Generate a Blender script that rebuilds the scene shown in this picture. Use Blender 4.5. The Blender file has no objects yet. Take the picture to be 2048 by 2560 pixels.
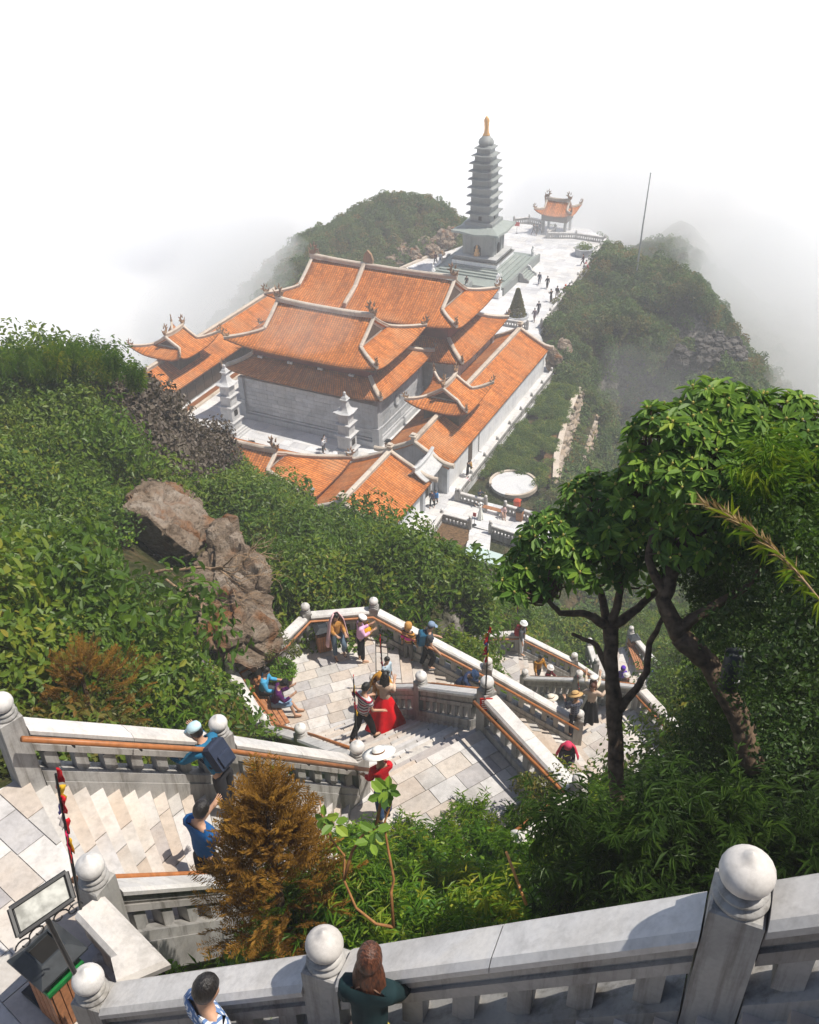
import bpy, math, random
import numpy as np
from mathutils import Vector, Matrix, Euler, noise
random.seed(7)
scene = bpy.context.scene
COL = scene.collection
R = math.radians

# ---------------------------------------------------------------- camera, sky, sun, exposure
CAM_H, F_PX, PITCH, ROLL = 47.0, 2400.0, R(34.13), R(1.1)      # z = 0 is the paving of the temple court
cam_d = bpy.data.cameras.new('camera'); cam = bpy.data.objects.new('camera', cam_d); COL.objects.link(cam)
_fw = Vector((0, math.cos(PITCH), -math.sin(PITCH)))
_r0 = Vector((1, 0, 0)); _d0 = Vector((0, -math.sin(PITCH), -math.cos(PITCH)))
CR = _r0*math.cos(ROLL) + _d0*math.sin(ROLL)
CD = -_r0*math.sin(ROLL) + _d0*math.cos(ROLL)
CP = Vector((0, 0, CAM_H))
cam.matrix_world = Matrix(((CR.x, -CD.x, -_fw.x, 0), (CR.y, -CD.y, -_fw.y, 0), (CR.z, -CD.z, -_fw.z, CAM_H), (0, 0, 0, 1)))
cam_d.sensor_fit = 'HORIZONTAL'; cam_d.sensor_width = 36.0; cam_d.lens = 36.0*F_PX/2048.0
cam_d.clip_start = 0.1; cam_d.clip_end = 6000
scene.camera = cam

SUN_EL, SUN_AZ = R(63), R(98)                                   # azimuth clockwise from +Y
world = bpy.data.worlds.new('World'); scene.world = world; world.use_nodes = True
wn = world.node_tree; wn.nodes.clear()
wo = wn.nodes.new('ShaderNodeOutputWorld'); wb = wn.nodes.new('ShaderNodeBackground'); ws = wn.nodes.new('ShaderNodeTexSky')
ws.sky_type = 'NISHITA'; ws.sun_disc = False; ws.sun_elevation = SUN_EL; ws.sun_rotation = SUN_AZ
ws.altitude = 1500; ws.air_density = 1.0; ws.dust_density = 4.0; ws.ozone_density = 1.0
wb.inputs['Strength'].default_value = 0.092
wn.links.new(ws.outputs[0], wb.inputs[0]); wn.links.new(wb.outputs[0], wo.inputs[0])
sun_d = bpy.data.lights.new('sun', 'SUN'); sun_d.energy = 4.5; sun_d.angle = R(0.53); sun_d.color = (1.0, 0.94, 0.84)
sun = bpy.data.objects.new('sun', sun_d); COL.objects.link(sun)
SUNV = Vector((math.sin(SUN_AZ)*math.cos(SUN_EL), math.cos(SUN_AZ)*math.cos(SUN_EL), math.sin(SUN_EL)))
sun.rotation_euler = SUNV.to_track_quat('Z', 'Y').to_euler(); sun.location = (30, 20, 120)
scene.view_settings.view_transform = 'Standard'; scene.view_settings.look = 'None'
scene.view_settings.exposure = 0.32; scene.view_settings.gamma = 1.0; scene.view_settings.use_curve_mapping = False
scene.render.engine = 'CYCLES'
cy = scene.cycles
cy.max_bounces = 14; cy.diffuse_bounces = 3; cy.glossy_bounces = 2; cy.transmission_bounces = 4; cy.volume_bounces = 12
cy.transparent_max_bounces = 8; cy.use_denoising = True; cy.volume_step_rate = 4.0; cy.volume_max_steps = 256
cy.caustics_reflective = False; cy.caustics_refractive = False

# ---------------------------------------------------------------- helpers
def ray(px, py): return CR*((px-1024)/F_PX) + CD*((py-1280)/F_PX) + _fw
def P(px, py, z):                                               # the point at height z on the line of sight of a photo pixel
    d = ray(px, py); return CP + d*((z-CAM_H)/d.z)
def PD(px, py, dep): return CP + ray(px, py)*dep
def proj(p):
    v = Vector(p) - CP; k = v.dot(_fw); return (1024+F_PX*v.dot(CR)/k, 1280+F_PX*v.dot(CD)/k, k)
def on_plane(px, py, a, b, c):
    a, b, c = Vector(a), Vector(b), Vector(c); n = (b-a).cross(c-a); d = ray(px, py)
    return CP + d*((a-CP).dot(n)/d.dot(n))

def tag(o, label=None, cat=None, group=None, kind=None):
    if label: o['label'] = label
    if cat: o['category'] = cat
    if group: o['group'] = group
    if kind: o['kind'] = kind
    return o
def empty(name, loc=(0, 0, 0), rz=0.0, label=None, cat=None, group=None, kind=None):
    o = bpy.data.objects.new(name, None); COL.objects.link(o); o.location = loc; o.rotation_euler = (0, 0, rz)
    o.empty_display_size = 0.2
    return tag(o, label, cat, group, kind)
def inst(name, me, parent, loc=(0, 0, 0), rot=(0, 0, 0), sc=(1, 1, 1)):
    o = bpy.data.objects.new(name, me); COL.objects.link(o); o.parent = parent
    o.location = loc; o.rotation_euler = rot; o.scale = sc if not isinstance(sc, (int, float)) else (sc, sc, sc)
    return o
def kids(o): return [c for c in bpy.data.objects if c.parent == o]
def copy_tree(o, parent=None, ch=None):
    c = o.copy(); COL.objects.link(c); c.parent = parent
    for k in o.children: copy_tree(k, c)
    return c

class MB:
    """collects shapes and links them as one mesh object"""
    def __init__(s): s.v = []; s.f = []; s.c = None; s.sm = False
    def quad(s, *p):
        n = len(s.v); s.v += [tuple(q) for q in p]; s.f.append(tuple(range(n, n+len(p)))); return s
    def box(s, c, d, rz=0.0, M=None, taper=1.0):
        n = len(s.v); hx, hy, hz = d[0]/2, d[1]/2, d[2]/2; cs, sn = math.cos(rz), math.sin(rz)
        for dz in (-1, 1):
            k = taper if dz > 0 else 1.0
            for dx, dy in ((-1, -1), (1, -1), (1, 1), (-1, 1)):
                x, y = dx*hx*k, dy*hy*k
                q = Vector((c[0]+x*cs-y*sn, c[1]+x*sn+y*cs, c[2]+dz*hz))
                s.v.append(tuple(M @ q) if M else tuple(q))
        s.f += [tuple(n+i for i in t) for t in ((3, 2, 1, 0), (4, 5, 6, 7), (0, 1, 5, 4), (1, 2, 6, 5), (2, 3, 7, 6), (3, 0, 4, 7))]
        return s
    def bevbox(s, c, d, b=0.01, rz=0.0):
        prof = [(-d[2]/2, -b), (-d[2]/2+b, 0), (d[2]/2-b, 0), (d[2]/2, -b)]
        cs, sn = math.cos(rz), math.sin(rz); rings = []
        for z, k in prof:
            hx, hy = d[0]/2+k, d[1]/2+k; ring = []
            for dx, dy in ((-1, -1), (1, -1), (1, 1), (-1, 1)):
                x, y = dx*hx, dy*hy; ring.append((c[0]+x*cs-y*sn, c[1]+x*sn+y*cs, c[2]+z))
            rings.append(ring)
        return s.loft(rings, True)
    def loft(s, rings, caps=True, closed=True):
        n0 = len(s.v); m = len(rings[0])
        for r_ in rings: s.v += [tuple(q) for q in r_]
        for i in range(len(rings)-1):
            for j in range(m if closed else m-1):
                a = n0+i*m+j; b = n0+i*m+(j+1) % m; s.f.append((a, b, b+m, a+m))
        if caps and closed:
            s.f.append(tuple(n0+j for j in reversed(range(m)))); e = n0+(len(rings)-1)*m; s.f.append(tuple(e+j for j in range(m)))
        return s
    def prism(s, poly, z0, z1):
        """poly: xy list; z0, z1 numbers"""
        a = 0.0
        for i in range(len(poly)):
            p, q = poly[i], poly[(i+1) % len(poly)]; a += p[0]*q[1]-q[0]*p[1]
        if a < 0: poly = poly[::-1]
        return s.loft([[(p[0], p[1], z0) for p in poly], [(p[0], p[1], z1) for p in poly]])
    def lathe(s, prof, c=(0, 0, 0), n=12, rz=0.0):
        return s.loft([[(c[0]+r_*math.cos(rz+2*math.pi*j/n), c[1]+r_*math.sin(rz+2*math.pi*j/n), c[2]+z) for j in range(n)] for r_, z in prof])
    def tube(s, path, rad, n=6):
        path = [Vector(p) for p in path]; k = len(path); rings = []; prev = None
        for i in range(k):
            t = (path[min(i+1, k-1)]-path[max(i-1, 0)])
            t = t.normalized() if t.length > 1e-9 else Vector((0, 0, 1))
            if prev is None: u = t.orthogonal().normalized()
            else:
                u = prev - t*prev.dot(t); u = u.normalized() if u.length > 1e-6 else t.orthogonal().normalized()
            prev = u; w = t.cross(u); r_ = rad[i] if isinstance(rad, (list, tuple)) else rad
            rings.append([path[i]+(u*math.cos(2*math.pi*j/n)+w*math.sin(2*math.pi*j/n))*r_ for j in range(n)])
        return s.loft(rings)
    def beam(s, a, b, w, h, up=Vector((0, 0, 1))):
        """rectangular bar from a to b, vertical end cuts"""
        a, b = Vector(a), Vector(b); d = b-a; side = Vector((-d.y, d.x, 0))
        side = side.normalized()*w/2 if side.length > 1e-6 else Vector((w/2, 0, 0)); u = up*h/2
        return s.loft([[a-side-u, a+side-u, a+side+u, a-side+u], [b-side-u, b+side-u, b+side+u, b-side+u]])
    def ico(s, c, r_, sub=1, sq=(1, 1, 1)):
        import bmesh
        bm = bmesh.new(); bmesh.ops.create_icosphere(bm, subdivisions=sub, radius=1.0); n = len(s.v)
        for v in bm.verts: s.v.append((c[0]+v.co.x*r_*sq[0], c[1]+v.co.y*r_*sq[1], c[2]+v.co.z*r_*sq[2]))
        for f in bm.faces: s.f.append(tuple(n+v.index for v in f.verts))
        bm.free(); return s
    def grid(s, pts):
        """pts[i][j] points"""
        n0 = len(s.v); m = len(pts[0])
        for r_ in pts: s.v += [tuple(q) for q in r_]
        for i in range(len(pts)-1):
            for j in range(m-1): a = n0+i*m+j; s.f.append((a, a+1, a+1+m, a+m))
        return s
    def mesh(s, name, mat=None, smooth=False):
        me = bpy.data.meshes.new(name); me.from_pydata(s.v, [], s.f)
        if mat: me.materials.append(mat)
        if smooth: me.polygons.foreach_set('use_smooth', [True]*len(me.polygons))
        me.update(); return me
    def build(s, name, mat=None, parent=None, smooth=False, **k):
        o = bpy.data.objects.new(name, s.mesh(name, mat, smooth)); COL.objects.link(o); o.parent = parent
        return tag(o, **k) if k else o

# ---------------------------------------------------------------- materials
def nt_new(name, rough=0.7, spec=0.3):
    m = bpy.data.materials.new(name); m.use_nodes = True; nt = m.node_tree
    b = nt.nodes['Principled BSDF']; b.inputs['Roughness'].default_value = rough; b.inputs['Specular IOR Level'].default_value = spec
    return m, nt, b
def N(nt, t, **k):
    n = nt.nodes.new(t)
    for a, v in k.items():
        if a in n.inputs: n.inputs[a].default_value = v
        else: setattr(n, a, v)
    return n
def ramp(nt, src, stops):
    r_ = nt.nodes.new('ShaderNodeValToRGB'); e = r_.color_ramp.elements
    while len(e) < len(stops): e.new(0.5)
    for i, (p, c) in enumerate(stops): e[i].position = p; e[i].color = (*c, 1) if len(c) == 3 else c
    nt.links.new(src, r_.inputs[0]); return r_
def mixc(nt, f, a, b, mode='MIX'):
    m = nt.nodes.new('ShaderNodeMix'); m.data_type = 'RGBA'; m.blend_type = mode
    for s, v in ((0, f), (6, a), (7, b)):
        if hasattr(v, 'is_output'): nt.links.new(v, m.inputs[s])
        elif s == 0: m.inputs[0].default_value = v
        else: m.inputs[s].default_value = (*v, 1)
    return m.outputs[2]
def plain(name, c, rough=0.6, var=0.15, scale=6.0, spec=0.3, metal=0.0, bump=0.0):
    m, nt, b = nt_new(name, rough, spec); b.inputs['Metallic'].default_value = metal
    tc = N(nt, 'ShaderNodeTexCoord'); n = N(nt, 'ShaderNodeTexNoise', Scale=scale, Detail=4.0)
    nt.links.new(tc.outputs['Object'], n.inputs['Vector'])
    r_ = ramp(nt, n.outputs[0], [(0.3, tuple(x*(1-var) for x in c)), (0.7, tuple(min(1, x*(1+var)) for x in c))])
    nt.links.new(r_.outputs[0], b.inputs['Base Color'])
    if bump:
        bp = N(nt, 'ShaderNodeBump', Strength=bump, Distance=0.02); nt.links.new(n.outputs[0], bp.inputs['Height']); nt.links.new(bp.outputs[0], b.inputs['Normal'])
    return m
def stone(name, cols, stain=(0.2, 0.17, 0.14), stain_amt=0.35, scale=1.2, rough=0.55, tone=False, bump=0.15):
    """per-object random tone, clouded veins and weathering stains"""
    m, nt, b = nt_new(name, rough, 0.35)
    oi = N(nt, 'ShaderNodeObjectInfo'); geo = N(nt, 'ShaderNodeNewGeometry')
    src = N(nt, 'ShaderNodeAttribute', attribute_name='tone').outputs['Fac'] if tone else oi.outputs['Random']
    rr = ramp(nt, src, [(i/(len(cols)-1) if len(cols) > 1 else 0, c) for i, c in enumerate(cols)])
    rr.color_ramp.interpolation = 'LINEAR'
    n1 = N(nt, 'ShaderNodeTexNoise', Scale=scale, Detail=6.0, Roughness=0.6, Distortion=1.2)
    n2 = N(nt, 'ShaderNodeTexNoise', Scale=scale*0.35, Detail=5.0, Roughness=0.65)
    n3 = N(nt, 'ShaderNodeTexNoise', Scale=scale*14, Detail=3.0)
    for n in (n1, n2, n3): nt.links.new(geo.outputs['Position'], n.inputs['Vector'])
    cl = ramp(nt, n1.outputs[0], [(0.32, (0.78, 0.78, 0.78)), (0.5, (1, 1, 1)), (0.68, (1.06, 1.04, 1.0))])
    c1 = mixc(nt, 0.8, rr.outputs[0], cl.outputs[0], 'MULTIPLY')
    st = ramp(nt, n2.outputs[0], [(0.5, (0, 0, 0)), (0.72, (1, 1, 1))])
    mt = N(nt, 'ShaderNodeMath', operation='MULTIPLY'); nt.links.new(st.outputs[0], mt.inputs[0]); mt.inputs[1].default_value = stain_amt
    c2 = mixc(nt, mt.outputs[0], c1, stain)
    sp = ramp(nt, n3.outputs[0], [(0.35, (0.86, 0.86, 0.86)), (0.6, (1, 1, 1))])
    c3 = mixc(nt, 0.6, c2, sp.outputs[0], 'MULTIPLY')
    mp = N(nt, 'ShaderNodeMapping'); mp.inputs['Scale'].default_value = (7, 7, .5); nt.links.new(geo.outputs['Position'], mp.inputs[0]); n4 = N(nt, 'ShaderNodeTexNoise', Scale=1.0, Detail=5.0, Roughness=.7); nt.links.new(mp.outputs[0], n4.inputs['Vector'])
    c3 = mixc(nt, .75 if stain_amt > .6 else .25, c3, ramp(nt, n4.outputs[0], [(.36, (.42, .40, .37)), (.52, (1, 1, 1))]).outputs[0], 'MULTIPLY')
    nt.links.new(c3, b.inputs['Base Color'])
    bp = N(nt, 'ShaderNodeBump', Strength=bump, Distance=0.01); nt.links.new(n3.outputs[0], bp.inputs['Height']); nt.links.new(bp.outputs[0], b.inputs['Normal'])
    return m
def leafmat(name, cols, rough=0.45, spec=0.35, trans=0.35):
    """leaf tone varies by plant (random) and leaf by leaf (the 'tone' attribute)"""
    m, nt, b = nt_new(name, rough, spec)
    oi = N(nt, 'ShaderNodeObjectInfo'); at = N(nt, 'ShaderNodeAttribute', attribute_name='tone')
    ad = N(nt, 'ShaderNodeMath', operation='MULTIPLY_ADD'); nt.links.new(oi.outputs['Random'], ad.inputs[0]); ad.inputs[1].default_value = 0.45
    m2 = N(nt, 'ShaderNodeMath', operation='MULTIPLY'); nt.links.new(at.outputs['Fac'], m2.inputs[0]); m2.inputs[1].default_value = 0.55
    nt.links.new(m2.outputs[0], ad.inputs[2])
    r_ = ramp(nt, ad.outputs[0], [(i/(len(cols)-1), c) for i, c in enumerate(cols)])
    nt.links.new(r_.outputs[0], b.inputs['Base Color'])
    tr = N(nt, 'ShaderNodeBsdfTranslucent'); mx = N(nt, 'ShaderNodeMixShader'); mx.inputs[0].default_value = trans
    tcol = mixc(nt, 1.0, r_.outputs[0], (1.5, 1.5, 0.7), 'MULTIPLY'); nt.links.new(tcol, tr.inputs[0])
    nt.links.new(b.outputs[0], mx.inputs[1]); nt.links.new(tr.outputs[0], mx.inputs[2])
    nt.links.new(mx.outputs[0], nt.nodes['Material Output'].inputs[0])
    return m
def glossy_paint(name, c, rough=0.4, metal=0.0): return plain(name, c, rough, 0.08, 8, 0.4, metal)

M = {}
M['slab'] = stone('paving_marble', [(0.44, 0.42, 0.40), (0.57, 0.54, 0.51), (0.50, 0.42, 0.35), (0.66, 0.64, 0.62), (0.41, 0.39, 0.39), (0.55, 0.47, 0.40), (0.60, 0.57, 0.53)], (0.38, 0.25, 0.15), 0.42)
M['joint'] = stone('paving_joint', [(0.16, 0.14, 0.12)], (0.08, 0.07, 0.06), 0.5)
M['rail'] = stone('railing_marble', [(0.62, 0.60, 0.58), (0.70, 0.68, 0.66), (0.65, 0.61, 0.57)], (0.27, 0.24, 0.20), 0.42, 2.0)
M['post'] = stone('shaded_post_marble', [(0.36, 0.35, 0.335), (0.44, 0.425, 0.41)], (0.14, 0.125, 0.11), 0.65, 2.5)  # posts, plinths and balusters: base tone darkened to carry their shade
M['railshade'] = stone('shaded_railing_marble', [(0.36, 0.34, 0.325), (0.44, 0.42, 0.40)], (0.14, 0.12, 0.10), 0.65, 2.0)  # darker copy of the coping marble, with the shade of the sides painted in
M['plaza'] = stone('plaza_marble', [(0.62, 0.62, 0.63), (0.70, 0.70, 0.71), (0.66, 0.64, 0.62), (0.78, 0.78, 0.79), (0.55, 0.55, 0.57)], (0.45, 0.42, 0.38), 0.3, 0.6, 0.5, True)
M['marble'] = stone('pale_marble', [(0.62, 0.62, 0.63), (0.70, 0.70, 0.71)], (0.45, 0.42, 0.38), 0.3, 0.6)
M['wall'] = stone('grey_wall_stone', [(0.42, 0.44, 0.47), (0.50, 0.52, 0.55), (0.45, 0.46, 0.48), (0.56, 0.57, 0.59)], (0.14, 0.14, 0.15), 0.55, 0.7)
M['plaster'] = stone('pale_wall', [(0.58, 0.58, 0.58)], (0.36, 0.35, 0.34), 0.35, 0.5)
M['whitestone'] = stone('white_granite', [(0.56, 0.56, 0.56), (0.60, 0.60, 0.60)], (0.3, 0.3, 0.3), 0.4, 1.5)
M['greenstone'] = stone('green_stone', [(0.22, 0.24, 0.23), (0.31, 0.325, 0.315), (0.25, 0.265, 0.26)], (0.08, 0.08, 0.075), 0.55, 0.5)
M['greenpave'] = stone('green_paving', [(0.27, 0.31, 0.285), (0.33, 0.365, 0.34)], (0.16, 0.19, 0.17), 0.4, 0.5)
M['darkstone'] = stone('dark_stone', [(0.12, 0.12, 0.11)], (0.05, 0.05, 0.05), 0.5, 0.8)
M['trim'] = stone('cream_ridge', [(0.56, 0.47, 0.38), (0.62, 0.54, 0.45)], (0.2, 0.15, 0.11), 0.6, 1.2)
M['dragon'] = stone('terracotta_dragon', [(0.36, 0.22, 0.12), (0.30, 0.17, 0.09)], (0.09, 0.06, 0.04), 0.7, 3.0)
M['redwall'] = plain('red_wall', (0.20, 0.035, 0.02), 0.7, 0.25, 1.5)
M['wood'] = plain('handrail_wood', (0.36, 0.135, 0.045), 0.42, 0.25, 9)
M['bench'] = plain('bench_wood', (0.36, 0.16, 0.075), 0.5, 0.3, 14)
M['darkwood'] = plain('dark_wood', (0.07, 0.045, 0.03), 0.7, 0.4, 5)
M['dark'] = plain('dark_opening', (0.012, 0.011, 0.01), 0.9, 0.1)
M['black'] = plain('black_metal', (0.018, 0.018, 0.02), 0.4, 0.2, 20)
M['bingrey'] = plain('grey_bin_hood', (0.035, 0.04, 0.045), 0.4, 0.2, 12)
M['bingreen'] = plain('green_paint', (0.01, 0.16, 0.035), 0.4, 0.2, 12)
M['gold'] = plain('gold', (0.72, 0.38, 0.12), 0.35, 0.2, 5, 0.5, 0.35)
M['white'] = plain('white_stone', (0.74, 0.74, 0.73), 0.6, 0.05)
M['steel'] = plain('grey_steel', (0.33, 0.34, 0.34), 0.45, 0.15, 3, 0.5, 0.3)
M['bark'] = plain('bark', (0.115, 0.078, 0.052), 0.85, 0.55, 14, 0.2, 0.0, 0.8)
M['drywood'] = plain('dry_wood', (0.30, 0.20, 0.12), 0.8, 0.4, 14)
M['redpaint'] = plain('red_paint', (0.5, 0.03, 0.02), 0.5, 0.15)
# ---------------------------------------------------------------- the stairs: corners from the photograph, at floor height
S1, S2, S3, S4, S5, S6, S7 = 39.3, 34.2, 29.5, 26.2, 21.3, 18.0, 13.1     # height of the post balls on each level
FH = 1.2                                                                  # ball centre above the floor
def FP(px, py, s): q = P(px, py, s); return Vector((q.x, q.y, s-FH))
K = dict(fgR=FP(1869, 2180, 42.9), fgM=FP(811, 2361, 40.8), fgL=FP(220, 2449, S1), B1=FP(225, 2166, S1), A1=FP(2, 1757, S1), A2=FP(545, 1808, 36.9),
         A3=FP(893, 1868, S2), E1=FP(1218, 1705, S2), E2=FP(1450, 1951, S2), E3=FP(1290, 2095, S2), B3=FP(830, 2150, S2), F2=FP(751, 1821, 31.3), F3=FP(660, 1797, S3),
         F4=FP(574, 1656, S3), F5=FP(693, 1584, S3), F6=FP(763, 1517, S3), F7=FP(934, 1503, S3), D1=FP(936, 1695, S3), D2=FP(1053, 1690, 31.9),
         C2=FP(1220, 1653, 27.9), C3=FP(1450, 1784, S4), G1=FP(1604, 1700, S4), G2=FP(1735, 1838, S4), H1=FP(1313, 1680, S5), H2=FP(1449, 1683, 23.7),
         J0=FP(1118, 1632, S5), J1=FP(1201, 1573, S5), J2=FP(1297, 1568, S5), J3=FP(1437, 1638, 19.6), J4=FP(1512, 1688, S6),
         K1=FP(1579, 1570, S7), K2=FP(1663, 1668, S7), K3=FP(1704, 1690, 12.2), K4=FP(1720, 1770, 11.0), K0=FP(1475, 1600, S7), K00=FP(1492, 1650, S7))
K['Bc'] = Vector(P(350, 2396, S1-FH+0.92)); K['Bc'].z = S1-FH
K['fgX'] = K['fgR'] + (K['fgR']-K['fgM'])*1.0
K['D3'] = K['C3'] + (K['G2']-K['G1'])*1.15                                 # near corner of the fourth landing
K['F8'] = K['F3'] + Vector((0.15, -0.1, 0))
K['J9'] = K['C3'] + (K['H1']-K['G1']); K['J9'].z = S5-FH
K['A0'] = K['A1'] + Vector((-3.2, -2.2, 0)); K['L9'] = K['A1'] + Vector((-5.5, -6.5, 0))
K['fgL2'] = K['fgL'] + Vector((-3.5, 0.6, 0))
K['H9'] = K['H1'] + (K['J4']-K['J2'])
K['I1'] = K['J4'] + Vector((2.9, 1.6, 0)); K['I2'] = K['H9'] + Vector((2.9, 1.4, 0))
k = K
FLOORS = {
    'L1': ([k['A1'], k['B1'], k['Bc'], k['fgL'], k['fgL2']+Vector((0, -3.5, 0)), k['L9'], k['A0']], S1-FH),
    'L2': ([k['A3'], k['E1'], k['E2'], k['E3'], k['B3']], S2-FH),
    'T1': ([k['F3'], k['F4'], k['F5'], k['F6'], k['F7'], k['D1']], S3-FH),
    'L4': ([k['C3'], k['G1'], k['G2'], k['D3']], S4-FH),
    'T2': ([k['J0'], k['J1'], k['J2'], k['H1'], k['J9']], S5-FH),
    'L6': ([k['J4'], k['I1'], k['I2'], k['H9']], S6-FH),
    'T3': ([k['K00'], k['K0'], k['K1'], k['K2'], k['K2']+Vector((1.0, -4.0, 0)), k['K00']+Vector((0.5, -3.0, 0))], S7-FH),
}
FLIGHTS = [('F1', k['A1'], k['B1'], k['A3'], k['B3'], 26), ('F2', k['A3'], k['E1'], k['F3'], k['D1'], 25), ('F3', k['F7'], k['D1'], k['C3'], k['D3'], 18),
           ('F4', k['C3'], k['G1'], k['J9'], k['H1'], 26), ('F5', k['J2'], k['H1'], k['J4'], k['H9'], 18)]
FG_A, FG_B = k['fgX'], k['fgL']                                            # the flight under the photographer
_n = Vector((-(FG_A-FG_B).y, (FG_A-FG_B).x, 0)).normalized()
if _n.y > 0: _n = -_n
FLIGHTS.append(('F0', FG_A, FG_A+_n*2.6, FG_B, FG_B+_n*2.6, 34))

# temple axes
TA = R(-26.3); TU = Vector((math.cos(TA), math.sin(TA), 0)); TW = Vector((-math.sin(TA), math.cos(TA), 0))
def T(u, w, z=0.0): q = TU*u + TW*w; return Vector((q.x, q.y, z))
def uw(p): p = Vector(p); return (p.dot(TU), p.dot(TW))

# ---------------------------------------------------------------- ground
ctrl = []
def cp(px, py, d, dz=0.0): q = PD(px, py, d); ctrl.append((q.x, q.y, q.z+dz))
for nm, (poly, z) in FLOORS.items():
    for p in poly: ctrl.append((p.x, p.y, z-0.9))
for nm, a, b, c, d, n in FLIGHTS:
    for s in (0.33, 0.66):
        for e0, e1 in ((a, c), (b, d)): q = e0.lerp(e1, s); ctrl.append((q.x, q.y, q.z-1.0))
for a in ((0, 1700, 15), (0, 1500, 20), (0, 1300, 25), (0, 1100, 31), (250, 1650, 18), (250, 1450, 23), (250, 1200, 30), (450, 1500, 26),
          (520, 1650, 23.4), (600, 1380, 30), (380, 1200, 34), (450, 1350, 31), (700, 1400, 30), (900, 1450, 32), (1100, 1450, 38), (1100, 1550, 33), (-300, 1500, 20), (-300, 1200, 28)): cp(*a, -0.9)
for a in ((0, 915, 37), (200, 940, 38), (-300, 900, 36), (330, 985, 40), (440, 1055, 41), (560, 1120, 42)): cp(*a, -1.2)
for a in ((700, 1260, 43), (830, 1320, 45), (930, 1350, 47)): cp(*a, -1.9)
for a in ((1050, 1400, 48), (1120, 1450, 48), (1263, 1500, 48)): cp(*a, -1.8)
for a in ((4.5, 4.6, 41.0), (3.2, 7.0, 37.7), (2.0, 7.5, 35.8), (0.0, 6.5, 36.7), (-1.2, 6.6, 36.4), (0.5, 8.2, 33.9), (4.6, 9.5, 35.2), (5.5, 13, 31.0), (4.4, 12, 31.8), (5, 14, 29.3), (5.5, 16, 27.2), (7, 16, 28), (4.2, 10, 34.0), (7, 8, 41.5), (9, 12, 38),
          (6.5, 17.0, 26.8), (9.5, 18, 27), (10, 24, 23), (12, 30, 18), (2, 24, 24.2), (5, 23.2, 22.5), (-1.2, 5.2, 38.3), (-2.4, 6.0, 37.3), (1.2, 4.3, 39.8), (3.0, 3.2, 41.2), (8, 0, 46), (0, 0, 41.5), (-6, -3, 40), (-9, 4, 38), (-12, 10, 37.5), (15, 10, 41),
          (-22, 40, 26), (-30, 48, 17), (-25, 60, 2), (-16, 56, 3), (-6, 56, 2), (2, 57, -1), (8, 56, -1.5), (16, 55, -1.5), (22, 50, 4), (20, 42, 10), (26, 64, -5),
          (-35, 75, -6), (-45, 90, -22), (-32, 100, -14), (-25, 118, -9), (-60, 70, -28), (-40, 55, 5), (-28, 140, -14), (-20, 160, -10), (0, 190, -38), (-40, 190, -44), (40, 195, -38), (20, 215, -44), (-20, 230, -46), (60, 250, -46), (100, 250, -46), (110, 200, -46), (30, 165, -20), (-60, 130, -40)): ctrl.append(a)
# hill left of the tower
for a in ((1030, 505, 146), (960, 520, 143), (1090, 520, 148), (870, 600, 139), (1150, 560, 152), (940, 590, 138), (1040, 590, 139), (800, 680, 134), (1150, 640, 141.5), (1050, 662, 136.5), (960, 700, 132)): cp(*a, -0.5)
# rocky spur right of the terrace
for a in ((1600, 665, 124), (1690, 700, 121), (1740, 760, 117), (1810, 880, 108), (1500, 790, 114), (1570, 800, 113), (1660, 830, 110), (1440, 850, 110), (1450, 930, 104)): cp(*a, -0.6)
for px, py, z in ((1600, 960, -7), (1700, 1000, -9), (1560, 1080, -9), (1800, 1000, -10), (1500, 1180, -7), (1900, 950, -20), (1950, 850, -26), (1850, 760, -22), (1800, 650, -20), (1900, 1100, -14), (1640, 900, -3)):
    q = P(px, py, z); ctrl.append((q.x, q.y, q.z))
for a in ((1700, 520, 190), (1600, 600, 178), (1760, 560, 188)): cp(*a, -2)
for u, w in ((-28, 60), (-20, 60.5), (-26, 60), (-26, 70), (-26, 85), (-24, 75), (-18, 70), (-60, 62), (-60, 80), (-45, 70), (-45, 90), (-36, 104), (-36, 120), (-37, 136), (-48, 138), (-55, 118), (-58, 104), (-50, 112)):
    q = T(u, w); ctrl.append((q.x, q.y, -0.6))
CT = np.array(ctrl, float)
def _phi(r): return r**1.6
def _fit(C, lam=0.25):
    n = len(C); d = np.hypot(C[:, None, 0]-C[None, :, 0], C[:, None, 1]-C[None, :, 1]); A = np.zeros((n+3, n+3))
    A[:n, :n] = -_phi(d) - lam*np.eye(n); A[:n, n] = 1; A[:n, n+1:] = C[:, :2]; A[n:, :n] = A[:n, n:].T
    return np.linalg.solve(A, np.concatenate([C[:, 2], np.zeros(3)]))
WT = _fit(CT)
def hash_noise(x, y, s, seed=0):
    """cheap smooth value noise, vectorised"""
    x = np.asarray(x)/s + seed*17.3; y = np.asarray(y)/s + seed*9.1
    xi, yi = np.floor(x).astype(int), np.floor(y).astype(int); fx, fy = x-xi, y-yi; fx = fx*fx*(3-2*fx); fy = fy*fy*(3-2*fy)
    h = lambda a, b: np.modf(np.sin(a*127.1+b*311.7)*43758.5453)[0]*0.5+0.5
    return (h(xi, yi)*(1-fx)+h(xi+1, yi)*fx)*(1-fy)+(h(xi, yi+1)*(1-fx)+h(xi+1, yi+1)*fx)*fy
def in_poly(x, y, poly):
    x, y = np.asarray(x), np.asarray(y); c = np.zeros(x.shape, bool); n = len(poly)
    for i in range(n):
        x1, y1 = poly[i][0], poly[i][1]; x2, y2 = poly[(i+1) % n][0], poly[(i+1) % n][1]
        if y1 == y2: continue
        m = ((y1 > y) != (y2 > y)) & (x < (x2-x1)*(y-y1)/(y2-y1)+x1); c ^= m
    return c
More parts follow.
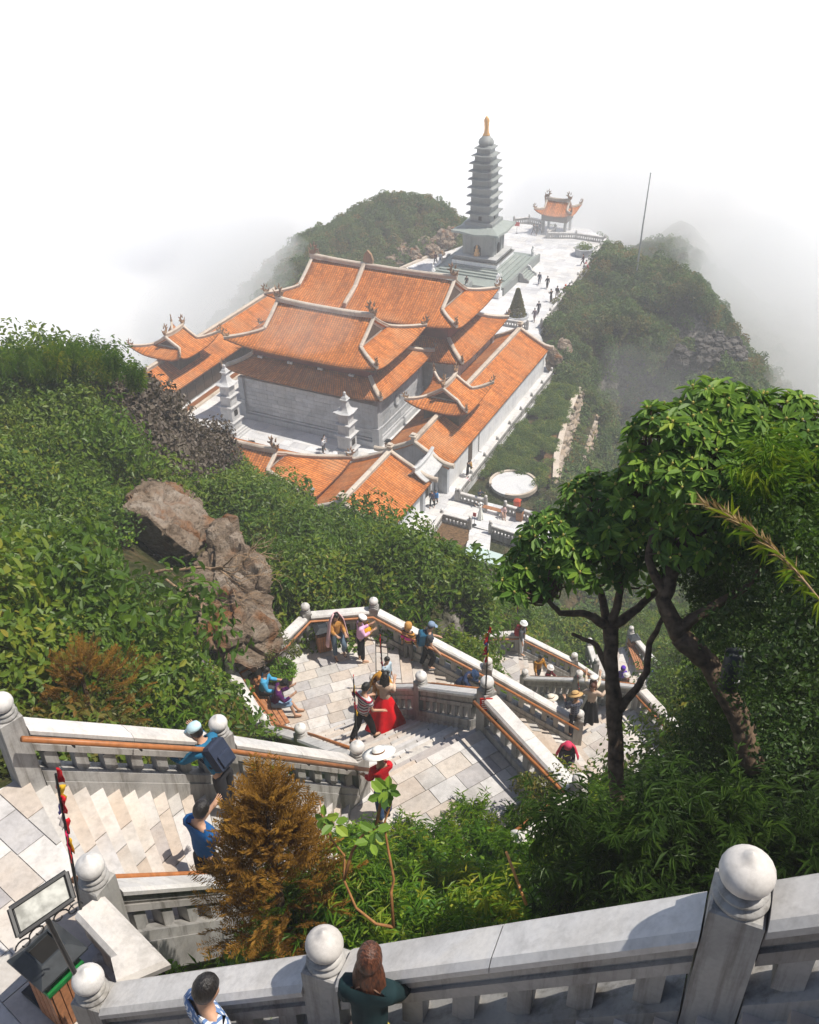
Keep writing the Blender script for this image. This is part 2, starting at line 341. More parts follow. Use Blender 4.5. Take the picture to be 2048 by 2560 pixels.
def dist_poly(x, y, poly):
    x, y = np.asarray(x), np.asarray(y); d = np.full(x.shape, 1e9); n = len(poly)
    for i in range(n):
        ax, ay, bx, by = poly[i][0], poly[i][1], poly[(i+1) % n][0], poly[(i+1) % n][1]; L = (bx-ax)**2+(by-ay)**2+1e-9
        t = np.clip(((x-ax)*(bx-ax)+(y-ay)*(by-ay))/L, 0, 1); d = np.minimum(d, np.hypot(x-ax-t*(bx-ax), y-ay-t*(by-ay)))
    return np.where(in_poly(x, y, poly), 0.0, d)
COURT_UW = [(-68, 60), (-37.0, 54.6), (-28.6, 54.6), (-28.2, 62.5), (-14, 62.2), (-14, 66.3), (-27.6, 66.4), (-27.6, 92.4), (-33, 103), (-34.0, 112), (-35.2, 139), (-39, 143), (-52, 141), (-54, 128), (-60, 112), (-66, 100), (-68, 80)]
COURT = [T(u, w) for u, w in COURT_UW]
STAIR_POLYS = [(poly, z) for poly, z in FLOORS.values()]
def ground(x, y):
    x = np.atleast_1d(np.asarray(x, float)); y = np.atleast_1d(np.asarray(y, float)); n = len(CT); z = np.full(x.shape, WT[n])+WT[n+1]*x+WT[n+2]*y
    for i in range(n): z -= WT[i]*_phi(np.hypot(x-CT[i, 0], y-CT[i, 1]))
    far = np.clip((y-60)/40, 0, 1)
    z += (hash_noise(x, y, 7, 1)-0.5)*(0.5+1.6*far) + (hash_noise(x, y, 2.6, 2)-0.5)*(0.3+0.9*far)
    d = dist_poly(x, y, COURT); t = np.clip(d/3.0, 0, 1); z = -0.35*(1-t)+z*t
    for poly, fz in STAIR_POLYS:                                           # keep the soil under the paving
        m = dist_poly(x, y, poly) < 0.35; z = np.where(m, np.minimum(z, fz-0.55), z)
    for nm, a, b, c, d_, n_ in FLIGHTS:
        q = [a, b, d_, c]; m = dist_poly(x, y, q) < 0.35
        ax = (a+b)/2; cx = (c+d_)/2; L = (cx-ax).xy.length
        t = np.clip(((x-ax.x)*(cx.x-ax.x)+(y-ax.y)*(cx.y-ax.y))/L**2, 0, 1); fz = ax.z+(cx.z-ax.z)*t
        z = np.where(m, np.minimum(z, fz-0.75), z)
    return np.maximum(z, -37.0)

def soil_material():
    m, nt, b = nt_new('hillside_soil', 0.95, 0.1)
    geo = N(nt, 'ShaderNodeNewGeometry'); n1 = N(nt, 'ShaderNodeTexNoise', Scale=0.35, Detail=8.0, Roughness=0.7); n2 = N(nt, 'ShaderNodeTexNoise', Scale=3.0, Detail=6.0)
    for n in (n1, n2): nt.links.new(geo.outputs['Position'], n.inputs['Vector'])
    c1 = ramp(nt, n1.outputs[0], [(0.35, (0.022, 0.035, 0.010)), (0.5, (0.05, 0.055, 0.018)), (0.62, (0.12, 0.085, 0.045)), (0.75, (0.2, 0.14, 0.09))])
    c2 = mixc(nt, 0.6, c1.outputs[0], ramp(nt, n2.outputs[0], [(0.3, (0.35, 0.35, 0.35)), (0.7, (1.1, 1.1, 1.1))]).outputs[0], 'MULTIPLY')
    sx = N(nt, 'ShaderNodeSeparateXYZ'); nt.links.new(geo.outputs['Normal'], sx.inputs[0])
    steep = ramp(nt, sx.outputs[2], [(0.45, (1, 1, 1)), (0.62, (0, 0, 0))])
    rock = ramp(nt, n2.outputs[0], [(0.35, (0.05, 0.045, 0.04)), (0.6, (0.2, 0.18, 0.16)), (0.8, (0.32, 0.3, 0.27))])
    c3 = mixc(nt, steep.outputs[0], c2, rock.outputs[0]); nt.links.new(c3, b.inputs['Base Color'])
    bp = N(nt, 'ShaderNodeBump', Strength=0.9, Distance=0.4); nt.links.new(n2.outputs[0], bp.inputs['Height']); nt.links.new(bp.outputs[0], b.inputs['Normal'])
    return m
M['soil'] = soil_material()
def terrain_sheet(name, x0, x1, y0, y1, st, dz=0.0):
    xs = np.arange(x0, x1+st/2, st); ys = np.arange(y0, y1+st/2, st); X, Y = np.meshgrid(xs, ys); Z = ground(X.ravel(), Y.ravel()).reshape(X.shape)+dz
    v = np.stack([X.ravel(), Y.ravel(), Z.ravel()], 1); nx = len(xs); ny = len(ys)
    i = (np.arange(ny-1)[:, None]*nx+np.arange(nx-1)[None, :]).ravel(); f = np.stack([i, i+1, i+1+nx, i+nx], 1); f = f[v[f, 2].max(1) > -35]        # below that the cloud hides the ground
    me = bpy.data.meshes.new(name); me.vertices.add(len(v)); me.vertices.foreach_set('co', v.ravel())
    me.loops.add(f.size); me.loops.foreach_set('vertex_index', f.ravel().astype(np.int32)); me.polygons.add(len(f))
    me.polygons.foreach_set('loop_start', (np.arange(len(f))*4).astype(np.int32)); me.polygons.foreach_set('use_smooth', np.ones(len(f), bool))
    me.materials.append(M['soil']); me.update(calc_edges=True); me.validate()
    o = bpy.data.objects.new(name, me); COL.objects.link(o); return tag(o, kind='structure')
tag(terrain_sheet('hillside', -46, 34, -14, 50, 0.5), 'steep overgrown hillside falling from the stairs to the temple')
tag(terrain_sheet('mountain_ridge', -90, 120, 47, 262, 1.75, -0.12), 'misty mountain ridge under and around the temple')

# ---------------------------------------------------------------- the cloud below, the haze
def cloud_sea():
    """a lake of cloud filling the valleys, well below the haze box"""
    mb = MB(); xs = [-2600+i*80 for i in range(66)]; ys = [-400+j*80 for j in range(62)]
    mb.grid([[(x, y, -42.5+3.0*(float(hash_noise(x, y, 300, 5))-0.5)*2) for x in xs] for y in ys])
    m, nt, b = nt_new('cloud', 1.0, 0.0); b.inputs['Base Color'].default_value = (0.93, 0.94, 0.96, 1)
    return mb.build('cloud_sea', m, None, True, label='white sea of cloud filling the valley beyond the temple', kind='structure')
cloud_sea()
def volume(name, density, color=(1, 1, 1), aniso=0.0):
    m = bpy.data.materials.new(name); m.use_nodes = True; nt = m.node_tree; nt.nodes.clear()
    o = nt.nodes.new('ShaderNodeOutputMaterial'); v = nt.nodes.new('ShaderNodeVolumePrincipled')
    v.inputs['Density'].default_value = density; v.inputs['Color'].default_value = (*color, 1); v.inputs['Anisotropy'].default_value = aniso
    nt.links.new(v.outputs[0], o.inputs['Volume']); return m
HAZE = 0.0015
MB().box((5, 138, 8.0), (290, 310, 92.0)).build('haze', volume('haze', HAZE, (0.97, 0.98, 1.0)), label='pale mountain mist', kind='stuff')

def fog(name, c, rad, density, seed, label, n=22, rough=0.28, rz=0.0):
    """a soft bank of cloud: thin at its rim, thick in the middle"""
    mb = MB(); rings = []
    for i in range(n+1):
        ph = math.pi*i/n; ring = []
        for j in range(2*n):
            th = math.pi*j/n; d = Vector((math.sin(ph)*math.cos(th), math.sin(ph)*math.sin(th), math.cos(ph)))
            q = 1+rough*(noise.noise(d*1.6+Vector((seed*7.1, 0, 0)))+0.6*noise.noise(d*3.7+Vector((0, seed*3.3, 0))))
            x, y = d.x*rad[0]*q, d.y*rad[1]*q; ring.append((c[0]+x*math.cos(rz)-y*math.sin(rz), c[1]+x*math.sin(rz)+y*math.cos(rz), max(-37.2, c[2]+d.z*rad[2]*q)))
        rings.append(ring)
    return mb.loft(rings[::-1], False).build(name, volume(name, density, (0.999, 0.999, 1.0)), None, True, label=label, kind='stuff')
fog('fog_bank', (-60, 160, -30), (48, 78, 12), 0.09, 1, 'white fog filling the valley left of the temple')
fog('fog_bank', (-20, 196, -20), (48, 24, 19), 0.10, 2, 'white fog behind the rounded hill')
fog('fog_bank', (58, 198, -18), (52, 30, 23), 0.10, 3, 'white fog behind the terrace pavilion')
fog('fog_bank', (78, 130, -20), (36, 60, 20), 0.05, 4, 'white fog in the ravine on the right')
fog('fog_bank', (-25, 132, -6), (13, 26, 10), 0.055, 7, 'white fog creeping up the left side of the rounded hill')
fog('fog_wisp', (24, 141, 1), (7, 6, 3.5), 0.035, 8, 'thin fog wisp behind the terrace railing on the right')
fog('fog_wisp', (47, 122, 2), (10, 14, 6), 0.035, 9, 'fog wisp drifting over the right end of the green spur')
fog('fog_wisp', (-9, 82, 12), (5, 4, 2), 0.022, 10, 'faint fog wisp over the roof of the nearer hall')
fog('fog_wisp', (29, 97, -2), (8, 9, 4.5), 0.018, 5, 'thin wisp of fog drifting over the rock ravine')
# ---------------------------------------------------------------- paving and steps
def clip_rect(poly, x0, x1, y0, y1):
    def cut(pl, ax, v, keep_less):
        out = []
        for i in range(len(pl)):
            p, q = pl[i], pl[(i+1) % len(pl)]; pi = (p[ax] <= v) == keep_less or p[ax] == v; qi = (q[ax] <= v) == keep_less or q[ax] == v
            if pi: out.append(p)
            if pi != qi and p[ax] != q[ax]:
                t = (v-p[ax])/(q[ax]-p[ax]); out.append((p[0]+t*(q[0]-p[0]), p[1]+t*(q[1]-p[1])))
        return out
    for ax, v, kl in ((0, x0, False), (0, x1, True), (1, y0, False), (1, y1, True)):
        poly = cut(poly, ax, v, kl)
        if len(poly) < 3: return []
    return poly
def area(pl): return abs(sum(pl[i][0]*pl[(i+1) % len(pl)][1]-pl[(i+1) % len(pl)][0]*pl[i][1] for i in range(len(pl))))/2
def pave(name, label, poly, z, ang, sx=1.05, sy=0.52, mat=None, gap=0.006, thick=0.12, one=False):
    """a floor: a bed of mortar with separate slabs in running bond on it"""
    bed = MB().prism([(p.x, p.y) for p in poly], z-0.5, z-0.022).build(name, M['joint'], label=label, kind='structure')
    cs, sn = math.cos(ang), math.sin(ang); loc = [(p.x*cs+p.y*sn, -p.x*sn+p.y*cs) for p in poly]
    xs = [p[0] for p in loc]; ys = [p[1] for p in loc]; y = min(ys); row = 0; rng = random.Random(hash(name) % 1000 if False else len(name)*7+int(z*10))
    allmb = MB(); tones = []
    while y < max(ys):
        x = min(xs)-rng.random()*sx
        while x < max(xs):
            w = sx*rng.choice((0.7, 0.9, 1.0, 1.2)); pl = clip_rect(loc, x+gap, x+w-gap, y+gap, y+sy-gap)
            if len(pl) >= 3 and area(pl) > 0.01:
                wp = [(p[0]*cs-p[1]*sn, p[0]*sn+p[1]*cs) for p in pl]; zt = z+rng.uniform(-0.003, 0.003)
                if one: allmb.prism(wp, z-0.05, zt); tones += [rng.random()]*(2*len(wp))
                else:
                    c = (sum(p[0] for p in wp)/len(wp), sum(p[1] for p in wp)/len(wp))
                    o = MB().prism([(p[0]-c[0], p[1]-c[1]) for p in wp], -thick, 0).build('paving_slab', mat or M['slab'], bed); o.location = (c[0], c[1], zt)
            x += w
        y += sy; row += 1
    if one: o = allmb.build('paving_slabs', mat or M['slab'], bed, kind='stuff'); o.data.attributes.new('tone', 'FLOAT', 'POINT').data.foreach_set('value', tones)
    return bed
def vang(a, b): d = b-a; return math.atan2(d.y, d.x)
pave('stone_landing', 'upper stone landing with pale slabs at the left edge', *FLOORS['L1'], vang(k['A1'], k['B1'])+0.25, .62, 0.34)
pave('stone_landing', 'wide pale stone landing below the long handrail', *FLOORS['L2'], vang(k['A3'], k['E1']), .66, 0.4)
pave('stone_terrace', 'stone viewing terrace with a bench, bin and potted bonsai', *FLOORS['T1'], vang(k['F3'], k['D1'])-0.12, 0.62, 0.36)
pave('stone_landing', 'sunlit stone landing beside the dark tree trunk', *FLOORS['L4'], vang(k['C3'], k['G1']), .7, 0.42)
pave('stone_terrace', 'middle stone terrace with a slatted wooden bench', *FLOORS['T2'], vang(k['J9'], k['H1']), 0.66, 0.38)
pave('stone_landing', 'lower stone landing behind the tree trunk', *FLOORS['L6'], 0.1, 1.0, 0.6, None, 0.006, 0.12, True)
pave('stone_terrace', 'lowest stone terrace seen under the tree crown', *FLOORS['T3'], 1.2, 1.0, 0.6)

FL_LABEL = {'F0': 'shaded steps behind the nearest stone balustrade', 'F1': 'broad pale steps going down from the upper left landing', 'F2': 'pale steps going down from the wide landing to the bench terrace',
            'F3': 'steps going down right from the bench terrace', 'F4': 'steps going down from the landing beside the tree trunk', 'F5': 'steps going down right from the middle terrace'}
for nm, a, b, c, d, n in FLIGHTS:
    drop = a.z-c.z; rise = drop/n; rng = random.Random(n+ord(nm[1]))
    mid = MB()                                                             # sloping concrete under the treads
    dn = Vector((0, 0, 0.75)); mid.loft([[a-dn*1.6, a-dn*0.48, b-dn*0.48, b-dn*1.6], [c-dn*1.6, c-dn*0.48, d-dn*0.48, d-dn*1.6]])
    fl = mid.build('stone_steps', M['joint'], label=FL_LABEL[nm], kind='structure')
    for i in range(n):
        t0, t1 = i/n, (i+1)/n; z = a.z-rise*(i+1)
        p0, p1, q0, q1 = a.lerp(c, t0), a.lerp(c, t1), b.lerp(d, t0), b.lerp(d, t1)
        cuts = [0.0]; s = rng.choice((0.2, 0.3, 0.38, 0.46))
        while s < 0.9: cuts.append(s); s += rng.uniform(0.22, 0.42)
        cuts.append(1.0)
        for j in range(len(cuts)-1):
            e = 0.0035; u0, u1 = cuts[j]+e, cuts[j+1]-e
            ov = (p1-p0)*0.0; e2 = 0.07; pl = [p0.lerp(p1, e2).lerp(q0.lerp(q1, e2), u0), p0.lerp(p1, e2).lerp(q0.lerp(q1, e2), u1), p1.lerp(q1, u1), p1.lerp(q1, u0)]
            cx = sum(p.x for p in pl)/4; cyy = sum(p.y for p in pl)/4
            MBo = MB().prism([(cx*0+p.x-cx, p.y-cyy) for p in pl], -rise+0.004, 0)
            o = MBo.build('step_slab', M['slab'], fl); o.location = (cx, cyy, z+rng.uniform(-0.002, 0.002))

# ---------------------------------------------------------------- balustrades
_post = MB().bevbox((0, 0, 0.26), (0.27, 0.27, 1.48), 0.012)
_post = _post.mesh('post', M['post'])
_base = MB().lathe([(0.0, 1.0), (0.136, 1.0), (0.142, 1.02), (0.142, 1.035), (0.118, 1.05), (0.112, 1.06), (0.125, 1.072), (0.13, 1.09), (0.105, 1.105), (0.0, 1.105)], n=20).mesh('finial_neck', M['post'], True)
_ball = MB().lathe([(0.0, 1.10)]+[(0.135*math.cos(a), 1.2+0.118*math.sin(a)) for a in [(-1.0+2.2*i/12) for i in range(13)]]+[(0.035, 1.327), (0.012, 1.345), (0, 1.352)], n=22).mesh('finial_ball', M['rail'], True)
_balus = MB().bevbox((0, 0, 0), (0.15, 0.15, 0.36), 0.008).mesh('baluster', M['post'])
def make_post(parent, p, finial=True, rz=0.0):
    po = inst('post', _post, parent, p, (0, 0, rz))
    if finial: inst('finial_neck', _base, po); inst('finial_ball', _ball, po)
    return po
RNG = random.Random(3)
def balustrade(label, pts, finials=None, hand=0, group=None, posts=None, skirt=0.55, coarse=False):
    """pts: floor-level corner points; hand = +1/-1 puts a wooden handrail on the left/right side of the run"""
    root = empty('stone_balustrade', pts[0], 0, label, 'balustrade', group)
    L = [p-pts[0] for p in pts]; n = len(L)
    for i, p in enumerate(L):
        d = (L[min(i+1, n-1)]-L[max(i-1, 0)]); 
        if posts is not None and not posts[i] and 0 < i < n-1:
            MB().bevbox((0, 0, 0.2), (0.2, 0.2, 1.2), 0.01, math.atan2(d.y, d.x)).build('corner_pier', M['post'], root).location = p
        if posts is None or posts[i]: make_post(root, p, finials is None or finials[i], math.atan2(d.y, d.x))
    hp = []
    for i in range(n-1):
        a, b = L[i], L[i+1]; d = b-a; ln = d.xy.length; dir_ = Vector((d.x, d.y, 0)).normalized(); sl = d.z/max(ln, .01)
        def pt(s, z): return a+dir_*s+Vector((0, 0, sl*s+z))
        ea = 0.145 if posts is None or posts[i] else 0.0; eb = 0.145 if posts is None or posts[i+1] else 0.0; e = max(ea, eb); m = max(1, round((ln-ea-eb)/1.25)); side = Vector((-dir_.y, dir_.x, 0))
        def mitre(j):
            if ea and eb or not 0 < j < n-1 or posts is None or posts[j]: return side
            o = (L[j+1]-L[j]) if j == i+1 else (L[j]-L[j-1]); o = Vector((o.x, o.y, 0)).normalized(); b_ = Vector((-o.y, o.x, 0))+side; b_ = b_.normalized(); return b_/max(.35, b_.dot(side))
        for j in range(m):
            s0, s1 = ea+(ln-ea-eb)*j/m+(0.003 if j else 0), ea+(ln-ea-eb)*(j+1)/m-(0.003 if j < m-1 else 0)
            A, B = pt(s0, 0.86), pt(s1, 0.86); sA = mitre(i) if j == 0 else side; sB = mitre(i+1) if j == m-1 else side
            def sec(q, side): return [q+side*x+Vector((0, 0, z)) for x, z in ((-0.15, -0.045), (-0.155, 0.02), (-0.115, 0.065), (0.115, 0.065), (0.155, 0.02), (0.15, -0.045))]
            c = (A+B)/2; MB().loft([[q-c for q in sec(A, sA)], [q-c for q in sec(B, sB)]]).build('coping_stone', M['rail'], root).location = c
        r1 = MB(); r1.beam(pt(e, 0.745), pt(ln-e, 0.745), 0.2, 0.13); r1.beam(pt(e, 0.655), pt(ln-e, 0.655), 0.16, 0.05); r1.beam(pt(e, 0.575), pt(ln-e, 0.575), 0.22, 0.11); r1.build('rail', M['railshade'], root)
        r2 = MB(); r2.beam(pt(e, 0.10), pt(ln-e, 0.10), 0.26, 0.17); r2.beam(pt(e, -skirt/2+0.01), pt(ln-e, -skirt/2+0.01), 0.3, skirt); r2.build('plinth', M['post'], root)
        nb = max(1, int((ln-2*e-0.1)/0.31)); stp = (ln-2*e)/nb
        for j in range(nb):
            inst('baluster', _balus, root, pt(e+(j+.5)*stp, 0.355), (0, 0, math.atan2(d.y, d.x)))
        if hand:
            off = Vector((-dir_.y, dir_.x, 0))*hand*0.29
            hp.append((pt(0.0, 0.83)+off, pt(ln, 0.83)+off, off))
    if hand:
        path = [hp[0][0]]
        for i in range(len(hp)-1):
            m_ = (hp[i][1]+hp[i+1][0])/2; path.append(m_)
        path.append(hp[-1][1]); h = MB().tube(path, 0.036, 10)
        ho = h.build('handrail', M['wood'], root, True)
        for i in range(len(path)-1):
            for s in (0.2, 0.5, 0.8):
                q = path[i].lerp(path[i+1], s); MB().tube([q+Vector((0, 0, -0.03)), q+Vector((0, 0, -0.09)), q-hp[i][2]*0.5+Vector((0, 0, -0.09))], 0.012, 5).build('handrail_bracket', M['black'], ho)
    return root
def V3(x, y, z): return Vector((x, y, z))
B_FG = balustrade('nearest stone balustrade with big round finials along the bottom edge', [k['fgX'], k['fgR'], k['fgM'], k['fgL']])
balustrade('short angled stone balustrade beside the waste bin and sign', [k['fgL']+V3(0.1, .25, 0), k['Bc'], k['B1']-V3(0.02, .2, 0)], [0, 0, 0], 0, None, [0, 0, 0])
balustrade('low stone balustrade at the near side of the upper steps, partly behind the brown conifer', [k['B1'], k['B1'].lerp(k['B3'], 0.5), k['B3']], None, 1)
balustrade('long stone balustrade with handrail down the far side of the upper steps', [k['A1'], k['A2'], k['A3']], None, -1)
balustrade('stone balustrade around the bench terrace and down its two flights', [k['A3']+(k['F2']-k['A3'])*0.08, k['F2'], k['F3'], k['F4'], k['F5'], k['F6'], k['F7'], k['C2'], k['C3']], [0, 1, 1, 1, 1, 1, 1, 1, 1], -1, None, [0, 1, 1, 1, 1, 1, 1, 1, 1])
balustrade('stone balustrade with handrail between the paired flights below the wide landing', [k['E1']+(k['D2']-k['E1'])*0.07, k['D2'], k['D1']], [0, 1, 1], -1, None, [0, 1, 1])
balustrade('stone balustrade along the shaded right edge of the wide landing', [k['E1'], k['E2'], k['E3']], None, -1)
balustrade('stone balustrade around the middle terrace running down to the right', [k['J9'], k['J0'], k['J1'], k['J2'], k['J3'], k['J4']], [1, 0, 1, 0, 1, 1], -1)
balustrade('stone balustrade above the steps left of the tree trunk', [k['G1']+(k['H2']-k['G1'])*0.07, k['H2'], k['H1']], [0, 1, 1], -1, None, [0, 1, 1])
balustrade('sunlit stone balustrade behind the tree trunk on the right landing', [k['G1'], k['G2']], None, -1)
balustrade('small stone balustrade left of the lowest terrace', [k['K00'], k['K0']], None, 0)
balustrade('stone balustrade right of the lowest terrace, seen between branches', [k['K1'], k['K2'], k['K3'], k['K4']], None, 0)
# ---------------------------------------------------------------- roofs
def tile_material():
    m, nt, b = nt_new('clay_roof_tiles', 0.75, 0.2)
    uv = N(nt, 'ShaderNodeUVMap'); geo = N(nt, 'ShaderNodeNewGeometry'); sp = N(nt, 'ShaderNodeSeparateXYZ'); nt.links.new(uv.outputs[0], sp.inputs[0])
    def saw(out, period):
        d = N(nt, 'ShaderNodeMath', operation='DIVIDE'); nt.links.new(out, d.inputs[0]); d.inputs[1].default_value = period
        f = N(nt, 'ShaderNodeMath', operation='FRACT'); nt.links.new(d.outputs[0], f.inputs[0]); return f.outputs[0], d.outputs[0]
    fu, du = saw(sp.outputs[0], 0.26); fv, dv = saw(sp.outputs[1], 0.22)
    col = ramp(nt, fu, [(0.0, (0.25, 0.25, 0.25)), (0.25, (1, 1, 1)), (0.75, (1, 1, 1)), (1.0, (0.25, 0.25, 0.25))])
    row = ramp(nt, fv, [(0.0, (0.2, 0.2, 0.2)), (0.16, (0.8, 0.8, 0.8)), (1.0, (1, 1, 1))])
    fl1 = N(nt, 'ShaderNodeMath', operation='FLOOR'); nt.links.new(du, fl1.inputs[0]); fl2 = N(nt, 'ShaderNodeMath', operation='FLOOR'); nt.links.new(dv, fl2.inputs[0])
    cb = N(nt, 'ShaderNodeCombineXYZ'); nt.links.new(fl1.outputs[0], cb.inputs[0]); nt.links.new(fl2.outputs[0], cb.inputs[1])
    wn_ = N(nt, 'ShaderNodeTexWhiteNoise'); nt.links.new(cb.outputs[0], wn_.inputs['Vector'])
    base = ramp(nt, wn_.outputs['Value'], [(0.0, (0.56, 0.16, 0.025)), (0.5, (0.72, 0.225, 0.042)), (1.0, (0.80, 0.28, 0.07))])
    n1 = N(nt, 'ShaderNodeTexNoise', Scale=0.45, Detail=7.0, Roughness=0.68); nt.links.new(geo.outputs['Position'], n1.inputs['Vector'])
    mp = N(nt, 'ShaderNodeMapping'); mp.inputs['Scale'].default_value = (1.6, 0.16, 1); nt.links.new(uv.outputs[0], mp.inputs[0])
    n2 = N(nt, 'ShaderNodeTexNoise', Scale=1.0, Detail=6.0, Roughness=0.7); nt.links.new(mp.outputs[0], n2.inputs['Vector'])
    c = mixc(nt, ramp(nt, n2.outputs[0], [(0.42, (0, 0, 0)), (0.75, (0.75, 0.75, 0.75))]).outputs[0], base.outputs[0], (0.16, 0.055, 0.02))
    c = mixc(nt, ramp(nt, n1.outputs[0], [(0.52, (0, 0, 0)), (0.78, (0.8, 0.8, 0.8))]).outputs[0], c, (0.20, 0.08, 0.035))
    n3 = N(nt, 'ShaderNodeTexNoise', Scale=0.22, Detail=5.0, Roughness=0.6); nt.links.new(geo.outputs['Position'], n3.inputs['Vector'])
    c = mixc(nt, ramp(nt, n3.outputs[0], [(0.5, (0, 0, 0)), (0.7, (0.6, 0.6, 0.6))]).outputs[0], c, (0.60, 0.30, 0.14))
    nn = mixc(nt, 0.7, c, mixc(nt, 1.0, col.outputs[0], row.outputs[0], 'MULTIPLY'), 'MULTIPLY')
    nt.links.new(nn, b.inputs['Base Color'])
    hh = N(nt, 'ShaderNodeMath', operation='ADD'); nt.links.new(col.outputs[0], hh.inputs[0]); nt.links.new(row.outputs[0], hh.inputs[1])
    bp = N(nt, 'ShaderNodeBump', Strength=0.8, Distance=0.05); nt.links.new(hh.outputs[0], bp.inputs['Height']); nt.links.new(bp.outputs[0], b.inputs['Normal'])
    return m
M['tile'] = tile_material()

def slope_mesh(name, rows, uvs, parent, thick=0.14, mat=None):
    """rows[i][j] points with matching uv metres; solid slab of tiles"""
    mb = MB(); mb.grid(rows); o = mb.build(name, mat or M['tile'], parent, True); me = o.data
    lay = me.uv_layers.new(name='UVMap'); flat = [q for r_ in uvs for q in r_]
    for lp in me.loops: lay.data[lp.index].uv = flat[lp.vertex_index]
    md = o.modifiers.new('thickness', 'SOLIDIFY'); md.thickness = thick; md.offset = -1
    # make sure the tiles face up
    me.update()
    if sum(p.normal.z for p in me.polygons) < 0: me.flip_normals()
    return o
def bar(path, w, h, name, mat, parent, lift=0.0):
    path = [Vector(p)+Vector((0, 0, lift)) for p in path]; rings = []
    for i, p in enumerate(path):
        d = path[min(i+1, len(path)-1)]-path[max(i-1, 0)]; s = Vector((-d.y, d.x, 0)); s = s.normalized() if s.length > 1e-6 else Vector((1, 0, 0))
        up = Vector((0, 0, 1))
        rings.append([p+s*x*w+up*z*h for x, z in ((-.5, -.25), (.5, -.25), (.5, .3), (.72, .36), (.72, .55), (.4, .75), (-.4, .75), (-.72, .55), (-.72, .36), (-.5, .3))])
    return MB().loft(rings).build(name, mat or M['trim'], parent)
def _dragon():
    """curled flame-like roof finial, facing +x"""
    mb = MB(); pth = []; rad = []
    for i in range(15):
        t = i/14; a = -1.25+t*4.2; r_ = 0.44-0.20*t
        pth.append((0.1+r_*math.sin(a)*0.9-0.05*t, 0, 0.50-r_*math.cos(a)*1.1+0.30*t)); rad.append(0.165*(1-t)**0.7+0.045)
    mb.tube(pth, rad, 7)
    for i, (x, z, l, tilt) in enumerate(((-0.30, 0.25, 0.55, -0.5), (-0.12, 0.75, 0.5, -0.25), (0.15, 1.0, 0.45, 0.1), (0.4, 0.9, 0.35, 0.7), (0.45, 0.55, 0.35, 1.2), (-0.05, 0.3, 0.4, 0.4))):
        q = Vector((x, 0, z)); e = q+Vector((math.sin(tilt), 0.06*(-1)**i, math.cos(tilt)))*l; m_ = q.lerp(e, 0.5)+Vector((0.06, 0.05*(-1)**i, 0)); mb.tube([q, m_, e], [0.10, 0.07, 0.012], 5)
    mb.ico((0.42, 0, 0.62), 0.13, 1, (1.3, 0.8, 0.9)); mb.box((0, 0, 0.02), (0.5, 0.26, 0.3))
    return mb.mesh('ridge_dragon', M['dragon'], True)
DRAGON = _dragon()
def dragon(parent, p, ang, s=1.0): return inst('ridge_dragon', DRAGON, parent, p, (0, 0, ang), s*1.1)
def hcurve(t, c=0.3): return (1-c)*t+c*t*t
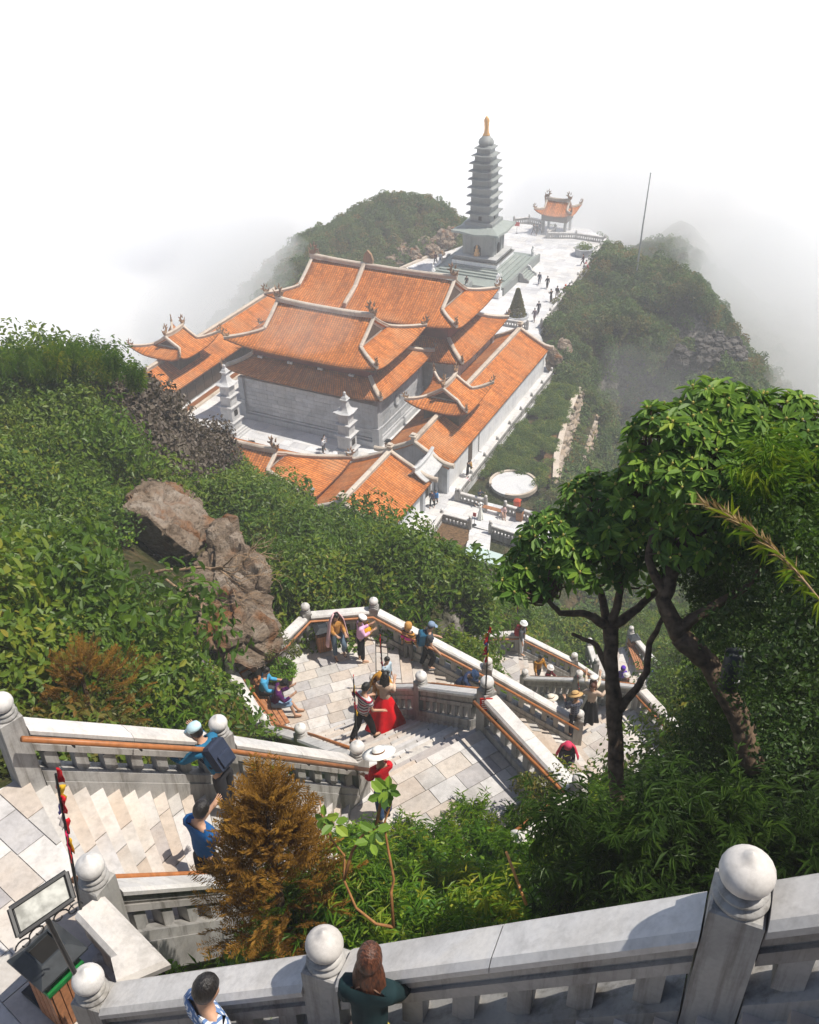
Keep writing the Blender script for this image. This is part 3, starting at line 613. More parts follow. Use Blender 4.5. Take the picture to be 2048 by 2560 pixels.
def hip_gable(parent, cx, cy, ze, zr, Lx, Ly, rl, tg=0.42, up=0.7, turn=False, drag=1.0, thick=0.16, ridge_w=0.3):
    """hip-and-gable temple roof, ridge along local x (or y when turn)"""
    def G(x, y, z): return Vector((cx-y, cy+x, z)) if turn else Vector((cx+x, cy+y, z))
    H = zr-ze; NX = 24
    def flare(s, tau): return abs(s)**4*max(0, 1-tau)**1.4
    def front(x_s, t, sg):
        tau = min(1, t/tg); hw = Lx-(Lx-rl)*tau; f = flare(x_s, tau)
        return G(x_s*(hw+0.35*f*up), sg*(-Ly*(1-t)-0.35*f*up), ze+H*hcurve(t)+up*f)
    def side(y_s, tau, sg):
        t = tg*tau; hw = Ly*(1-t); f = flare(y_s, tau)
        return G(sg*(Lx-(Lx-rl)*tau+0.35*f*up), y_s*(hw+0.35*f*up), ze+H*hcurve(t)+up*f)
    root = parent
    ts = [tg*i/5 for i in range(5)]+[tg+(1-tg)*i/5 for i in range(6)]
    for sg in (1, -1):
        rows = [[front(-1+2*j/NX, t, sg) for j in range(NX+1)] for t in ts]
        uvs = [[((-1+2*j/NX)*(Lx-(Lx-rl)*min(1, t/tg)), t*math.hypot(Ly, H)) for j in range(NX+1)] for t in ts]
        slope_mesh('roof_slope', rows, uvs, root, thick)
        tt = [i/5 for i in range(6)]
        rows = [[side(-1+2*j/NX, t, sg) for j in range(NX+1)] for t in tt]
        uvs = [[((-1+2*j/NX)*Ly*(1-tg*t), t*math.hypot(Lx-rl, H*hcurve(tg))) for j in range(NX+1)] for t in tt]
        slope_mesh('roof_slope', rows, uvs, root, thick)
        zg = ze+H*hcurve(tg); yg = Ly*(1-tg)
        MB().loft([[G(sg*(rl-0.3), -yg, zg-0.1), G(sg*(rl-0.3), yg, zg-0.1), G(sg*(rl-0.3), 0, zr-0.1)], [G(sg*(rl-0.12), -yg, zg-0.1), G(sg*(rl-0.12), yg, zg-0.1), G(sg*(rl-0.12), 0, zr-0.1)]]).build('gable', M['trim'], root)
        MB().loft([[G(sg*(rl-0.12), -yg*.62, zg+0.12), G(sg*(rl-0.12), yg*.62, zg+0.12), G(sg*(rl-0.12), 0, zg+(zr-zg)*.72)], [G(sg*(rl-0.09), -yg*.62, zg+0.12), G(sg*(rl-0.09), yg*.62, zg+0.12), G(sg*(rl-0.09), 0, zg+(zr-zg)*.72)]]).build('gable_panel', M['darkwood'], root)
        for s2 in (1, -1):
            verge = [front(1.0*sg if s2 > 0 else 1.0*sg, tg+(1-tg)*i/5, s2) for i in range(5, -1, -1)]
            bar(verge, ridge_w*.82, 0.34, 'verge_ridge', None, root, 0.06)
            hip = [front(sg, tg*i/7, s2) for i in range(7, -1, -1)]
            bar(hip, ridge_w*.76, 0.3, 'hip_ridge', None, root, 0.06)
            if drag:
                tip = hip[-1]; d = hip[-1]-hip[-3]; an = math.atan2(d.y, d.x); dragon(root, tip-d.normalized()*0.25*drag+Vector((0, 0, 0.12)), an, 0.72*drag)
    n = 12; rp = [G(rl*(-1+2*i/n)*1.03, 0, zr+0.22*abs(-1+2*i/n)**3) for i in range(n+1)]
    bar(rp, ridge_w*.95, 0.5, 'main_ridge', None, root, 0.08)
    if drag:
        for sg in (1, -1):
            q = G(sg*rl*0.99, 0, zr+0.5); d = G(sg, 0, 0)-G(0, 0, 0); dragon(root, q, math.atan2(d.y, d.x)+math.pi, 0.95*drag)
    return dict(G=G, zg=ze+H*hcurve(tg))
def skirt_roof(parent, cx, cy, ze, zi, Lx, Ly, lx, ly, up=0.5, drag=0.8, thick=0.16, turn=False):
    NX = 24
    def pt(ax, s, tau, sg):
        f = abs(s)**4*(1-tau)**1.4; z = ze+(zi-ze)*hcurve(tau, .25)+up*f
        X, Y = Lx-(Lx-lx)*tau, Ly-(Ly-ly)*tau
        if ax == 0: return Vector((cx+s*(X+.35*f*up), cy-sg*(Y+.35*f*up), z))
        return Vector((cx+sg*(X+.35*f*up), cy+s*(Y+.35*f*up), z))
    tt = [i/4 for i in range(5)]
    for ax in (0, 1):
        for sg in (1, -1):
            rows = [[pt(ax, -1+2*j/NX, t, sg) for j in range(NX+1)] for t in tt]; hw = Lx if ax == 0 else Ly; dp = (Ly-ly) if ax == 0 else (Lx-lx)
            slope_mesh('eave_slope', rows, [[((-1+2*j/NX)*hw, t*math.hypot(dp, zi-ze)) for j in range(NX+1)] for t in tt], parent, thick)
    for sx in (1, -1):
        for sg in (1, -1):
            hip = [pt(0, sx, 1-i/6, sg) for i in range(7)]; bar(hip, 0.28, 0.36, 'hip_ridge', None, parent, 0.06)
            if drag: d = hip[-1]-hip[-3]; dragon(parent, hip[-1]-d.normalized()*0.2+Vector((0, 0, 0.12)), math.atan2(d.y, d.x), 0.72*drag)
def gable_roof(parent, cx, y0, y1, ze, zr, hw, over=0.35, caps=True, thick=0.16, endt=True, ends=(1, 1)):
    """plain ridge roof along local y with raised end copings"""
    n = 8; ny = 12
    for sg in (1, -1):
        rows = [[Vector((cx+sg*hw*(1-i/n), y0+(y1-y0)*j/ny, ze+(zr-ze)*hcurve(i/n, .18))) for j in range(ny+1)] for i in range(n+1)]
        slope_mesh('roof_slope', rows, [[(y0+(y1-y0)*j/ny, i/n*math.hypot(hw, zr-ze)) for j in range(ny+1)] for i in range(n+1)], parent, thick)
    bar([(cx, y0, zr), (cx, (y0+y1)/2, zr), (cx, y1, zr)], 0.3, 0.45, 'main_ridge', None, parent, 0.06)
    for e, (yy, sg2) in enumerate(((y0, -1), (y1, 1))):
        if not ends[e]: continue
        for sg in (1, -1):
            pth = [Vector((cx+sg*hw*1.04*(1-i/6), yy, ze+(zr-ze)*hcurve(i/6, .18))) for i in range(7)]; pth[0].z += 0.18; pth.insert(0, pth[0]+Vector((sg*0.35, 0, 0.02)))
            bar(pth, 0.26, 0.42, 'verge_coping', None, parent, 0.05)
        if caps:
            mb = MB(); mb.bevbox((cx, yy, zr+0.42), (0.34, 0.34, 0.5), .02); mb.bevbox((cx, yy, zr+0.72), (0.62, 0.62, 0.12), .03); mb.bevbox((cx, yy, zr+0.86), (0.4, 0.4, 0.16), .03); mb.build('ridge_cap', M['trim'], parent)

_block = {}
def block_wall(parent, a, b, z0, z1, nrm, bw=1.05, bh=0.43, mat=None, depth=0.1, skip=None):
    """a face of separate ashlar blocks from a to b (local xy), standing a little proud of the core"""
    a, b = Vector(a), Vector(b); d = (b-a); ln = d.length; d.normalize(); an = math.atan2(d.y, d.x); nr = int(round((z1-z0)/bh)); hh = (z1-z0)/nr; rng = random.Random(int(ln*10+z1))
    key = (round(bw, 2), round(hh, 3), mat or 'wall')
    if key not in _block: _block[key] = MB().bevbox((0, 0, 0), (1, depth, hh-0.016), 0.006).mesh('stone_block', M[mat or 'wall'])
    for r_ in range(nr):
        s = -bw*0.5*(r_ % 2)
        while s < ln-0.02:
            s0, s1 = max(0, s), min(ln, s+bw*rng.choice((0.8, 1.0, 1.2)))
            if ln-s1 < 0.2: s1 = ln
            c = a+d*((s0+s1)/2)+Vector((nrm[0], nrm[1]))*rng.uniform(-0.012, 0.012)
            if not (skip and skip((s0+s1)/2, z0+(r_+.5)*hh)): inst('stone_block', _block[key], parent, (c.x, c.y, z0+(r_+.5)*hh), (0, 0, an), (max(.05, s1-s0-0.016), 1, 1))
            s = s1

def troot(name, u, w, label, cat, rz=0.0, group=None): return empty(name, T(u, w, 0), TA+rz, label, cat, group)

# ---------------------------------------------------------------- the court and the plaza
pave('temple_court', 'white paved temple court and plaza', COURT, 0.0, TA, 1.5, 1.0, M['plaza'], 0.008, 0.05, True)

def hall(u0, u1, w0, w1, label, ridge_u, bodies):
    cu, cw = (u0+u1)/2, (w0+w1)/2; r = troot('temple_hall', cu, cw, label, 'temple'); hx, hy = (u1-u0)/2, (w1-w0)/2
    core = MB(); core.box((0, 0, 2.25), (2*hx-0.1, 2*hy-0.1, 4.5)); core.build('wall_core', M['wall'], r)
    wf = empty('wall', (0, 0, 0)); wf.parent = r
    block_wall(wf, (-hx, -hy), (hx, -hy), 0.9, 4.5, (0, -1)); block_wall(wf, (hx, -hy), (hx, hy), 0.9, 4.5, (1, 0))
    p = MB(); p.bevbox((0, 0, 0.3), (2*hx+0.7, 2*hy+0.7, 0.62), .03); p.build('plinth', M['wall'], r)
    b = MB()
    for z, e in ((0.75, 0.28), (1.72, 0.22)): b.bevbox((0, 0, z), (2*hx+e, 2*hy+e, 0.2), .03)
    b.build('string_course', M['wall'], r)
    for sx in (1, -1):
        for sy in (1, -1): c = MB(); c.bevbox((sx*(hx+.02), sy*(hy+.02), 1.2), (0.72, 0.72, 2.0), .03); c.bevbox((sx*hx, sy*hy, 3.1), (0.55, 0.55, 3.0), .02); c.build('corner_pier', M['wall'], r)
    return r, hx, hy
def round_window(r, x, y, z, ax):
    n = 20; mb = MB()
    rings = []
    for i in range(n+1):
        a = 2*math.pi*i/n; rings.append([(x+o, y+rr*math.cos(a), z+rr*math.sin(a)) for rr, o in ((0.62, 0.0), (0.62, 0.16), (0.46, 0.16), (0.46, 0.0))])
    mb.loft(rings, False); w = mb.build('round_window', M['wall'], r)
    MB().loft([[(x+0.02, y+0.47*math.cos(2*math.pi*i/n), z+0.47*math.sin(2*math.pi*i/n)) for i in range(n)], [(x+0.06, y+0.47*math.cos(2*math.pi*i/n), z+0.47*math.sin(2*math.pi*i/n)) for i in range(n)]]).build('window_panel', M['plaster'], w)
# first hall
r, hx, hy = hall(-53.6, -38.4, 71.0, 80.4, 'nearer temple hall with two tiers of orange tiled roofs and dark red clerestory', None, None)
skirt_roof(r, 0, 0, 5.35, 6.75, hx+1.05, hy+1.05, hx-1.0, hy-0.9, 0.55)
MB().box((0, 0, 7.2), (2*hx-2.2, 2*hy-2.0, 3.0)).build('clerestory', M['redwall'], r)
hip_gable(r, 0, -0.3, 8.15, 11.15, hx+0.55, hy+0.4, 5.35, 0.46, 0.75)
bk = MB()
for i in range(4):
    for sy in (-1,): inst('floodlight', MB().box((0, 0, 0.1), (0.22, 0.2, 0.2)).box((0.3, 0, 0.1), (0.22, 0.2, 0.2)).mesh('floodlight', M['white']), r, (-5.6+i*3.4, -hy+0.62, 6.75))
ev = MB()
for sx in (1, -1): ev.box((sx*(hx-0.55), 0, 7.9), (0.5, 2*hy-1.0, 0.5))
ev.box((0, -hy+0.7, 7.9), (2*hx-1, 0.5, 0.5)); ev.build('eave_beam', M['darkwood'], r)
round_window(r, hx+0.05, -0.4, 3.2, 0)
# second hall
r, hx, hy = hall(-56.2, -34.9, 82.2, 91.6, 'farther and wider temple hall with two tiers of orange tiled roofs', None, None)
skirt_roof(r, 0, 0, 5.0, 6.6, hx+1.1, hy+1.5, hx-1.4, hy-1.0, 0.6)
MB().box((0, 0, 7.2), (2*hx-3.0, 2*hy-2.2, 3.4)).build('clerestory', M['redwall'], r)
hip_gable(r, 0, -0.3, 8.35, 11.55, hx+0.2, hy+0.75, 8.4, 0.44, 0.85)
# the ridge that joins the two halls
bar([(-2.0, -0.5, 11.6), (-2.0, -2.6, 9.9), (-2.0, -5.0, 8.85)], 0.32, 0.45, 'valley_ridge', None, r, 0.1)
dsk = [(0, 0), (1, .1), (1.15, .8), (.8, 1.6), (0.1, 2.1), (-.5, 1.5), (-.8, .7), (-.6, .1)]
MB().loft([[(-1.7+x*.6, -0.3, 11.7+z*.8) for x, z in dsk], [(-1.7+x*.6, 0.0, 11.7+z*.8) for x, z in dsk]]).build('ridge_crest', M['dragon'], r)
round_window(r, hx+0.05, 0.6, 3.0, 0)

# ---------------------------------------------------------------- right corridor with its little roof pavilion
r = troot('corridor_house', -32.15, 66.3, 'long corridor house with an orange ridge roof and pale outer wall', 'temple building')
Lc = 26.6; mb = MB(); mb.box((0, Lc/2, 1.35), (6.1, Lc, 2.7)); mb.loft([[(-3.0, 0, 2.7), (3.0, 0, 2.7), (0, 0, 4.3)], [(-3.0, Lc, 2.7), (3.0, Lc, 2.7), (0, Lc, 4.3)]]); mb.build('wall', M['plaster'], r)
MB().loft([[(-3.0, -0.05, 0.2), (3.0, -0.05, 0.2), (3.0, -0.05, 2.6), (0, -0.05, 4.25), (-3.0, -0.05, 2.6)], [(-3.0, 0.0, 0.2), (3.0, 0.0, 0.2), (3.0, 0.0, 2.6), (0, 0.0, 4.25), (-3.0, 0.0, 2.6)]]).build('gable_wall', M['wall'], r)
for sx in (1, -1): MB().bevbox((sx*3.0, 0.1, 1.3), (0.5, 0.5, 2.7), .02).build('corner_pier', M['wall'], r)
dr = MB().box((3.06, 5.6, 1.1), (0.06, 0.9, 2.2)).build('door', M['darkwood'], r)
MB().bevbox((3.1, 5.6, 0.1), (0.4, 1.2, 0.2), .02).build('door_step', M['marble'], r)
gable_roof(r, 0, -0.2, Lc+0.2, 2.75, 4.55, 3.45)
MB().tube([(3.12, 7.6, 2.7), (3.12, 7.6, 0.2), (3.35, 7.8, 0.1)], 0.035, 6).build('drainpipe', M['black'], r)
MB().box((0, 7.6, 4.4), (3.6, 3.6, 1.6)).build('pavilion_wall', M['darkwood'], r)
hip_gable(r, 0, 7.7, 5.15, 6.75, 3.0, 2.85, 1.5, 0.45, 0.8, True, 0.75, 0.12, 0.22)

# left corridor wing
r = troot('corridor_house', -63.2, 66.2, 'left corridor house half hidden behind the hill, with brown panelled wall', 'temple building')
Lw = 26.0; mb = MB(); mb.box((0, Lw/2, 1.35), (4.6, Lw, 2.7)); mb.loft([[(-2.3, 0, 2.7), (2.3, 0, 2.7), (0, 0, 4.2)], [(-2.3, Lw, 2.7), (2.3, Lw, 2.7), (0, Lw, 4.2)]]); mb.build('wall', M['wall'], r)
for i in range(16): MB().bevbox((2.34, 1.0+i*1.5, 1.35), (0.08, 1.4, 2.3), .02).build('wall_panel', M['darkwood'], r)
MB().box((2.4, 1.4, 1.1), (0.05, 1.0, 2.2)).build('doorway', M['dark'], r)
gable_roof(r, 0, -0.2, Lw+0.2, 2.75, 4.5, 3.2, ends=(1, 0))
MB().box((0.2, 6.9, 4.4), (2.8, 3.6, 1.7)).build('pavilion_wall', M['darkwood'], r)
hip_gable(r, 0.2, 6.9, 5.2, 6.75, 3.2, 2.9, 1.5, 0.45, 0.9, True, 0.75, 0.12, 0.22)
MB().box((3.2, 10, 0.1), (0.7, 19, 0.2)).build('terracotta_gutter', M['tile'], r); MB().bevbox((3.72, 10, 0.12), (0.3, 19, 0.25), .02).build('kerb', M['trim'], r)

# gate houses in front
r = troot('gate_house', -46.5, 58.6, 'front gate house with an orange hip roof, cut off by the green hill', 'temple building')
MB().box((0, 0, 1.7), (18.6, 3.6, 3.4)).build('wall', M['whitestone'], r)
for sx in (1, -1): MB().bevbox((sx*9.3, -1.7, 1.9), (0.4, 0.4, 3.8), .02).build('corner_pier', M['wall'], r)
hip_gable(r, 0, 0, 3.5, 5.15, 10.1, 3.3, 4.9, 0.55, 0.7, False, 0.9)
r = troot('side_gate_house', -33.1, 55.0, 'small front house with a plain orange ridge roof and stone ridge caps', 'temple building')
mb = MB(); mb.box((0, 3.9, 1.4), (6.6, 7.6, 2.8)); mb.build('wall', M['plaster'], r); gable_roof(r, 0, -0.2, 8.4, 2.8, 4.75, 4.0)
for sx in (1, -1): MB().bevbox((sx*3.3, 7.7, 1.3), (0.5, 0.5, 2.6), .02).build('corner_pier', M['wall'], r)
r = troot('moon_gate', -30.4, 64.4, 'small white stone moon gate with a curved roof between two houses', 'gate')
mb = MB(); n = 18; out = [(-1.6, 0), (1.6, 0), (1.6, 3.0), (-1.6, 3.0)]
fr = []
for i in range(n+1): a = math.pi*(i/n); fr.append((0.85*math.cos(a), 1.1+0.95*math.sin(a)))
ring = [(-1.6, 0), (-1.6, 3.0), (1.6, 3.0), (1.6, 0), (0.85, 0)]+fr+[(-0.85, 0)]
mb.loft([[(x, -0.3, z) for x, z in ring], [(x, 0.3, z) for x, z in ring]]); g = mb.build('gate_wall', M['whitestone'], r); g.rotation_euler = (0, 0, math.pi/2)
MB().box((0, 0, 1), (0.1, 1.75, 2.0)).build('gate_opening', M['dark'], r)
rows = lambda s: [[Vector((s*1.15*(1-i/4), -1.9+3.8*j/8, 3.0+0.85*hcurve(i/4, .5)+0.28*abs(-1+2*j/8)**3)) for j in range(9)] for i in range(5)]
for s in (1, -1):
    o = MB().grid(rows(s)).build('roof_slab', M['whitestone'], r, True); md = o.modifiers.new('t', 'SOLIDIFY'); md.thickness = 0.12; md.offset = -1
    if sum(p.normal.z for p in o.data.polygons) < 0: o.data.flip_normals()
bar([(0, -1.95, 4.2), (0, -1, 3.95), (0, 1, 3.95), (0, 1.95, 4.2)], 0.22, 0.35, 'main_ridge', M['whitestone'], r)
for sy in (1, -1):
    for sx in (1, -1): MB().lathe([(0.22, 0), (0.22, 0.3), (0.13, 0.4), (0.13, 2.6), (0.2, 2.75), (0.2, 3.0)], (sx*0.45, sy*1.75, 0), 10).build('column', M['wall'], r, True)

# ---------------------------------------------------------------- two stone lantern columns
def stone_column(u, w, label):
    r = troot('stone_column', u, w, label, 'column', 0, 'paired stone columns in the court')
    b = MB()
    for s, z0, z1 in ((2.5, 0, .22), (2.15, .22, .44), (1.85, .44, .66)): b.bevbox((0, 0, (z0+z1)/2), (s, s, z1-z0), .03)
    b.build('base_step', M['whitestone'], r)
    z = 0.66
    for i, (s, h) in enumerate(((1.42, 0.9), (1.3, 1.45), (1.15, 1.0), (1.02, 0.95))):
        q = MB(); q.bevbox((0, 0, z+h/2), (s, s, h), .02); bd = q.build('shaft_block', M['whitestone'], r)
        for a in range(4):
            f = MB(); f.bevbox((s/2+.004, 0, z+h/2), (0.03, s*.62, h*.62), .01); fo = f.build('panel', M['whitestone'], bd); fo.rotation_euler = (0, 0, a*math.pi/2)
        if i == 1:
            o = MB().box((s/2+.03, 0, z+h*.52), (0.05, s*.42, h*.42)).build('niche', M['dark'], bd)
        z += h; c = MB(); c.bevbox((0, 0, z+.06), (s+.42, s+.42, .12), .03); c.build('cornice', M['whitestone'], r); z += .13
    rf = MB(); rings = []
    for i in range(6):
        t = i/5; hw = 0.86*(1-t)+0.2*t; hw *= 1-0.25*math.sin(t*math.pi); zz = z+1.0*hcurve(t, .5); rings.append([(x*hw, y*hw, zz+(0.12*(1-t)**3 if x*y else 0)) for x, y in ((-1, -1), (0, -1), (1, -1), (1, 0), (1, 1), (0, 1), (-1, 1), (-1, 0))])
    rf.loft(rings); rf.build('roof', M['whitestone'], r); z += 1.0
    fb = MB(); fb.bevbox((0, 0, z+.1), (.5, .5, .2), .03); fb.bevbox((0, 0, z+.26), (.74, .74, .1), .03); fb.loft([[(x*k2, y*k2, z+zz) for x, y in ((-1, -1), (1, -1), (1, 1), (-1, 1))] for k2, zz in ((.3, .3), (.22, .5), (.12, .62), (.12, .72))]); fb.build('finial_block', M['whitestone'], r)
    MB().ico((0, 0, z+.85), .14, 2, (1, 1, 1.15)).build('finial', M['whitestone'], r, True)
stone_column(-52.9, 67.6, 'left stone lantern column in front of the nearer hall')
stone_column(-39.6, 67.3, 'right stone lantern column near the hall corner')

# ---------------------------------------------------------------- eleven-storey stone tower
r = troot('stone_pagoda', -47.3, 120.0, 'tall grey-green stone pagoda with eleven eaves and golden spire', 'pagoda')
pf = MB(); pf.bevbox((0.35, -0.6, 0.45), (11.0, 14.2, 0.9), .03); pf.build('platform', M['greenpave'], r)
for i in range(4):
    s = 1-i*0.11; MB().bevbox((0, 0, 0.9+0.2*i+0.1), (10.3*s, 9.6*s+.6, 0.2), .02).build('platform_step', M['greenpave'], r)
for i, (s, z0, z1) in enumerate(((6.5, 1.7, 2.35), (6.0, 2.35, 2.75))): q = MB(); q.bevbox((0, 0, (z0+z1)/2), (s, s, z1-z0), .06); q.build('base_moulding', M['darkstone'], r)
for i in range(2):
    s = (6.7, 6.2)[i]; MB().bevbox((0, 0, (2.3, 2.8)[i]), (s, s, .1), .03).build('base_band', M['darkstone'], r)
HB = 4.3; bd = MB(); bd.box((0, 0, 2.75+1.55), (HB, HB, 3.1)); body = bd.build('body', M['greenstone'], r)
for a in range(4):
    A = a*math.pi/2
    for y in (-1.85, -0.95, 0.95, 1.85): q = MB(); q.bevbox((HB/2+.02, y, 4.2), (.12, .28, 2.9), .02); o = q.build('pilaster', M['greenstone'], body); o.rotation_euler = (0, 0, A)
    pr = [(-.5, 2.85), (.5, 2.85)]+[(.5*math.cos(math.pi*i/10), 3.75+.5*math.sin(math.pi*i/10)) for i in range(11)]
    o = MB().loft([[(HB/2+.02, y, z) for y, z in pr], [(HB/2+.06, y, z) for y, z in pr]]).build('niche', M['dark'], body); o.rotation_euler = (0, 0, A)
def pag_eave(z, hw, th, over, mat, name='eave'):
    o = hw+over; rings = []
    for t, zz in ((0, -th*.4), (0, 0), (1, th)):
        k_ = o*(1-t)+hw*.9*t; rings.append([(x*k_, y*k_, z+zz+(0.22*over if (t == 0 and x*y) else 0)) for x, y in ((-1, -1), (-.6, -1), (0, -1), (.6, -1), (1, -1), (1, -.6), (1, 0), (1, .6), (1, 1), (.6, 1), (0, 1), (-.6, 1), (-1, 1), (-1, .6), (-1, 0), (-1, -.6))])
    return MB().loft(rings).build(name, mat, r)
pag_eave(5.95, 2.2, .75, 1.15, M['greenpave'], 'lower_eave'); MB().bevbox((0, 0, 5.8), (HB+.5, HB+.5, .3), .04).build('cornice', M['darkstone'], r)
z = 6.6
MB().bevbox((0, 0, z+.25), (3.9, 3.9, .6), .05).build('tier_base', M['greenstone'], r); z += .5
EW = (3.85, 3.75, 3.68, 3.6, 3.52, 3.44, 3.3, 2.9, 2.4)
for i in range(9):
    s = EW[i]*.76; h = 1.16-i*0.035; q = MB(); q.bevbox((0, 0, z+h/2), (s, s, h), .02); st = q.build('tier', M['greenstone'], r)
    if i == 0:
        for a in range(4): o = MB().box((s/2+.02, 0, z+h*.45), (.05, .45, .55)).build('tier_niche', M['dark'], st); o.rotation_euler = (0, 0, a*math.pi/2)
    z += h-.12; pag_eave(z, s/2-.05, .3, (EW[i]-s)/2+.05, M['greenstone']); z += .15
zt = z+.3
MB().lathe([(0.8, 0), (0.8, .2), (1.0, .4), (1.02, .62), (0.9, .95), (.62, 1.15), (.5, 1.4)], (0, 0, z-.1), 16).build('lotus_dome', M['greenstone'], r, True)
MB().lathe([(.5, 0), (.46, .2), (.34, .42), (.3, .75), (.3, 1.2), (.36, 1.4), (.3, 1.5), (.38, 1.75), (.36, 1.95), (.22, 2.2), (.06, 2.4), (0, 2.45)], (0, 0, z+1.25), 14).build('golden_spire', M['gold'], r, True)
PAG_TOP = z+1.45+2.9
# balustrades and scroll steps round the platform
for sg, x in ((1, 5.9), (-1, -5.2)):
    MB().bevbox((x, -0.6, 0.55), (.3, 14.2, 1.1), .03).build('platform_parapet', M['greenstone'], r)
for y in (-2.2, 1.0):
    for x in (6.1, -5.4): s = 1 if x > 0 else -1; prof = [(0, 0), (1.4*s, 0), (1.4*s, .3), (1.0*s, .55), (.7*s, .6), (.4*s, 1.2), (0, 1.3)]; MB().loft([[(x+a, y, b) for a, b in prof], [(x+a, y+.25, b) for a, b in prof]]).build('scroll_wall', M['darkstone'], r)
for j in range(4): MB().bevbox((6.15+.3*j, -0.5, .45-.1*j), (.3, 2.9, .9-.2*j), .01).build('side_step', M['greenpave'], r)
for j in range(5): MB().bevbox((-.5, -7.8-.32*j, .45-.09*j), (3.2, .32, .9-.18*j), .01).build('front_step', M['greenpave'], r)
for x in (-2.3, 1.4): MB().bevbox((x, -8.4, .7), (.3, 1.9, 1.4), .03).build('step_wall', M['greenstone'], r)
# seated golden figure in the front niche
g = troot('golden_statue', -47.3, 117.75, 'golden seated statue in the niche of the pagoda', 'statue')
MB().lathe([(0, 0), (.42, 0), (.45, .12), (.3, .2), (.42, .3), (.40, .42), (.26, .55), (.25, .75), (.3, .88), (.1, .98), (.09, 1.02), (.15, 1.1), (.15, 1.24), (.07, 1.36), (.05, 1.45), (0, 1.47)], (0, -0.1, 2.86), 14).build('figure', M['gold'], g, True)
# ---------------------------------------------------------------- leaves
class Leaves:
    """many separate leaves in one mesh, each with its own tone"""
    def __init__(s): s.v = []; s.f = []; s.t = []
    def leaf(s, p, d, n, ln, w, tone, fold=0.18, droop=0.15, shape='oval'):
        p = Vector(p); d = Vector(d).normalized(); n = Vector(n); sd = d.cross(n); sd = sd.normalized() if sd.length > 1e-5 else d.orthogonal().normalized(); n = sd.cross(d).normalized(); i = len(s.v)
        tip = p+d*ln-n*droop*ln
        if shape == 'lance':
            m = p+d*ln*.4-n*droop*ln*.1; s.v += [tuple(p), tuple(m+sd*w/2+n*fold*w), tuple(tip), tuple(m-sd*w/2+n*fold*w)]; s.f += [(i, i+1, i+2), (i, i+2, i+3)]; s.t += [tone]*4
        else:
            a, b = p+d*ln*.33, p+d*ln*.74-n*droop*ln*.45
            s.v += [tuple(p), tuple(a+sd*w*.46+n*fold*w), tuple(b+sd*w*.42+n*fold*w), tuple(tip), tuple(b-sd*w*.42+n*fold*w), tuple(a-sd*w*.46+n*fold*w)]
            s.f += [(i, i+1, i+2, i+3), (i, i+3, i+4, i+5)]; s.t += [tone]*6
    def mesh(s, name, mat):
        me = bpy.data.meshes.new(name); me.from_pydata(s.v, [], s.f); me.materials.append(mat)
        a = me.attributes.new('tone', 'FLOAT', 'POINT'); a.data.foreach_set('value', s.t); me.update(); return me
    def build(s, name, mat, parent=None):
        o = bpy.data.objects.new(name, s.mesh(name, mat)); COL.objects.link(o); o.parent = parent; return o
def rdir(rng, zmin=-1.0):
    while True:
        v = Vector((rng.uniform(-1, 1), rng.uniform(-1, 1), rng.uniform(zmin, 1)))
        if 0.05 < v.length < 1: return v.normalized()
GREEN = [(0.010, 0.028, 0.006), (0.022, 0.062, 0.010), (0.040, 0.100, 0.015), (0.075, 0.135, 0.022), (0.125, 0.165, 0.030)]
M['leaf_vine'] = leafmat('vine_leaf', [(0.0347, 0.0884, 0.0103), (0.0694, 0.1768, 0.0146), (0.13, 0.2651, 0.0186), (0.2021, 0.3314, 0.0207), (0.2888, 0.3535, 0.029)])
M['leaf_bamboo'] = leafmat('bamboo_leaf', [(0.0301, 0.0807, 0.0086), (0.0664, 0.1498, 0.013), (0.1205, 0.219, 0.0162), (0.2561, 0.2998, 0.0238), (0.4519, 0.3459, 0.0378)])
M['leaf_shrub'] = leafmat('shrub_leaf', [(0.0322, 0.0639, 0.008), (0.0578, 0.1181, 0.0127), (0.1028, 0.177, 0.0161), (0.1768, 0.2263, 0.023), (0.3053, 0.2583, 0.0346)])
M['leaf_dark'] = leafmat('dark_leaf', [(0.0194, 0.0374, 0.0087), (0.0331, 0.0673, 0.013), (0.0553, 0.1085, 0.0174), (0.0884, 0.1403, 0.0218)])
M['leaf_olive'] = leafmat('olive_leaf', [(0.0371, 0.0506, 0.0108), (0.0759, 0.0979, 0.0162), (0.1266, 0.135, 0.0243), (0.1856, 0.1435, 0.0338), (0.2363, 0.1266, 0.0338)])
M['leaf_mauve'] = leafmat('mauve_leaf', [(0.0451, 0.0322, 0.0246), (0.0885, 0.0676, 0.0524), (0.1368, 0.1095, 0.0847), (0.2093, 0.1771, 0.1386)], 0.5, 0.3, 0.2)
M['leaf_far'] = leafmat('far_leaf', [(0.033, 0.063, 0.015), (0.0618, 0.1126, 0.0244), (0.0928, 0.153, 0.0338), (0.1341, 0.162, 0.0413), (0.1753, 0.1394, 0.0488)], 0.6, 0.2, 0.25)
M['leaf_rust'] = leafmat('rust_needle', [(0.0387, 0.0263, 0.0094), (0.1436, 0.0718, 0.014), (0.2652, 0.1375, 0.0211), (0.3646, 0.1973, 0.0293)], 0.6, 0.2, 0.3)
M['leaf_rhodo'] = leafmat('rhododendron_leaf', [(0.0368, 0.0854, 0.0198), (0.0734, 0.1511, 0.0264), (0.1286, 0.2314, 0.033), (0.2203, 0.3413, 0.0396), (0.4038, 0.4388, 0.0579)], 0.5, 0.28, 0.3)
M['straw'] = leafmat('dry_straw', [(0.20, 0.13, 0.06), (0.34, 0.24, 0.12), (0.46, 0.34, 0.19)], 0.7, 0.2, 0.3)

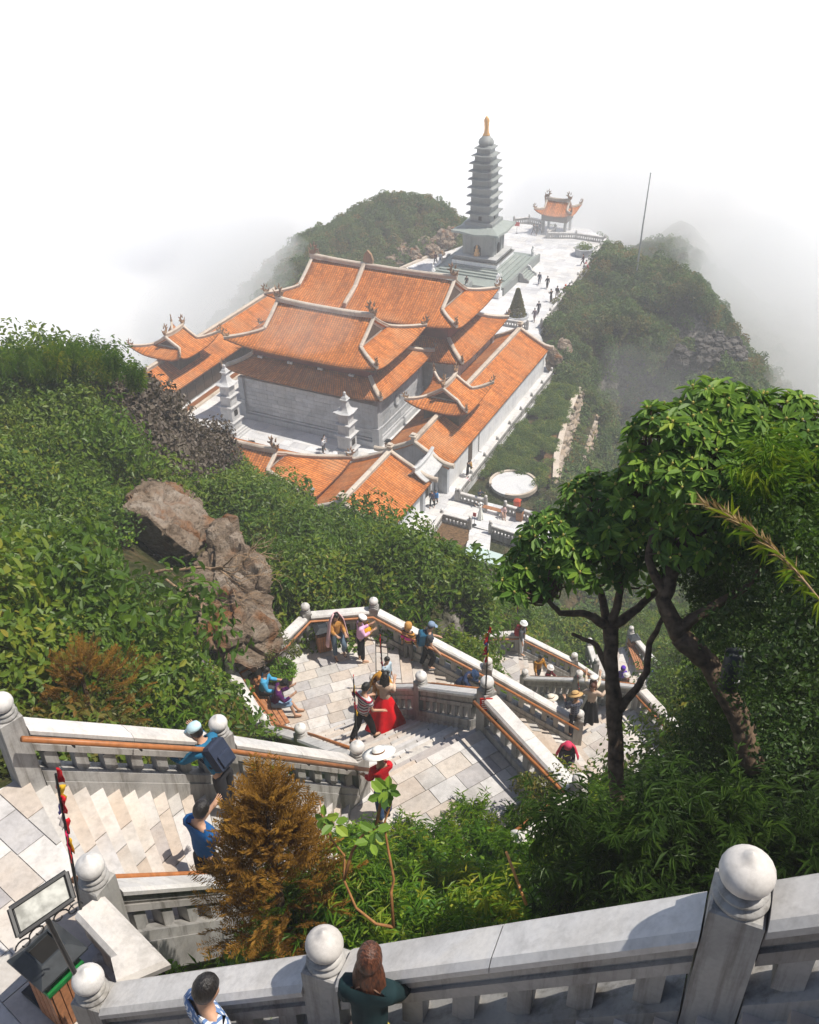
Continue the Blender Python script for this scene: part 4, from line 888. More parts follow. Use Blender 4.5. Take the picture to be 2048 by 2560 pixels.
M['leaf_lime'] = leafmat('lime_leaf', [(0.033, 0.0712, 0.0096), (0.0715, 0.133, 0.0144), (0.121, 0.1805, 0.02), (0.187, 0.2185, 0.028)])
PROTO = {}
def proto(kind, me):
    if kind not in PROTO: PROTO[kind] = bpy.data.collections.new('plants_'+kind)
    o = bpy.data.objects.new(kind, me); PROTO[kind].objects.link(o); return o
def dome_bush(seed, mat, nl, ln, w, r_=1.0, h=0.8, shape='oval', up=0.5, lumps=5):
    rng = random.Random(seed); L = Leaves(); cs = [(Vector((rng.uniform(-.55, .55)*r_, rng.uniform(-.55, .55)*r_, rng.uniform(.15, .75)*h)), rng.uniform(.3, .55)*r_) for _ in range(lumps)]
    for i in range(nl):
        c, rr = rng.choice(cs); d = rdir(rng, -0.35); q = c+d*rr*rng.uniform(.72, 1.05); o = (d+Vector((0, 0, up))+rdir(rng)*.7).normalized(); t = d.orthogonal().normalized(); t.rotate(Matrix.Rotation(rng.uniform(0, 6.28), 3, d))
        ld = (t*.8+d*.35+Vector((0, 0, .1))).normalized(); k_ = rng.uniform(.6, 1.25)
        L.leaf(q, ld, o, ln*k_, w*k_, min(1, max(0, rng.gauss(.5, .24))), .15, .2, shape)
    return L.mesh('bush', mat)
def bamboo(seed, mat, stems=15, h=1.1, ln=0.23, w=0.036, per=11):
    rng = random.Random(seed); L = Leaves()
    for s in range(stems):
        a = rng.uniform(0, 6.28); lean = rng.uniform(.15, .75); b = Vector((rng.uniform(-.25, .25), rng.uniform(-.25, .25), 0)); hh = h*rng.uniform(.6, 1.15); tone = rng.gauss(.45, .18)
        for i in range(per):
            t = .35+.65*i/per; q = b+Vector((math.cos(a)*lean*t*t*hh*.7, math.sin(a)*lean*t*t*hh*.7, hh*(t-.22*lean*t*t)))
            for e in range(2):
                a2 = a+rng.uniform(-1.6, 1.6); d = Vector((math.cos(a2), math.sin(a2), rng.uniform(-.35, .5))); k_ = rng.uniform(.65, 1.2)
                L.leaf(q, d, Vector((0, 0, 1))+rdir(rng)*.3, ln*k_, w*k_, min(1, max(0, tone+rng.uniform(-.2, .2))), .1, .35, 'lance')
    return L.mesh('bamboo', mat)
for s in range(4):
    proto('vine', dome_bush(10+s, M['leaf_vine'], 260, .125, .105, .7, .42, 'oval', 1.1, 7))
    proto('bamboo', bamboo(20+s, M['leaf_bamboo']))
    proto('shrub', dome_bush(30+s, M['leaf_shrub'], 480, .14, .065, .9, .95, 'oval', .5, 5)); proto('big', dome_bush(130+s, M['leaf_shrub' if s < 2 else 'leaf_lime'], 1300, .15, .075, 1.5, 2.0, 'oval', .45, 9))
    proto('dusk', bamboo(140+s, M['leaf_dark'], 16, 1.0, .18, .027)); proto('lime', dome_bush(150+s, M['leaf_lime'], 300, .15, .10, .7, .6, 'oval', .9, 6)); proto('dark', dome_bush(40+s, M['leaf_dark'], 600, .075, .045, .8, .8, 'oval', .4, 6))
    proto('olive', dome_bush(50+s, M['leaf_olive'], 420, .13, .055, .8, .75, 'oval', .5, 6))
    proto('mauve', dome_bush(60+s, M['leaf_mauve'], 520, .095, .065, .9, .8, 'oval', .5, 6))
    proto('far', dome_bush(70+s, M['leaf_far'] if s else M['leaf_olive'], 420, .24, .13, 1.2, 1.3, 'oval', .5, 6))
    proto('hedge', dome_bush(80+s, M['leaf_shrub'], 420, .17, .10, 1.0, .7, 'oval', .6, 6))
def gn_scatter():
    g = bpy.data.node_groups.new('plant_instances', 'GeometryNodeTree')
    g.interface.new_socket('Geometry', in_out='INPUT', socket_type='NodeSocketGeometry'); g.interface.new_socket('Plants', in_out='INPUT', socket_type='NodeSocketCollection'); g.interface.new_socket('Geometry', in_out='OUTPUT', socket_type='NodeSocketGeometry')
    i = g.nodes.new('NodeGroupInput'); o = g.nodes.new('NodeGroupOutput'); ci = g.nodes.new('GeometryNodeCollectionInfo'); ci.inputs['Separate Children'].default_value = True; ci.inputs['Reset Children'].default_value = True
    ip = g.nodes.new('GeometryNodeInstanceOnPoints'); ip.inputs['Pick Instance'].default_value = True
    def attr(nm, t):
        a = g.nodes.new('GeometryNodeInputNamedAttribute'); a.data_type = t; a.inputs['Name'].default_value = nm; return a.outputs['Attribute']
    g.links.new(i.outputs['Geometry'], ip.inputs['Points']); g.links.new(i.outputs['Plants'], ci.inputs['Collection']); g.links.new(ci.outputs[0], ip.inputs['Instance'])
    g.links.new(attr('rot', 'FLOAT_VECTOR'), ip.inputs['Rotation']); g.links.new(attr('scl', 'FLOAT_VECTOR'), ip.inputs['Scale']); g.links.new(attr('idx', 'INT'), ip.inputs['Instance Index'])
    g.links.new(ip.outputs[0], o.inputs[0]); return g
GN = gn_scatter()
def scatter(name, kind, pts, scl, label, tilt=0.25, seed=0):
    rng = np.random.default_rng(seed+len(pts)); n = len(pts)
    if n == 0: return None
    me = bpy.data.meshes.new(name); me.vertices.add(n); me.vertices.foreach_set('co', np.asarray(pts, float).ravel())
    rot = np.stack([rng.normal(0, tilt, n), rng.normal(0, tilt, n), rng.uniform(0, 6.283, n)], 1); scl = np.asarray(scl, float)
    if scl.ndim == 1: scl = np.stack([scl, scl, scl*rng.uniform(.8, 1.2, n)], 1)
    me.attributes.new('rot', 'FLOAT_VECTOR', 'POINT').data.foreach_set('vector', rot.ravel()); me.attributes.new('scl', 'FLOAT_VECTOR', 'POINT').data.foreach_set('vector', scl.ravel())
    me.attributes.new('idx', 'INT', 'POINT').data.foreach_set('value', rng.integers(0, 4, n).astype(np.int32))
    o = bpy.data.objects.new(name, me); COL.objects.link(o); md = o.modifiers.new('plants', 'NODES'); md.node_group = GN
    for it in GN.interface.items_tree:
        if it.item_type == 'SOCKET' and it.in_out == 'INPUT' and it.name == 'Plants': md[it.identifier] = PROTO[kind]
    return tag(o, label, kind='stuff')
ALLP = [p for p, z in STAIR_POLYS]+[[a, b, d, c] for n_, a, b, c, d, m_ in FLIGHTS]
def clear_of(x, y, r_):
    m = np.ones(len(x), bool)
    for pl in ALLP: m &= dist_poly(x, y, pl) > r_
    return m & (dist_poly(x, y, COURT) > r_+0.2)
def pool(n, x0, x1, y0, y1, seed, margin=0.45):
    rng = np.random.default_rng(seed); x = rng.uniform(x0, x1, n); y = rng.uniform(y0, y1, n); m = clear_of(x, y, margin); return x[m], y[m], rng
def visible(x, y, z, pad=180):
    v = np.stack([x, y, z-CAM_H], 1); k_ = v @ np.array(_fw); px = 1024+F_PX*(v @ np.array(CR))/k_; py = 1280+F_PX*(v @ np.array(CD))/k_
    return (k_ > 0.5) & (px > -pad-900/np.maximum(k_, 1)) & (px < 2048+pad+900/np.maximum(k_, 1)) & (py > -200) & (py < 2560+pad+1500/np.maximum(k_, 1)), px, py, k_
def put(name, kind, x, y, m, scl, label, sink=0.15, seed=0, tilt=0.25):
    z = ground(x[m], y[m])-sink*scl[m]; return scatter(name, kind, np.stack([x[m], y[m], z], 1), scl[m], label, tilt, seed)

# the near slopes
x, y, rng = pool(13000, -3.5, 7.5, 3.6, 14, 1, 0.35); z = ground(x, y); ok, px, py, dp = visible(x, y, z, 300); s = rng.uniform(.55, .95, len(x))
right = (px > 1560+0.0*py) | ((x > 2.6) & (y < 9)); r0 = rng.uniform(0, 1, len(x))
edge = dist_poly(x, y, FLOORS['L2'][0]) < 1.3
put('ground_vine', 'vine', x, y, ok & ~right & (r0 < .40), s*.66, 'dense green creeper covering the bank below the nearest balustrade', .2, 1)
put('bamboo_grass', 'bamboo', x, y, ok & ~right & (edge | (r0 > .9)) & (r0 > .90) & (r0 < .97), s*.75, 'dark bamboo grass along the lower edge of the wide landing', .05, 2)
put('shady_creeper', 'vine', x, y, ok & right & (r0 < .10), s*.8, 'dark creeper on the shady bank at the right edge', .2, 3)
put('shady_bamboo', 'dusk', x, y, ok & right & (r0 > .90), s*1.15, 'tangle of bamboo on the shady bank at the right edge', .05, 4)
# left hill
x, y, rng = pool(26000, -30, -1.5, 9, 50, 5, 0.5); z = ground(x, y); ok, px, py, dp = visible(x, y, z); ok &= (x < -4.2-0.0*y) | (y > 22.2); ok &= clear_of(x, y, 1.25) | (dp < 17); r0 = rng.uniform(0, 1, len(x)); nn = hash_noise(x, y, 3.2, 11); n2 = hash_noise(x, y, 5.0, 12); s = rng.uniform(.6, 1.15, len(x)); den = np.clip(16/np.maximum(dp, 10), .3, 1); s = s*(.55+.95*hash_noise(x, y, 2.4, 33)); ok &= hash_noise(x, y, 1.5, 34) > .24
mauve = in_poly(px, py, [(330, 930), (470, 960), (640, 1060), (560, 1150), (440, 1230), (300, 1170), (240, 1020)])
slope = (px > 560) & (py > 1130); rocks = in_poly(px, py, [(270, 1310), (330, 1190), (440, 1180), (560, 1310), (660, 1370), (710, 1500), (730, 1640), (640, 1720), (490, 1700), (440, 1600), (380, 1600), (255, 1520)]); ok &= ~(rocks & (dp < 34)); ok &= ~(in_poly(px, py, [(60, 1640), (240, 1600), (400, 1660), (400, 1880), (60, 1830)]) & (dp < 15.6))
put('hill_vine', 'vine', x, y, ok & ~mauve & ~slope & (nn > .52) & (r0 < .36*den), s*1.05, 'bright green leafy creeper over the left hillside', .2, 6)
put('hill_bamboo', 'bamboo', x, y, ok & ~mauve & ~slope & (nn <= .6) & (n2 > .38) & (r0 > 1-.36*den), s*1.0, 'bamboo grass over the left hillside', .05, 7)
put('hill_olive', 'olive', x, y, ok & ~mauve & ~slope & (n2 < .6) & (r0 > .45) & (r0 < .45+.28*den), s*.95, 'olive brown scrub over the left hillside', .2, 8)
put('mauve_scrub', 'mauve', x, y, ok & mauve & (r0 < .55), s*1.45, 'greyish mauve small-leaved scrub on top of the left hill', .2, 9)
put('slope_shrub', 'shrub', x, y, ok & (slope | (n2 > .7)) & (r0 < .34*den), s*1.15, 'dark green shrubs on the slope below the bench terrace', .2, 10)
put('lime_creeper', 'lime', x, y, ok & ~mauve & ~slope & (hash_noise(x, y, 2.2, 37) > .62) & (r0 > .3) & (r0 < .3+.25*den), s*1.1, 'yellow green creeper in patches on the left hillside', .2, 42)
big = clear_of(x, y, 2.6) & ok & ~mauve & (n2+.25*nn > .35)
put('hill_bushes', 'big', x, y, big & (r0 > .5) & (r0 < .5+.06*den+.015), s*.95, 'larger rounded bushes standing out of the left hillside', .15, 40)
# slope below the terraces, centre
x, y, rng = pool(15000, -6, 20, 15, 56, 13, 0.45); z = ground(x, y); ok, px, py, dp = visible(x, y, z); r0 = rng.uniform(0, 1, len(x)); nn = hash_noise(x, y, 4, 14); s = rng.uniform(.7, 1.25, len(x))*(.6+.85*hash_noise(x, y, 2.6, 35)); ok &= hash_noise(x, y, 1.6, 36) > .22; ok &= ~(in_poly(px, py, [(270, 1310), (330, 1190), (440, 1180), (560, 1310), (660, 1370), (710, 1500), (730, 1640), (640, 1720), (490, 1700), (440, 1600), (380, 1600), (255, 1520)]) & (dp < 34))
put('centre_shrub', 'shrub', x, y, ok & (nn > .33) & (r0 < .3), s*1.1, 'green shrubs filling the slope behind the stairs', .2, 15)
put('centre_bamboo', 'bamboo', x, y, ok & (nn > .6) & (r0 > .78), s*1.1, 'fresh bamboo among the shrubs behind the stairs', .05, 16)
put('centre_olive', 'olive', x, y, ok & (nn <= .45) & (r0 > .74), s*1.05, 'olive scrub filling the slope behind the stairs', .2, 17)
big = clear_of(x, y, 1.5) & ok & (dp > 24) & (dp < 38)
put('slope_bushes', 'big', x, y, big & (r0 > .5) & (r0 < .6), s*.85, 'larger rounded bushes on the slope behind the stairs', .15, 41)
# far hills
x, y, rng = pool(30000, -60, 75, 54, 175, 18, 0.9); z = ground(x, y); ok, px, py, dp = visible(x, y, z, 60); r0 = rng.uniform(0, 1, len(x)); e = 0.6
gx = (ground(x+e, y)-z)/e; gy = (ground(x, y+e)-z)/e; st = np.hypot(gx, gy); s = rng.uniform(.7, 1.5, len(x)); nn = hash_noise(x, y, 9, 19)
bedz = in_poly(x, y, [T(-29.5, 53), T(-29, 63), T(-13, 63), T(-13, 57), T(-20, 54)]); ok &= ~bedz
garden = in_poly(x, y, [T(-28.5, 65.5), T(-27.6, 92), T(-24.3, 91), T(-20.2, 71), T(-20.8, 65.5)])
put('far_bushes', 'far', x, y, ok & ~garden & (st < 3.2) & (z > -38) & (r0 < .62), s*1.05, 'low bushes covering the misty hills around the temple', .2, 20)
put('far_olive', 'olive', x, y, ok & ~garden & (st < 1.1) & (nn < .45) & (z > -30) & (r0 > .85), s*1.5, 'brown scrub on the misty hills around the temple', .2, 21)
rng = np.random.default_rng(5); u = rng.uniform(-27.2, -21, 900); w = rng.uniform(69.5, 92, 900); lim = -24.4+(91-w)/22*3.4; m = (u < lim-.35) & (hash_noise(u, w, 1.6, 22) > .34) & ((u+24.4)**2+(w-69.0)**2 > 9.5)
xy = [T(a, b) for a, b in zip(u[m], w[m])]; scatter('garden_shrubs', 'hedge', [(q.x, q.y, -.1) for q in xy], rng.uniform(.45, .85, len(xy)), 'clipped garden shrubs between the corridor house and the retaining wall', .1, 23)
# ---------------------------------------------------------------- railings, planters and statues of the plaza
def rail_run(label, pts, step=3.4, finial=True):
    out = []
    for i in range(len(pts)-1):
        n = max(1, round((pts[i+1]-pts[i]).length/step))
        for j in range(n): out.append(pts[i].lerp(pts[i+1], j/n))
    out.append(pts[-1]); return balustrade(label, out, None if finial else [0]*len(out), 0, None, None, 0.4)
def Q(px, py, h=1.2): return P(px, py, h)-Vector((0, 0, h))
rail_run('long stone railing beside the walkway along the corridor house', [Q(1142, 1222), T(-27.85, 79), T(-27.9, 92)])
rail_run('stone railing on the upper side of the lower walkway, left of the bench', [Q(1142, 1222)+V3(.25, -.1, 0), Q(1215, 1241)])
rail_run('stone railing on the upper side of the lower walkway, behind the square bin', [Q(1264, 1254), Q(1361, 1282)], 4.2)
rail_run('stone railing at the dug-over flower bed beside the lower walkway', [Q(1064, 1337), Q(1105, 1274), Q(1176, 1293)])
rail_run('stone railing below the lower walkway, partly behind the big leaves', [Q(1227, 1304), Q(1330, 1338), Q(1430, 1368)])
rail_run('long stone railing along the right edge of the plaza', [T(-33.4, 104.5), T(-33.6, 111.5), T(-34.9, 137.2)])
rail_run('stone railing across the far right end of the plaza', [T(-35.2, 137.6), T(-39.6, 137.9), T(-43.6, 136.4)])
rail_run('short stone railing at the steps up to the terrace pavilion', [T(-43.6, 136.7), T(-43.4, 139.5)], 3.0)
rail_run('stone railing at the far end of the plaza behind the red standing sign', [T(-50.5, 140.8), T(-48.6, 142.4), T(-46.2, 141.8)])
rail_run('stone railing in front of the plaza beside the cone-shaped tree', [T(-42.5, 103.6), T(-38.2, 103.4), T(-34.8, 103.4)])
MB().box((0, 0, 0.15), (0.35, 16.5, 0.3)).build('kerb', M['trim'], None, label='low kerb along the left path of the plaza', kind='structure').matrix_world = Matrix.Translation(T(-56.8, 120.5)) @ Matrix.Rotation(TA-0.24, 4, 'Z')

def octa_planter(u, w, rad, label):
    r = troot('planter', u, w, label, 'planter'); MB().lathe([(rad, 0), (rad, .9), (rad+.12, .92), (rad+.12, 1.05), (rad-.15, 1.05), (rad-.15, .8), (0, .8)], n=8).build('planter_wall', M['wall'], r)
    me = dome_bush(5, M['leaf_shrub'], 700, .16, .1, rad*.95, .7, 'oval', .6, 9); inst('hedge', me, r, (0, 0, .75))
octa_planter(-36.4, 131.5, 1.35, 'octagonal stone planter with a green hedge on the plaza')
r = troot('conical_tree', -37.3, 106.6, 'dark cone-shaped conifer in a round bed on the plaza', 'tree'); L = Leaves(); rng = random.Random(4)
for i in range(4200):
    t = rng.random()**.7; a = rng.uniform(0, 6.28); rr = 1.0*(1-t)*rng.uniform(.75, 1.05)+.04; L.leaf((rr*math.cos(a), rr*math.sin(a), .15+3.4*t), Vector((math.cos(a), math.sin(a), .3))+rdir(rng)*.8, rdir(rng), .24, .13, rng.gauss(.4, .2))
L.build('crown', M['leaf_olive'], r); MB().tube([(0, 0, 0), (0, 0, 3.2)], [.1, .02]).build('trunk', M['bark'], r)
MB().lathe([(1.5, 0), (1.5, .3), (1.3, .3), (1.3, .12), (0, .14)], n=20).build('planting_bed', M['wall'], r)

def statue(px, py, h, label, arms=False, ped=.5):
    p = P(px, py, 0.0 if py > 690 else 0.0); r = empty('white_statue', p, -2.2, label, 'statue', 'white statues on the plaza')
    MB().bevbox((0, 0, ped/2), (.7, .7, ped), .04).build('pedestal', M['white'], r)
    b = MB().lathe([(.3, 0), (.34, .1), (.27, .45), (.22, .9), (.25, 1.15), (.27, 1.3), (.12, 1.42), (.1, 1.47), (.15, 1.56), (.16, 1.68), (.1, 1.8), (.04, 1.86), (0, 1.87)], (0, 0, ped), 14)
    if arms:
        for s in (1, -1): b.tube([(s*.22, 0, ped+1.3), (s*.42, .05, ped+1.45), (s*.38, .08, ped+1.8)], [.08, .07, .05]); b.tube([(s*.2, .1, ped+.9), (s*.36, .1, ped+.5), (s*.3, .1, ped+.1)], [.09, .1, .05])
    else: b.tube([(-.24, 0, ped+1.25), (-.28, .15, ped+1.0), (0, .24, ped+1.05)], [.07, .06, .05]); b.tube([(.24, 0, ped+1.25), (.28, .15, ped+1.0), (0, .24, ped+1.08)], [.07, .06, .05])
    b.build('figure', M['white'], r, True); r.scale = (h, h, h)
statue(1244, 744, 1.25, 'white dancing statue with raised arms on a tall base in front of the pagoda', True, .75)
statue(1331, 655, 1.0, 'white robed statue standing at the far corner of the pagoda platform')
statue(1083, 706, 1.05, 'white robed statue standing left of the pagoda steps')

# pavilion at the end of the plaza
r = troot('terrace_pavilion', -43.4, 140.2, 'open pavilion with a small curved orange roof at the far end of the plaza', 'pavilion')
for sx in (1, -1):
    for sy in (1, -1): MB().bevbox((sx*1.7, sy*1.3, .6), (.36, .36, 3.6), .03).build('column', M['darkstone'], r)
MB().box((0, 0, 2.35), (4.0, 3.2, 1.0)).build('eave_beam', M['darkwood'], r); MB().bevbox((0, 0, -.7), (6, 5, 1.2), .05).build('floor', M['marble'], r)
hip_gable(r, 0, 0, 2.8, 4.5, 2.6, 2.2, 1.75, .5, .9, False, .8, .12, .22)

# round patio and glass canopy below the corridor house
ctr = P(1284, 1209, 0); ctr.z = 0
pt = empty('round_patio', ctr, TA, 'round pale stone patio with a low rim in the garden', 'patio')
mb = MB(); mb.lathe([(0, -.25), (2.05, -.25), (2.05, .02), (0, .02)], n=40); mb.build('paving', M['marble'], pt)
mb = MB(); arc = [math.radians(-60+i*300/36+ -0) for i in range(37)]
mb.loft([[(rr*math.cos(a), rr*math.sin(a), z) for rr, z in ((2.0, -.2), (2.22, -.2), (2.22, .16), (2.0, .16))] for a in arc]); o = mb.build('rim', M['trim'], pt); o.rotation_euler = (0, 0, math.radians(-30))
gm, nt, b = nt_new('green_glass', .08, .5); b.inputs['Base Color'].default_value = (.72, .88, .84, 1); b.inputs['Transmission Weight'].default_value = .35; b.inputs['IOR'].default_value = 1.45
pa, pb, pc, pd = P(1152, 1390, .9), P(1244, 1415, .9), P(1270, 1392, .9), P(1176, 1362, .9); pe, pf = P(1120, 1380, .6), P(1285, 1420, .6)
gr = empty('glass_canopy', pa, 0, 'pale green glass canopy at the foot of the lower path', 'canopy')
MB().loft([[q-pa for q in (pa, pb, pc, pd)], [q-pa+Vector((0, 0, .06)) for q in (pa, pb, pc, pd)]]).build('glass_pane', gm, gr)
fr = MB(); 
for q0, q1 in ((pa, pb), (pb, pc), (pc, pd), (pd, pa)): fr.tube([q0-pa, q1-pa], .05)
fr.build('frame', M['steel'], gr); wl = MB().beam(P(1085, 1368, .25), P(1330, 1432, .25), .35, .9); wl.build('low_garden_wall', M['marble'], None, label='low pale wall at the foot of the hill below the lower walkway', cat='wall')
pave('garden_path', 'pale path from the lower walkway to the glass canopy', [P(1176, 1318, .03), P(1228, 1330, .03), P(1224, 1380, .03), P(1160, 1392, .03)], .03, TA, .8, .5, M['plaza'], .006, .05, True)
bed = [P(1070, 1345, .02), P(1108, 1298, .02), P(1172, 1322, .02), P(1172, 1350, .02), P(1150, 1372, .02), P(1100, 1378, .02)]
earth = plain('brown_earth', (.13, .075, .035), .95, .6, 5, .1, 0, .8)
MB().prism([(p.x, p.y) for p in bed], -.3, .03).build('flower_bed', earth, None, label='bare brown flower bed beside the lower walkway', kind='structure')

# stepped retaining wall of the garden: rough stones
r = empty('retaining_wall', T(-24.2, 90.5, 0), 0, 'stepped retaining wall of rough brown stones with a pale capping', 'wall')
RW = [T(-24.6, 91.0), T(-23.6, 83.5), T(-22.2, 76.5), T(-21.0, 72.6)]
M['rubble'] = stone('rubble_stone', [(.34, .25, .17), (.42, .33, .24), (.3, .24, .19), (.46, .38, .3)], (.14, .1, .07), .45, 1.5)
rng = random.Random(9); rub = []
for s in range(5):
    mb = MB(); mb.ico((0, 0, 0), .5, 1); mb.v = [tuple(c*rng.uniform(.8, 1.15) for c in v) for v in mb.v]; rub.append(mb.mesh('rubble_stone', M['rubble']))
def along(pl, n):
    out = []
    for i in range(n):
        t = i/(n-1)*(len(pl)-1); k_ = min(int(t), len(pl)-2); out.append(pl[k_].lerp(pl[k_+1], t-k_))
    return out
org = r.location.copy()
for off, zt, zb, nn_ in ((.35, -.05, -2.6, 5), (2.3, -2.7, -6.4, 6)):
    for z_i in range(nn_):
        for q in along(RW, 19):
            z = zt+(zb-zt)*(z_i+.5)/nn_; e = .10*z_i; o = inst('rubble_stone', rub[rng.randrange(5)], r, q+TU*(off+e+rng.uniform(-.06, .06))+TW*rng.uniform(-.15, .15)+Vector((0, 0, z))-org, (rng.uniform(-.4, .4), rng.uniform(-.4, .4), TA+rng.uniform(-.3, .3)), (.95*rng.uniform(.7, 1.1), 1.35*rng.uniform(.8, 1.2), .72*rng.uniform(.8, 1.15)))
cap = along(RW, 13)
for i in range(12): MB().beam(cap[i]-org+TU*.1+Vector((0, 0, .0)), cap[i+1]-org+TU*.1+Vector((0, 0, .0)), .55, .3).build('capping_stone', M['trim'], r)
core = MB().loft([[q-org+d for q in RW]+[q-org+d for q in (RW[-1]-TU*1.5, RW[0]-TU*1.5)] for d in (TU*.3-Vector((0, 0, 3.2)), Vector((0, 0, -.15)))]); core.build('earth_core', earth, r)
led = [q+TU*.7 for q in RW]+[q+TU*2.35 for q in RW[::-1]]; MB().prism([(q.x-org.x, q.y-org.y) for q in led], -6.5, -2.65).build('planted_ledge', M['soil'], r)
pts = [q+TU*rng.uniform(1.0, 1.7)+TW*rng.uniform(-.5, .5)+Vector((0, 0, -2.6)) for q in along(RW, 40)]; scatter('ledge_shrubs', 'hedge', [tuple(q) for q in pts], np.full(40, .5), 'row of green shrubs on the ledge of the retaining wall', .1, 31)

# ---------------------------------------------------------------- furniture
def litter_bin(p, rz, label, wood=True, s=1.0):
    r = empty('litter_bin', p, rz, label, 'bin'); w, d = .46*s, .40*s
    core = MB(); core.box((0, 0, .36*s), (w-.04, d-.04, .68*s)); core.build('bin_body', M['black'], r)
    mat = M['bench']
    for sx in range(5):
        for sy in (1, -1): inst('slat', MB().bevbox((0, 0, 0), (.075*s, .022, .66*s), .004).mesh('slat', mat), r, ((-.18+.09*sx)*s, sy*d/2, .37*s))
    for sy in range(4):
        for sx in (1, -1): inst('slat', MB().bevbox((0, 0, 0), (.022, .075*s, .66*s), .004).mesh('slat', mat), r, (sx*w/2, (-.135+.09*sy)*s, .37*s))
    MB().bevbox((0, 0, .72*s), (w+.05, d+.05, .05*s), .01).build('top_frame', M['bench'] if wood else M['bingreen'], r)
    for sx in (1, -1):
        for sy in (1, -1): MB().box((sx*w*.46, sy*d*.46, .84*s), (.03, .03, .22*s)).build('hood_leg', M['black'], r)
    mb = MB(); mb.loft([[(x*(w/2+.06)*k_, y*(d/2+.06)*k_, z*s) for x, y in ((-1, -1), (1, -1), (1, 1), (-1, 1))] for k_, z in ((1, .93), (1.02, .95), (.5, 1.08), (.45, 1.08), (.45, 1.05))]); mb.build('hood', M['bingrey'], r); return r
def bench(a, b, z, w, label, slats=5, legs=M['post']):
    a, b = Vector((a.x, a.y, z)), Vector((b.x, b.y, z)); r = empty('wooden_bench', (a+b)/2, vang(a, b), label, 'bench'); ln = (b-a).length
    sl = MB().bevbox((0, 0, 0), (ln, w/slats-.018, .04), .005).mesh('slat', M['bench'])
    for i in range(slats): inst('slat', sl, r, (0, -w/2+(i+.5)*w/slats, .45))
    for s in (-.36, .36): MB().bevbox((s*ln, 0, .215), (.16, w*.8, .43), .01).build('leg', legs, r)
    return r
t1 = S3-FH
litter_bin(Vector(P(811, 1622, t1)), .3, 'wooden slatted bin with grey hood in the corner of the bench terrace', True, .82)
_d = (k['F4']-k['F3']).normalized(); _in = Vector((_d.y, -_d.x, 0)).normalized()
bench(k['F3']+_d*.25+_in*.5, k['F4']-_d*.1+_in*.5, t1, .5, 'slatted wooden bench under two seated people on the bench terrace', 4)
bench(P(1152, 1637, S5-FH), P(1243, 1612, S5-FH), S5-FH, .75, 'wide slatted wooden bench on the middle terrace', 6)
bench(P(1574, 1622, S7-FH), P(1600, 1690, S7-FH), S7-FH, .45, 'long wooden bench on the lowest terrace, seen through the branches', 4)
litter_bin(Vector(P(1581, 1627, S7-FH)), .2, 'slatted bin at the end of the bench on the lowest terrace')
litter_bin(Vector(P(1299, 1300, 0)), TA, 'square wooden bin with dark hood on the lower walkway', True, 1.15)
litter_bin(T(-37.2, 70.9), TA, 'wooden bin in the temple court near the hall corner', True, 1.1)
bench(P(1208, 1276, 0), P(1254, 1288, 0), 0, .5, 'brown wooden bench on the lower walkway', 4)
pl = MB().bevbox((0, 0, 0), (1.9, .7, .1), .02)
r = empty('waste_box', P(1293, 1266, 0), TA, 'small orange red box by the round patio', 'box'); MB().bevbox((0, 0, .3), (.5, .45, .6), .02).build('box_body', plain('orange_red', (.6, .09, .03), .5), r); MB().loft([[(x*.3*k_, y*.28*k_, z) for x, y in ((-1, -1), (1, -1), (1, 1), (-1, 1))] for k_, z in ((1, .6), (1, .64), (.1, .85))]).build('lid', plain('orange_red2', (.5, .07, .03), .5), r)
# incense burner in the court
r = troot('incense_burner', -49.4, 65.6, 'small stone incense burner on the court paving', 'burner'); MB().bevbox((0, 0, .1), (1.2, 1.2, .2), .03).build('base', M['whitestone'], r); MB().lathe([(.3, .2), (.2, .35), (.42, .55), (.45, .8), (.38, .8), (.36, .6), (0, .55)], n=14).build('bowl', M['darkstone'], r)
for a in range(5): MB().tube([(.4*math.cos(a*1.256), .4*math.sin(a*1.256), .75), (.52*math.cos(a*1.256), .52*math.sin(a*1.256), 1.0)], [.05, .015], 5).build('lug', M['darkstone'], r)
# flag mast
mp = P(1590, 690, 2.0); top = None
for h in np.arange(5, 25, .1):
    if proj((mp.x, mp.y, 2+h))[1] < 434: top = h; break
r = empty('flag_mast', mp, 0, 'tall bare grey mast on the green spur right of the plaza', 'mast'); MB().tube([(0, 0, -1.5), (.12, 0, top*.5), (.3, 0, top)], [.13, .1, .06], 8).build('pole', M['steel'], r); MB().ico((.3, 0, top), .1, 1).build('mast_cap', M['steel'], r)
# small signs in the court
def post_sign(p, rz, h, w, hh, mat, label, txt=None, base=False):
    r = empty('sign', p, rz, label, 'sign'); MB().tube([(0, 0, 0), (0, 0, h)], .025, 6).build('pole', M['black'], r)
    f = MB().bevbox((0, 0, h+hh/2), (w, .04, hh), .01).build('sign_board', mat, r); MB().box((0, -.024, h+hh/2), (w*.9, .006, hh*.82)).build('sign_panel', M['white'] if mat == M['black'] else mat, f)
    if base: MB().lathe([(.2, 0), (.2, .04), (.03, .1), (0, .1)], n=14).build('foot', M['black'], r)
    return r
post_sign(P(860, 1212, 0), TA, 1.2, .85, .5, M['black'], 'white sign board with black frame beside the gate house')
post_sign(P(874, 1203, 0), TA, 1.3, .75, .55, M['redpaint'], 'red sign board beside the gate house')
post_sign(P(1186, 1313, 0), TA, .9, .3, .38, M['redpaint'], 'red standing sign on the lower walkway', None, True)
post_sign(P(1292, 583, 0), TA, 1.1, .8, .6, M['redpaint'], 'red standing sign at the far end of the plaza', None, True)

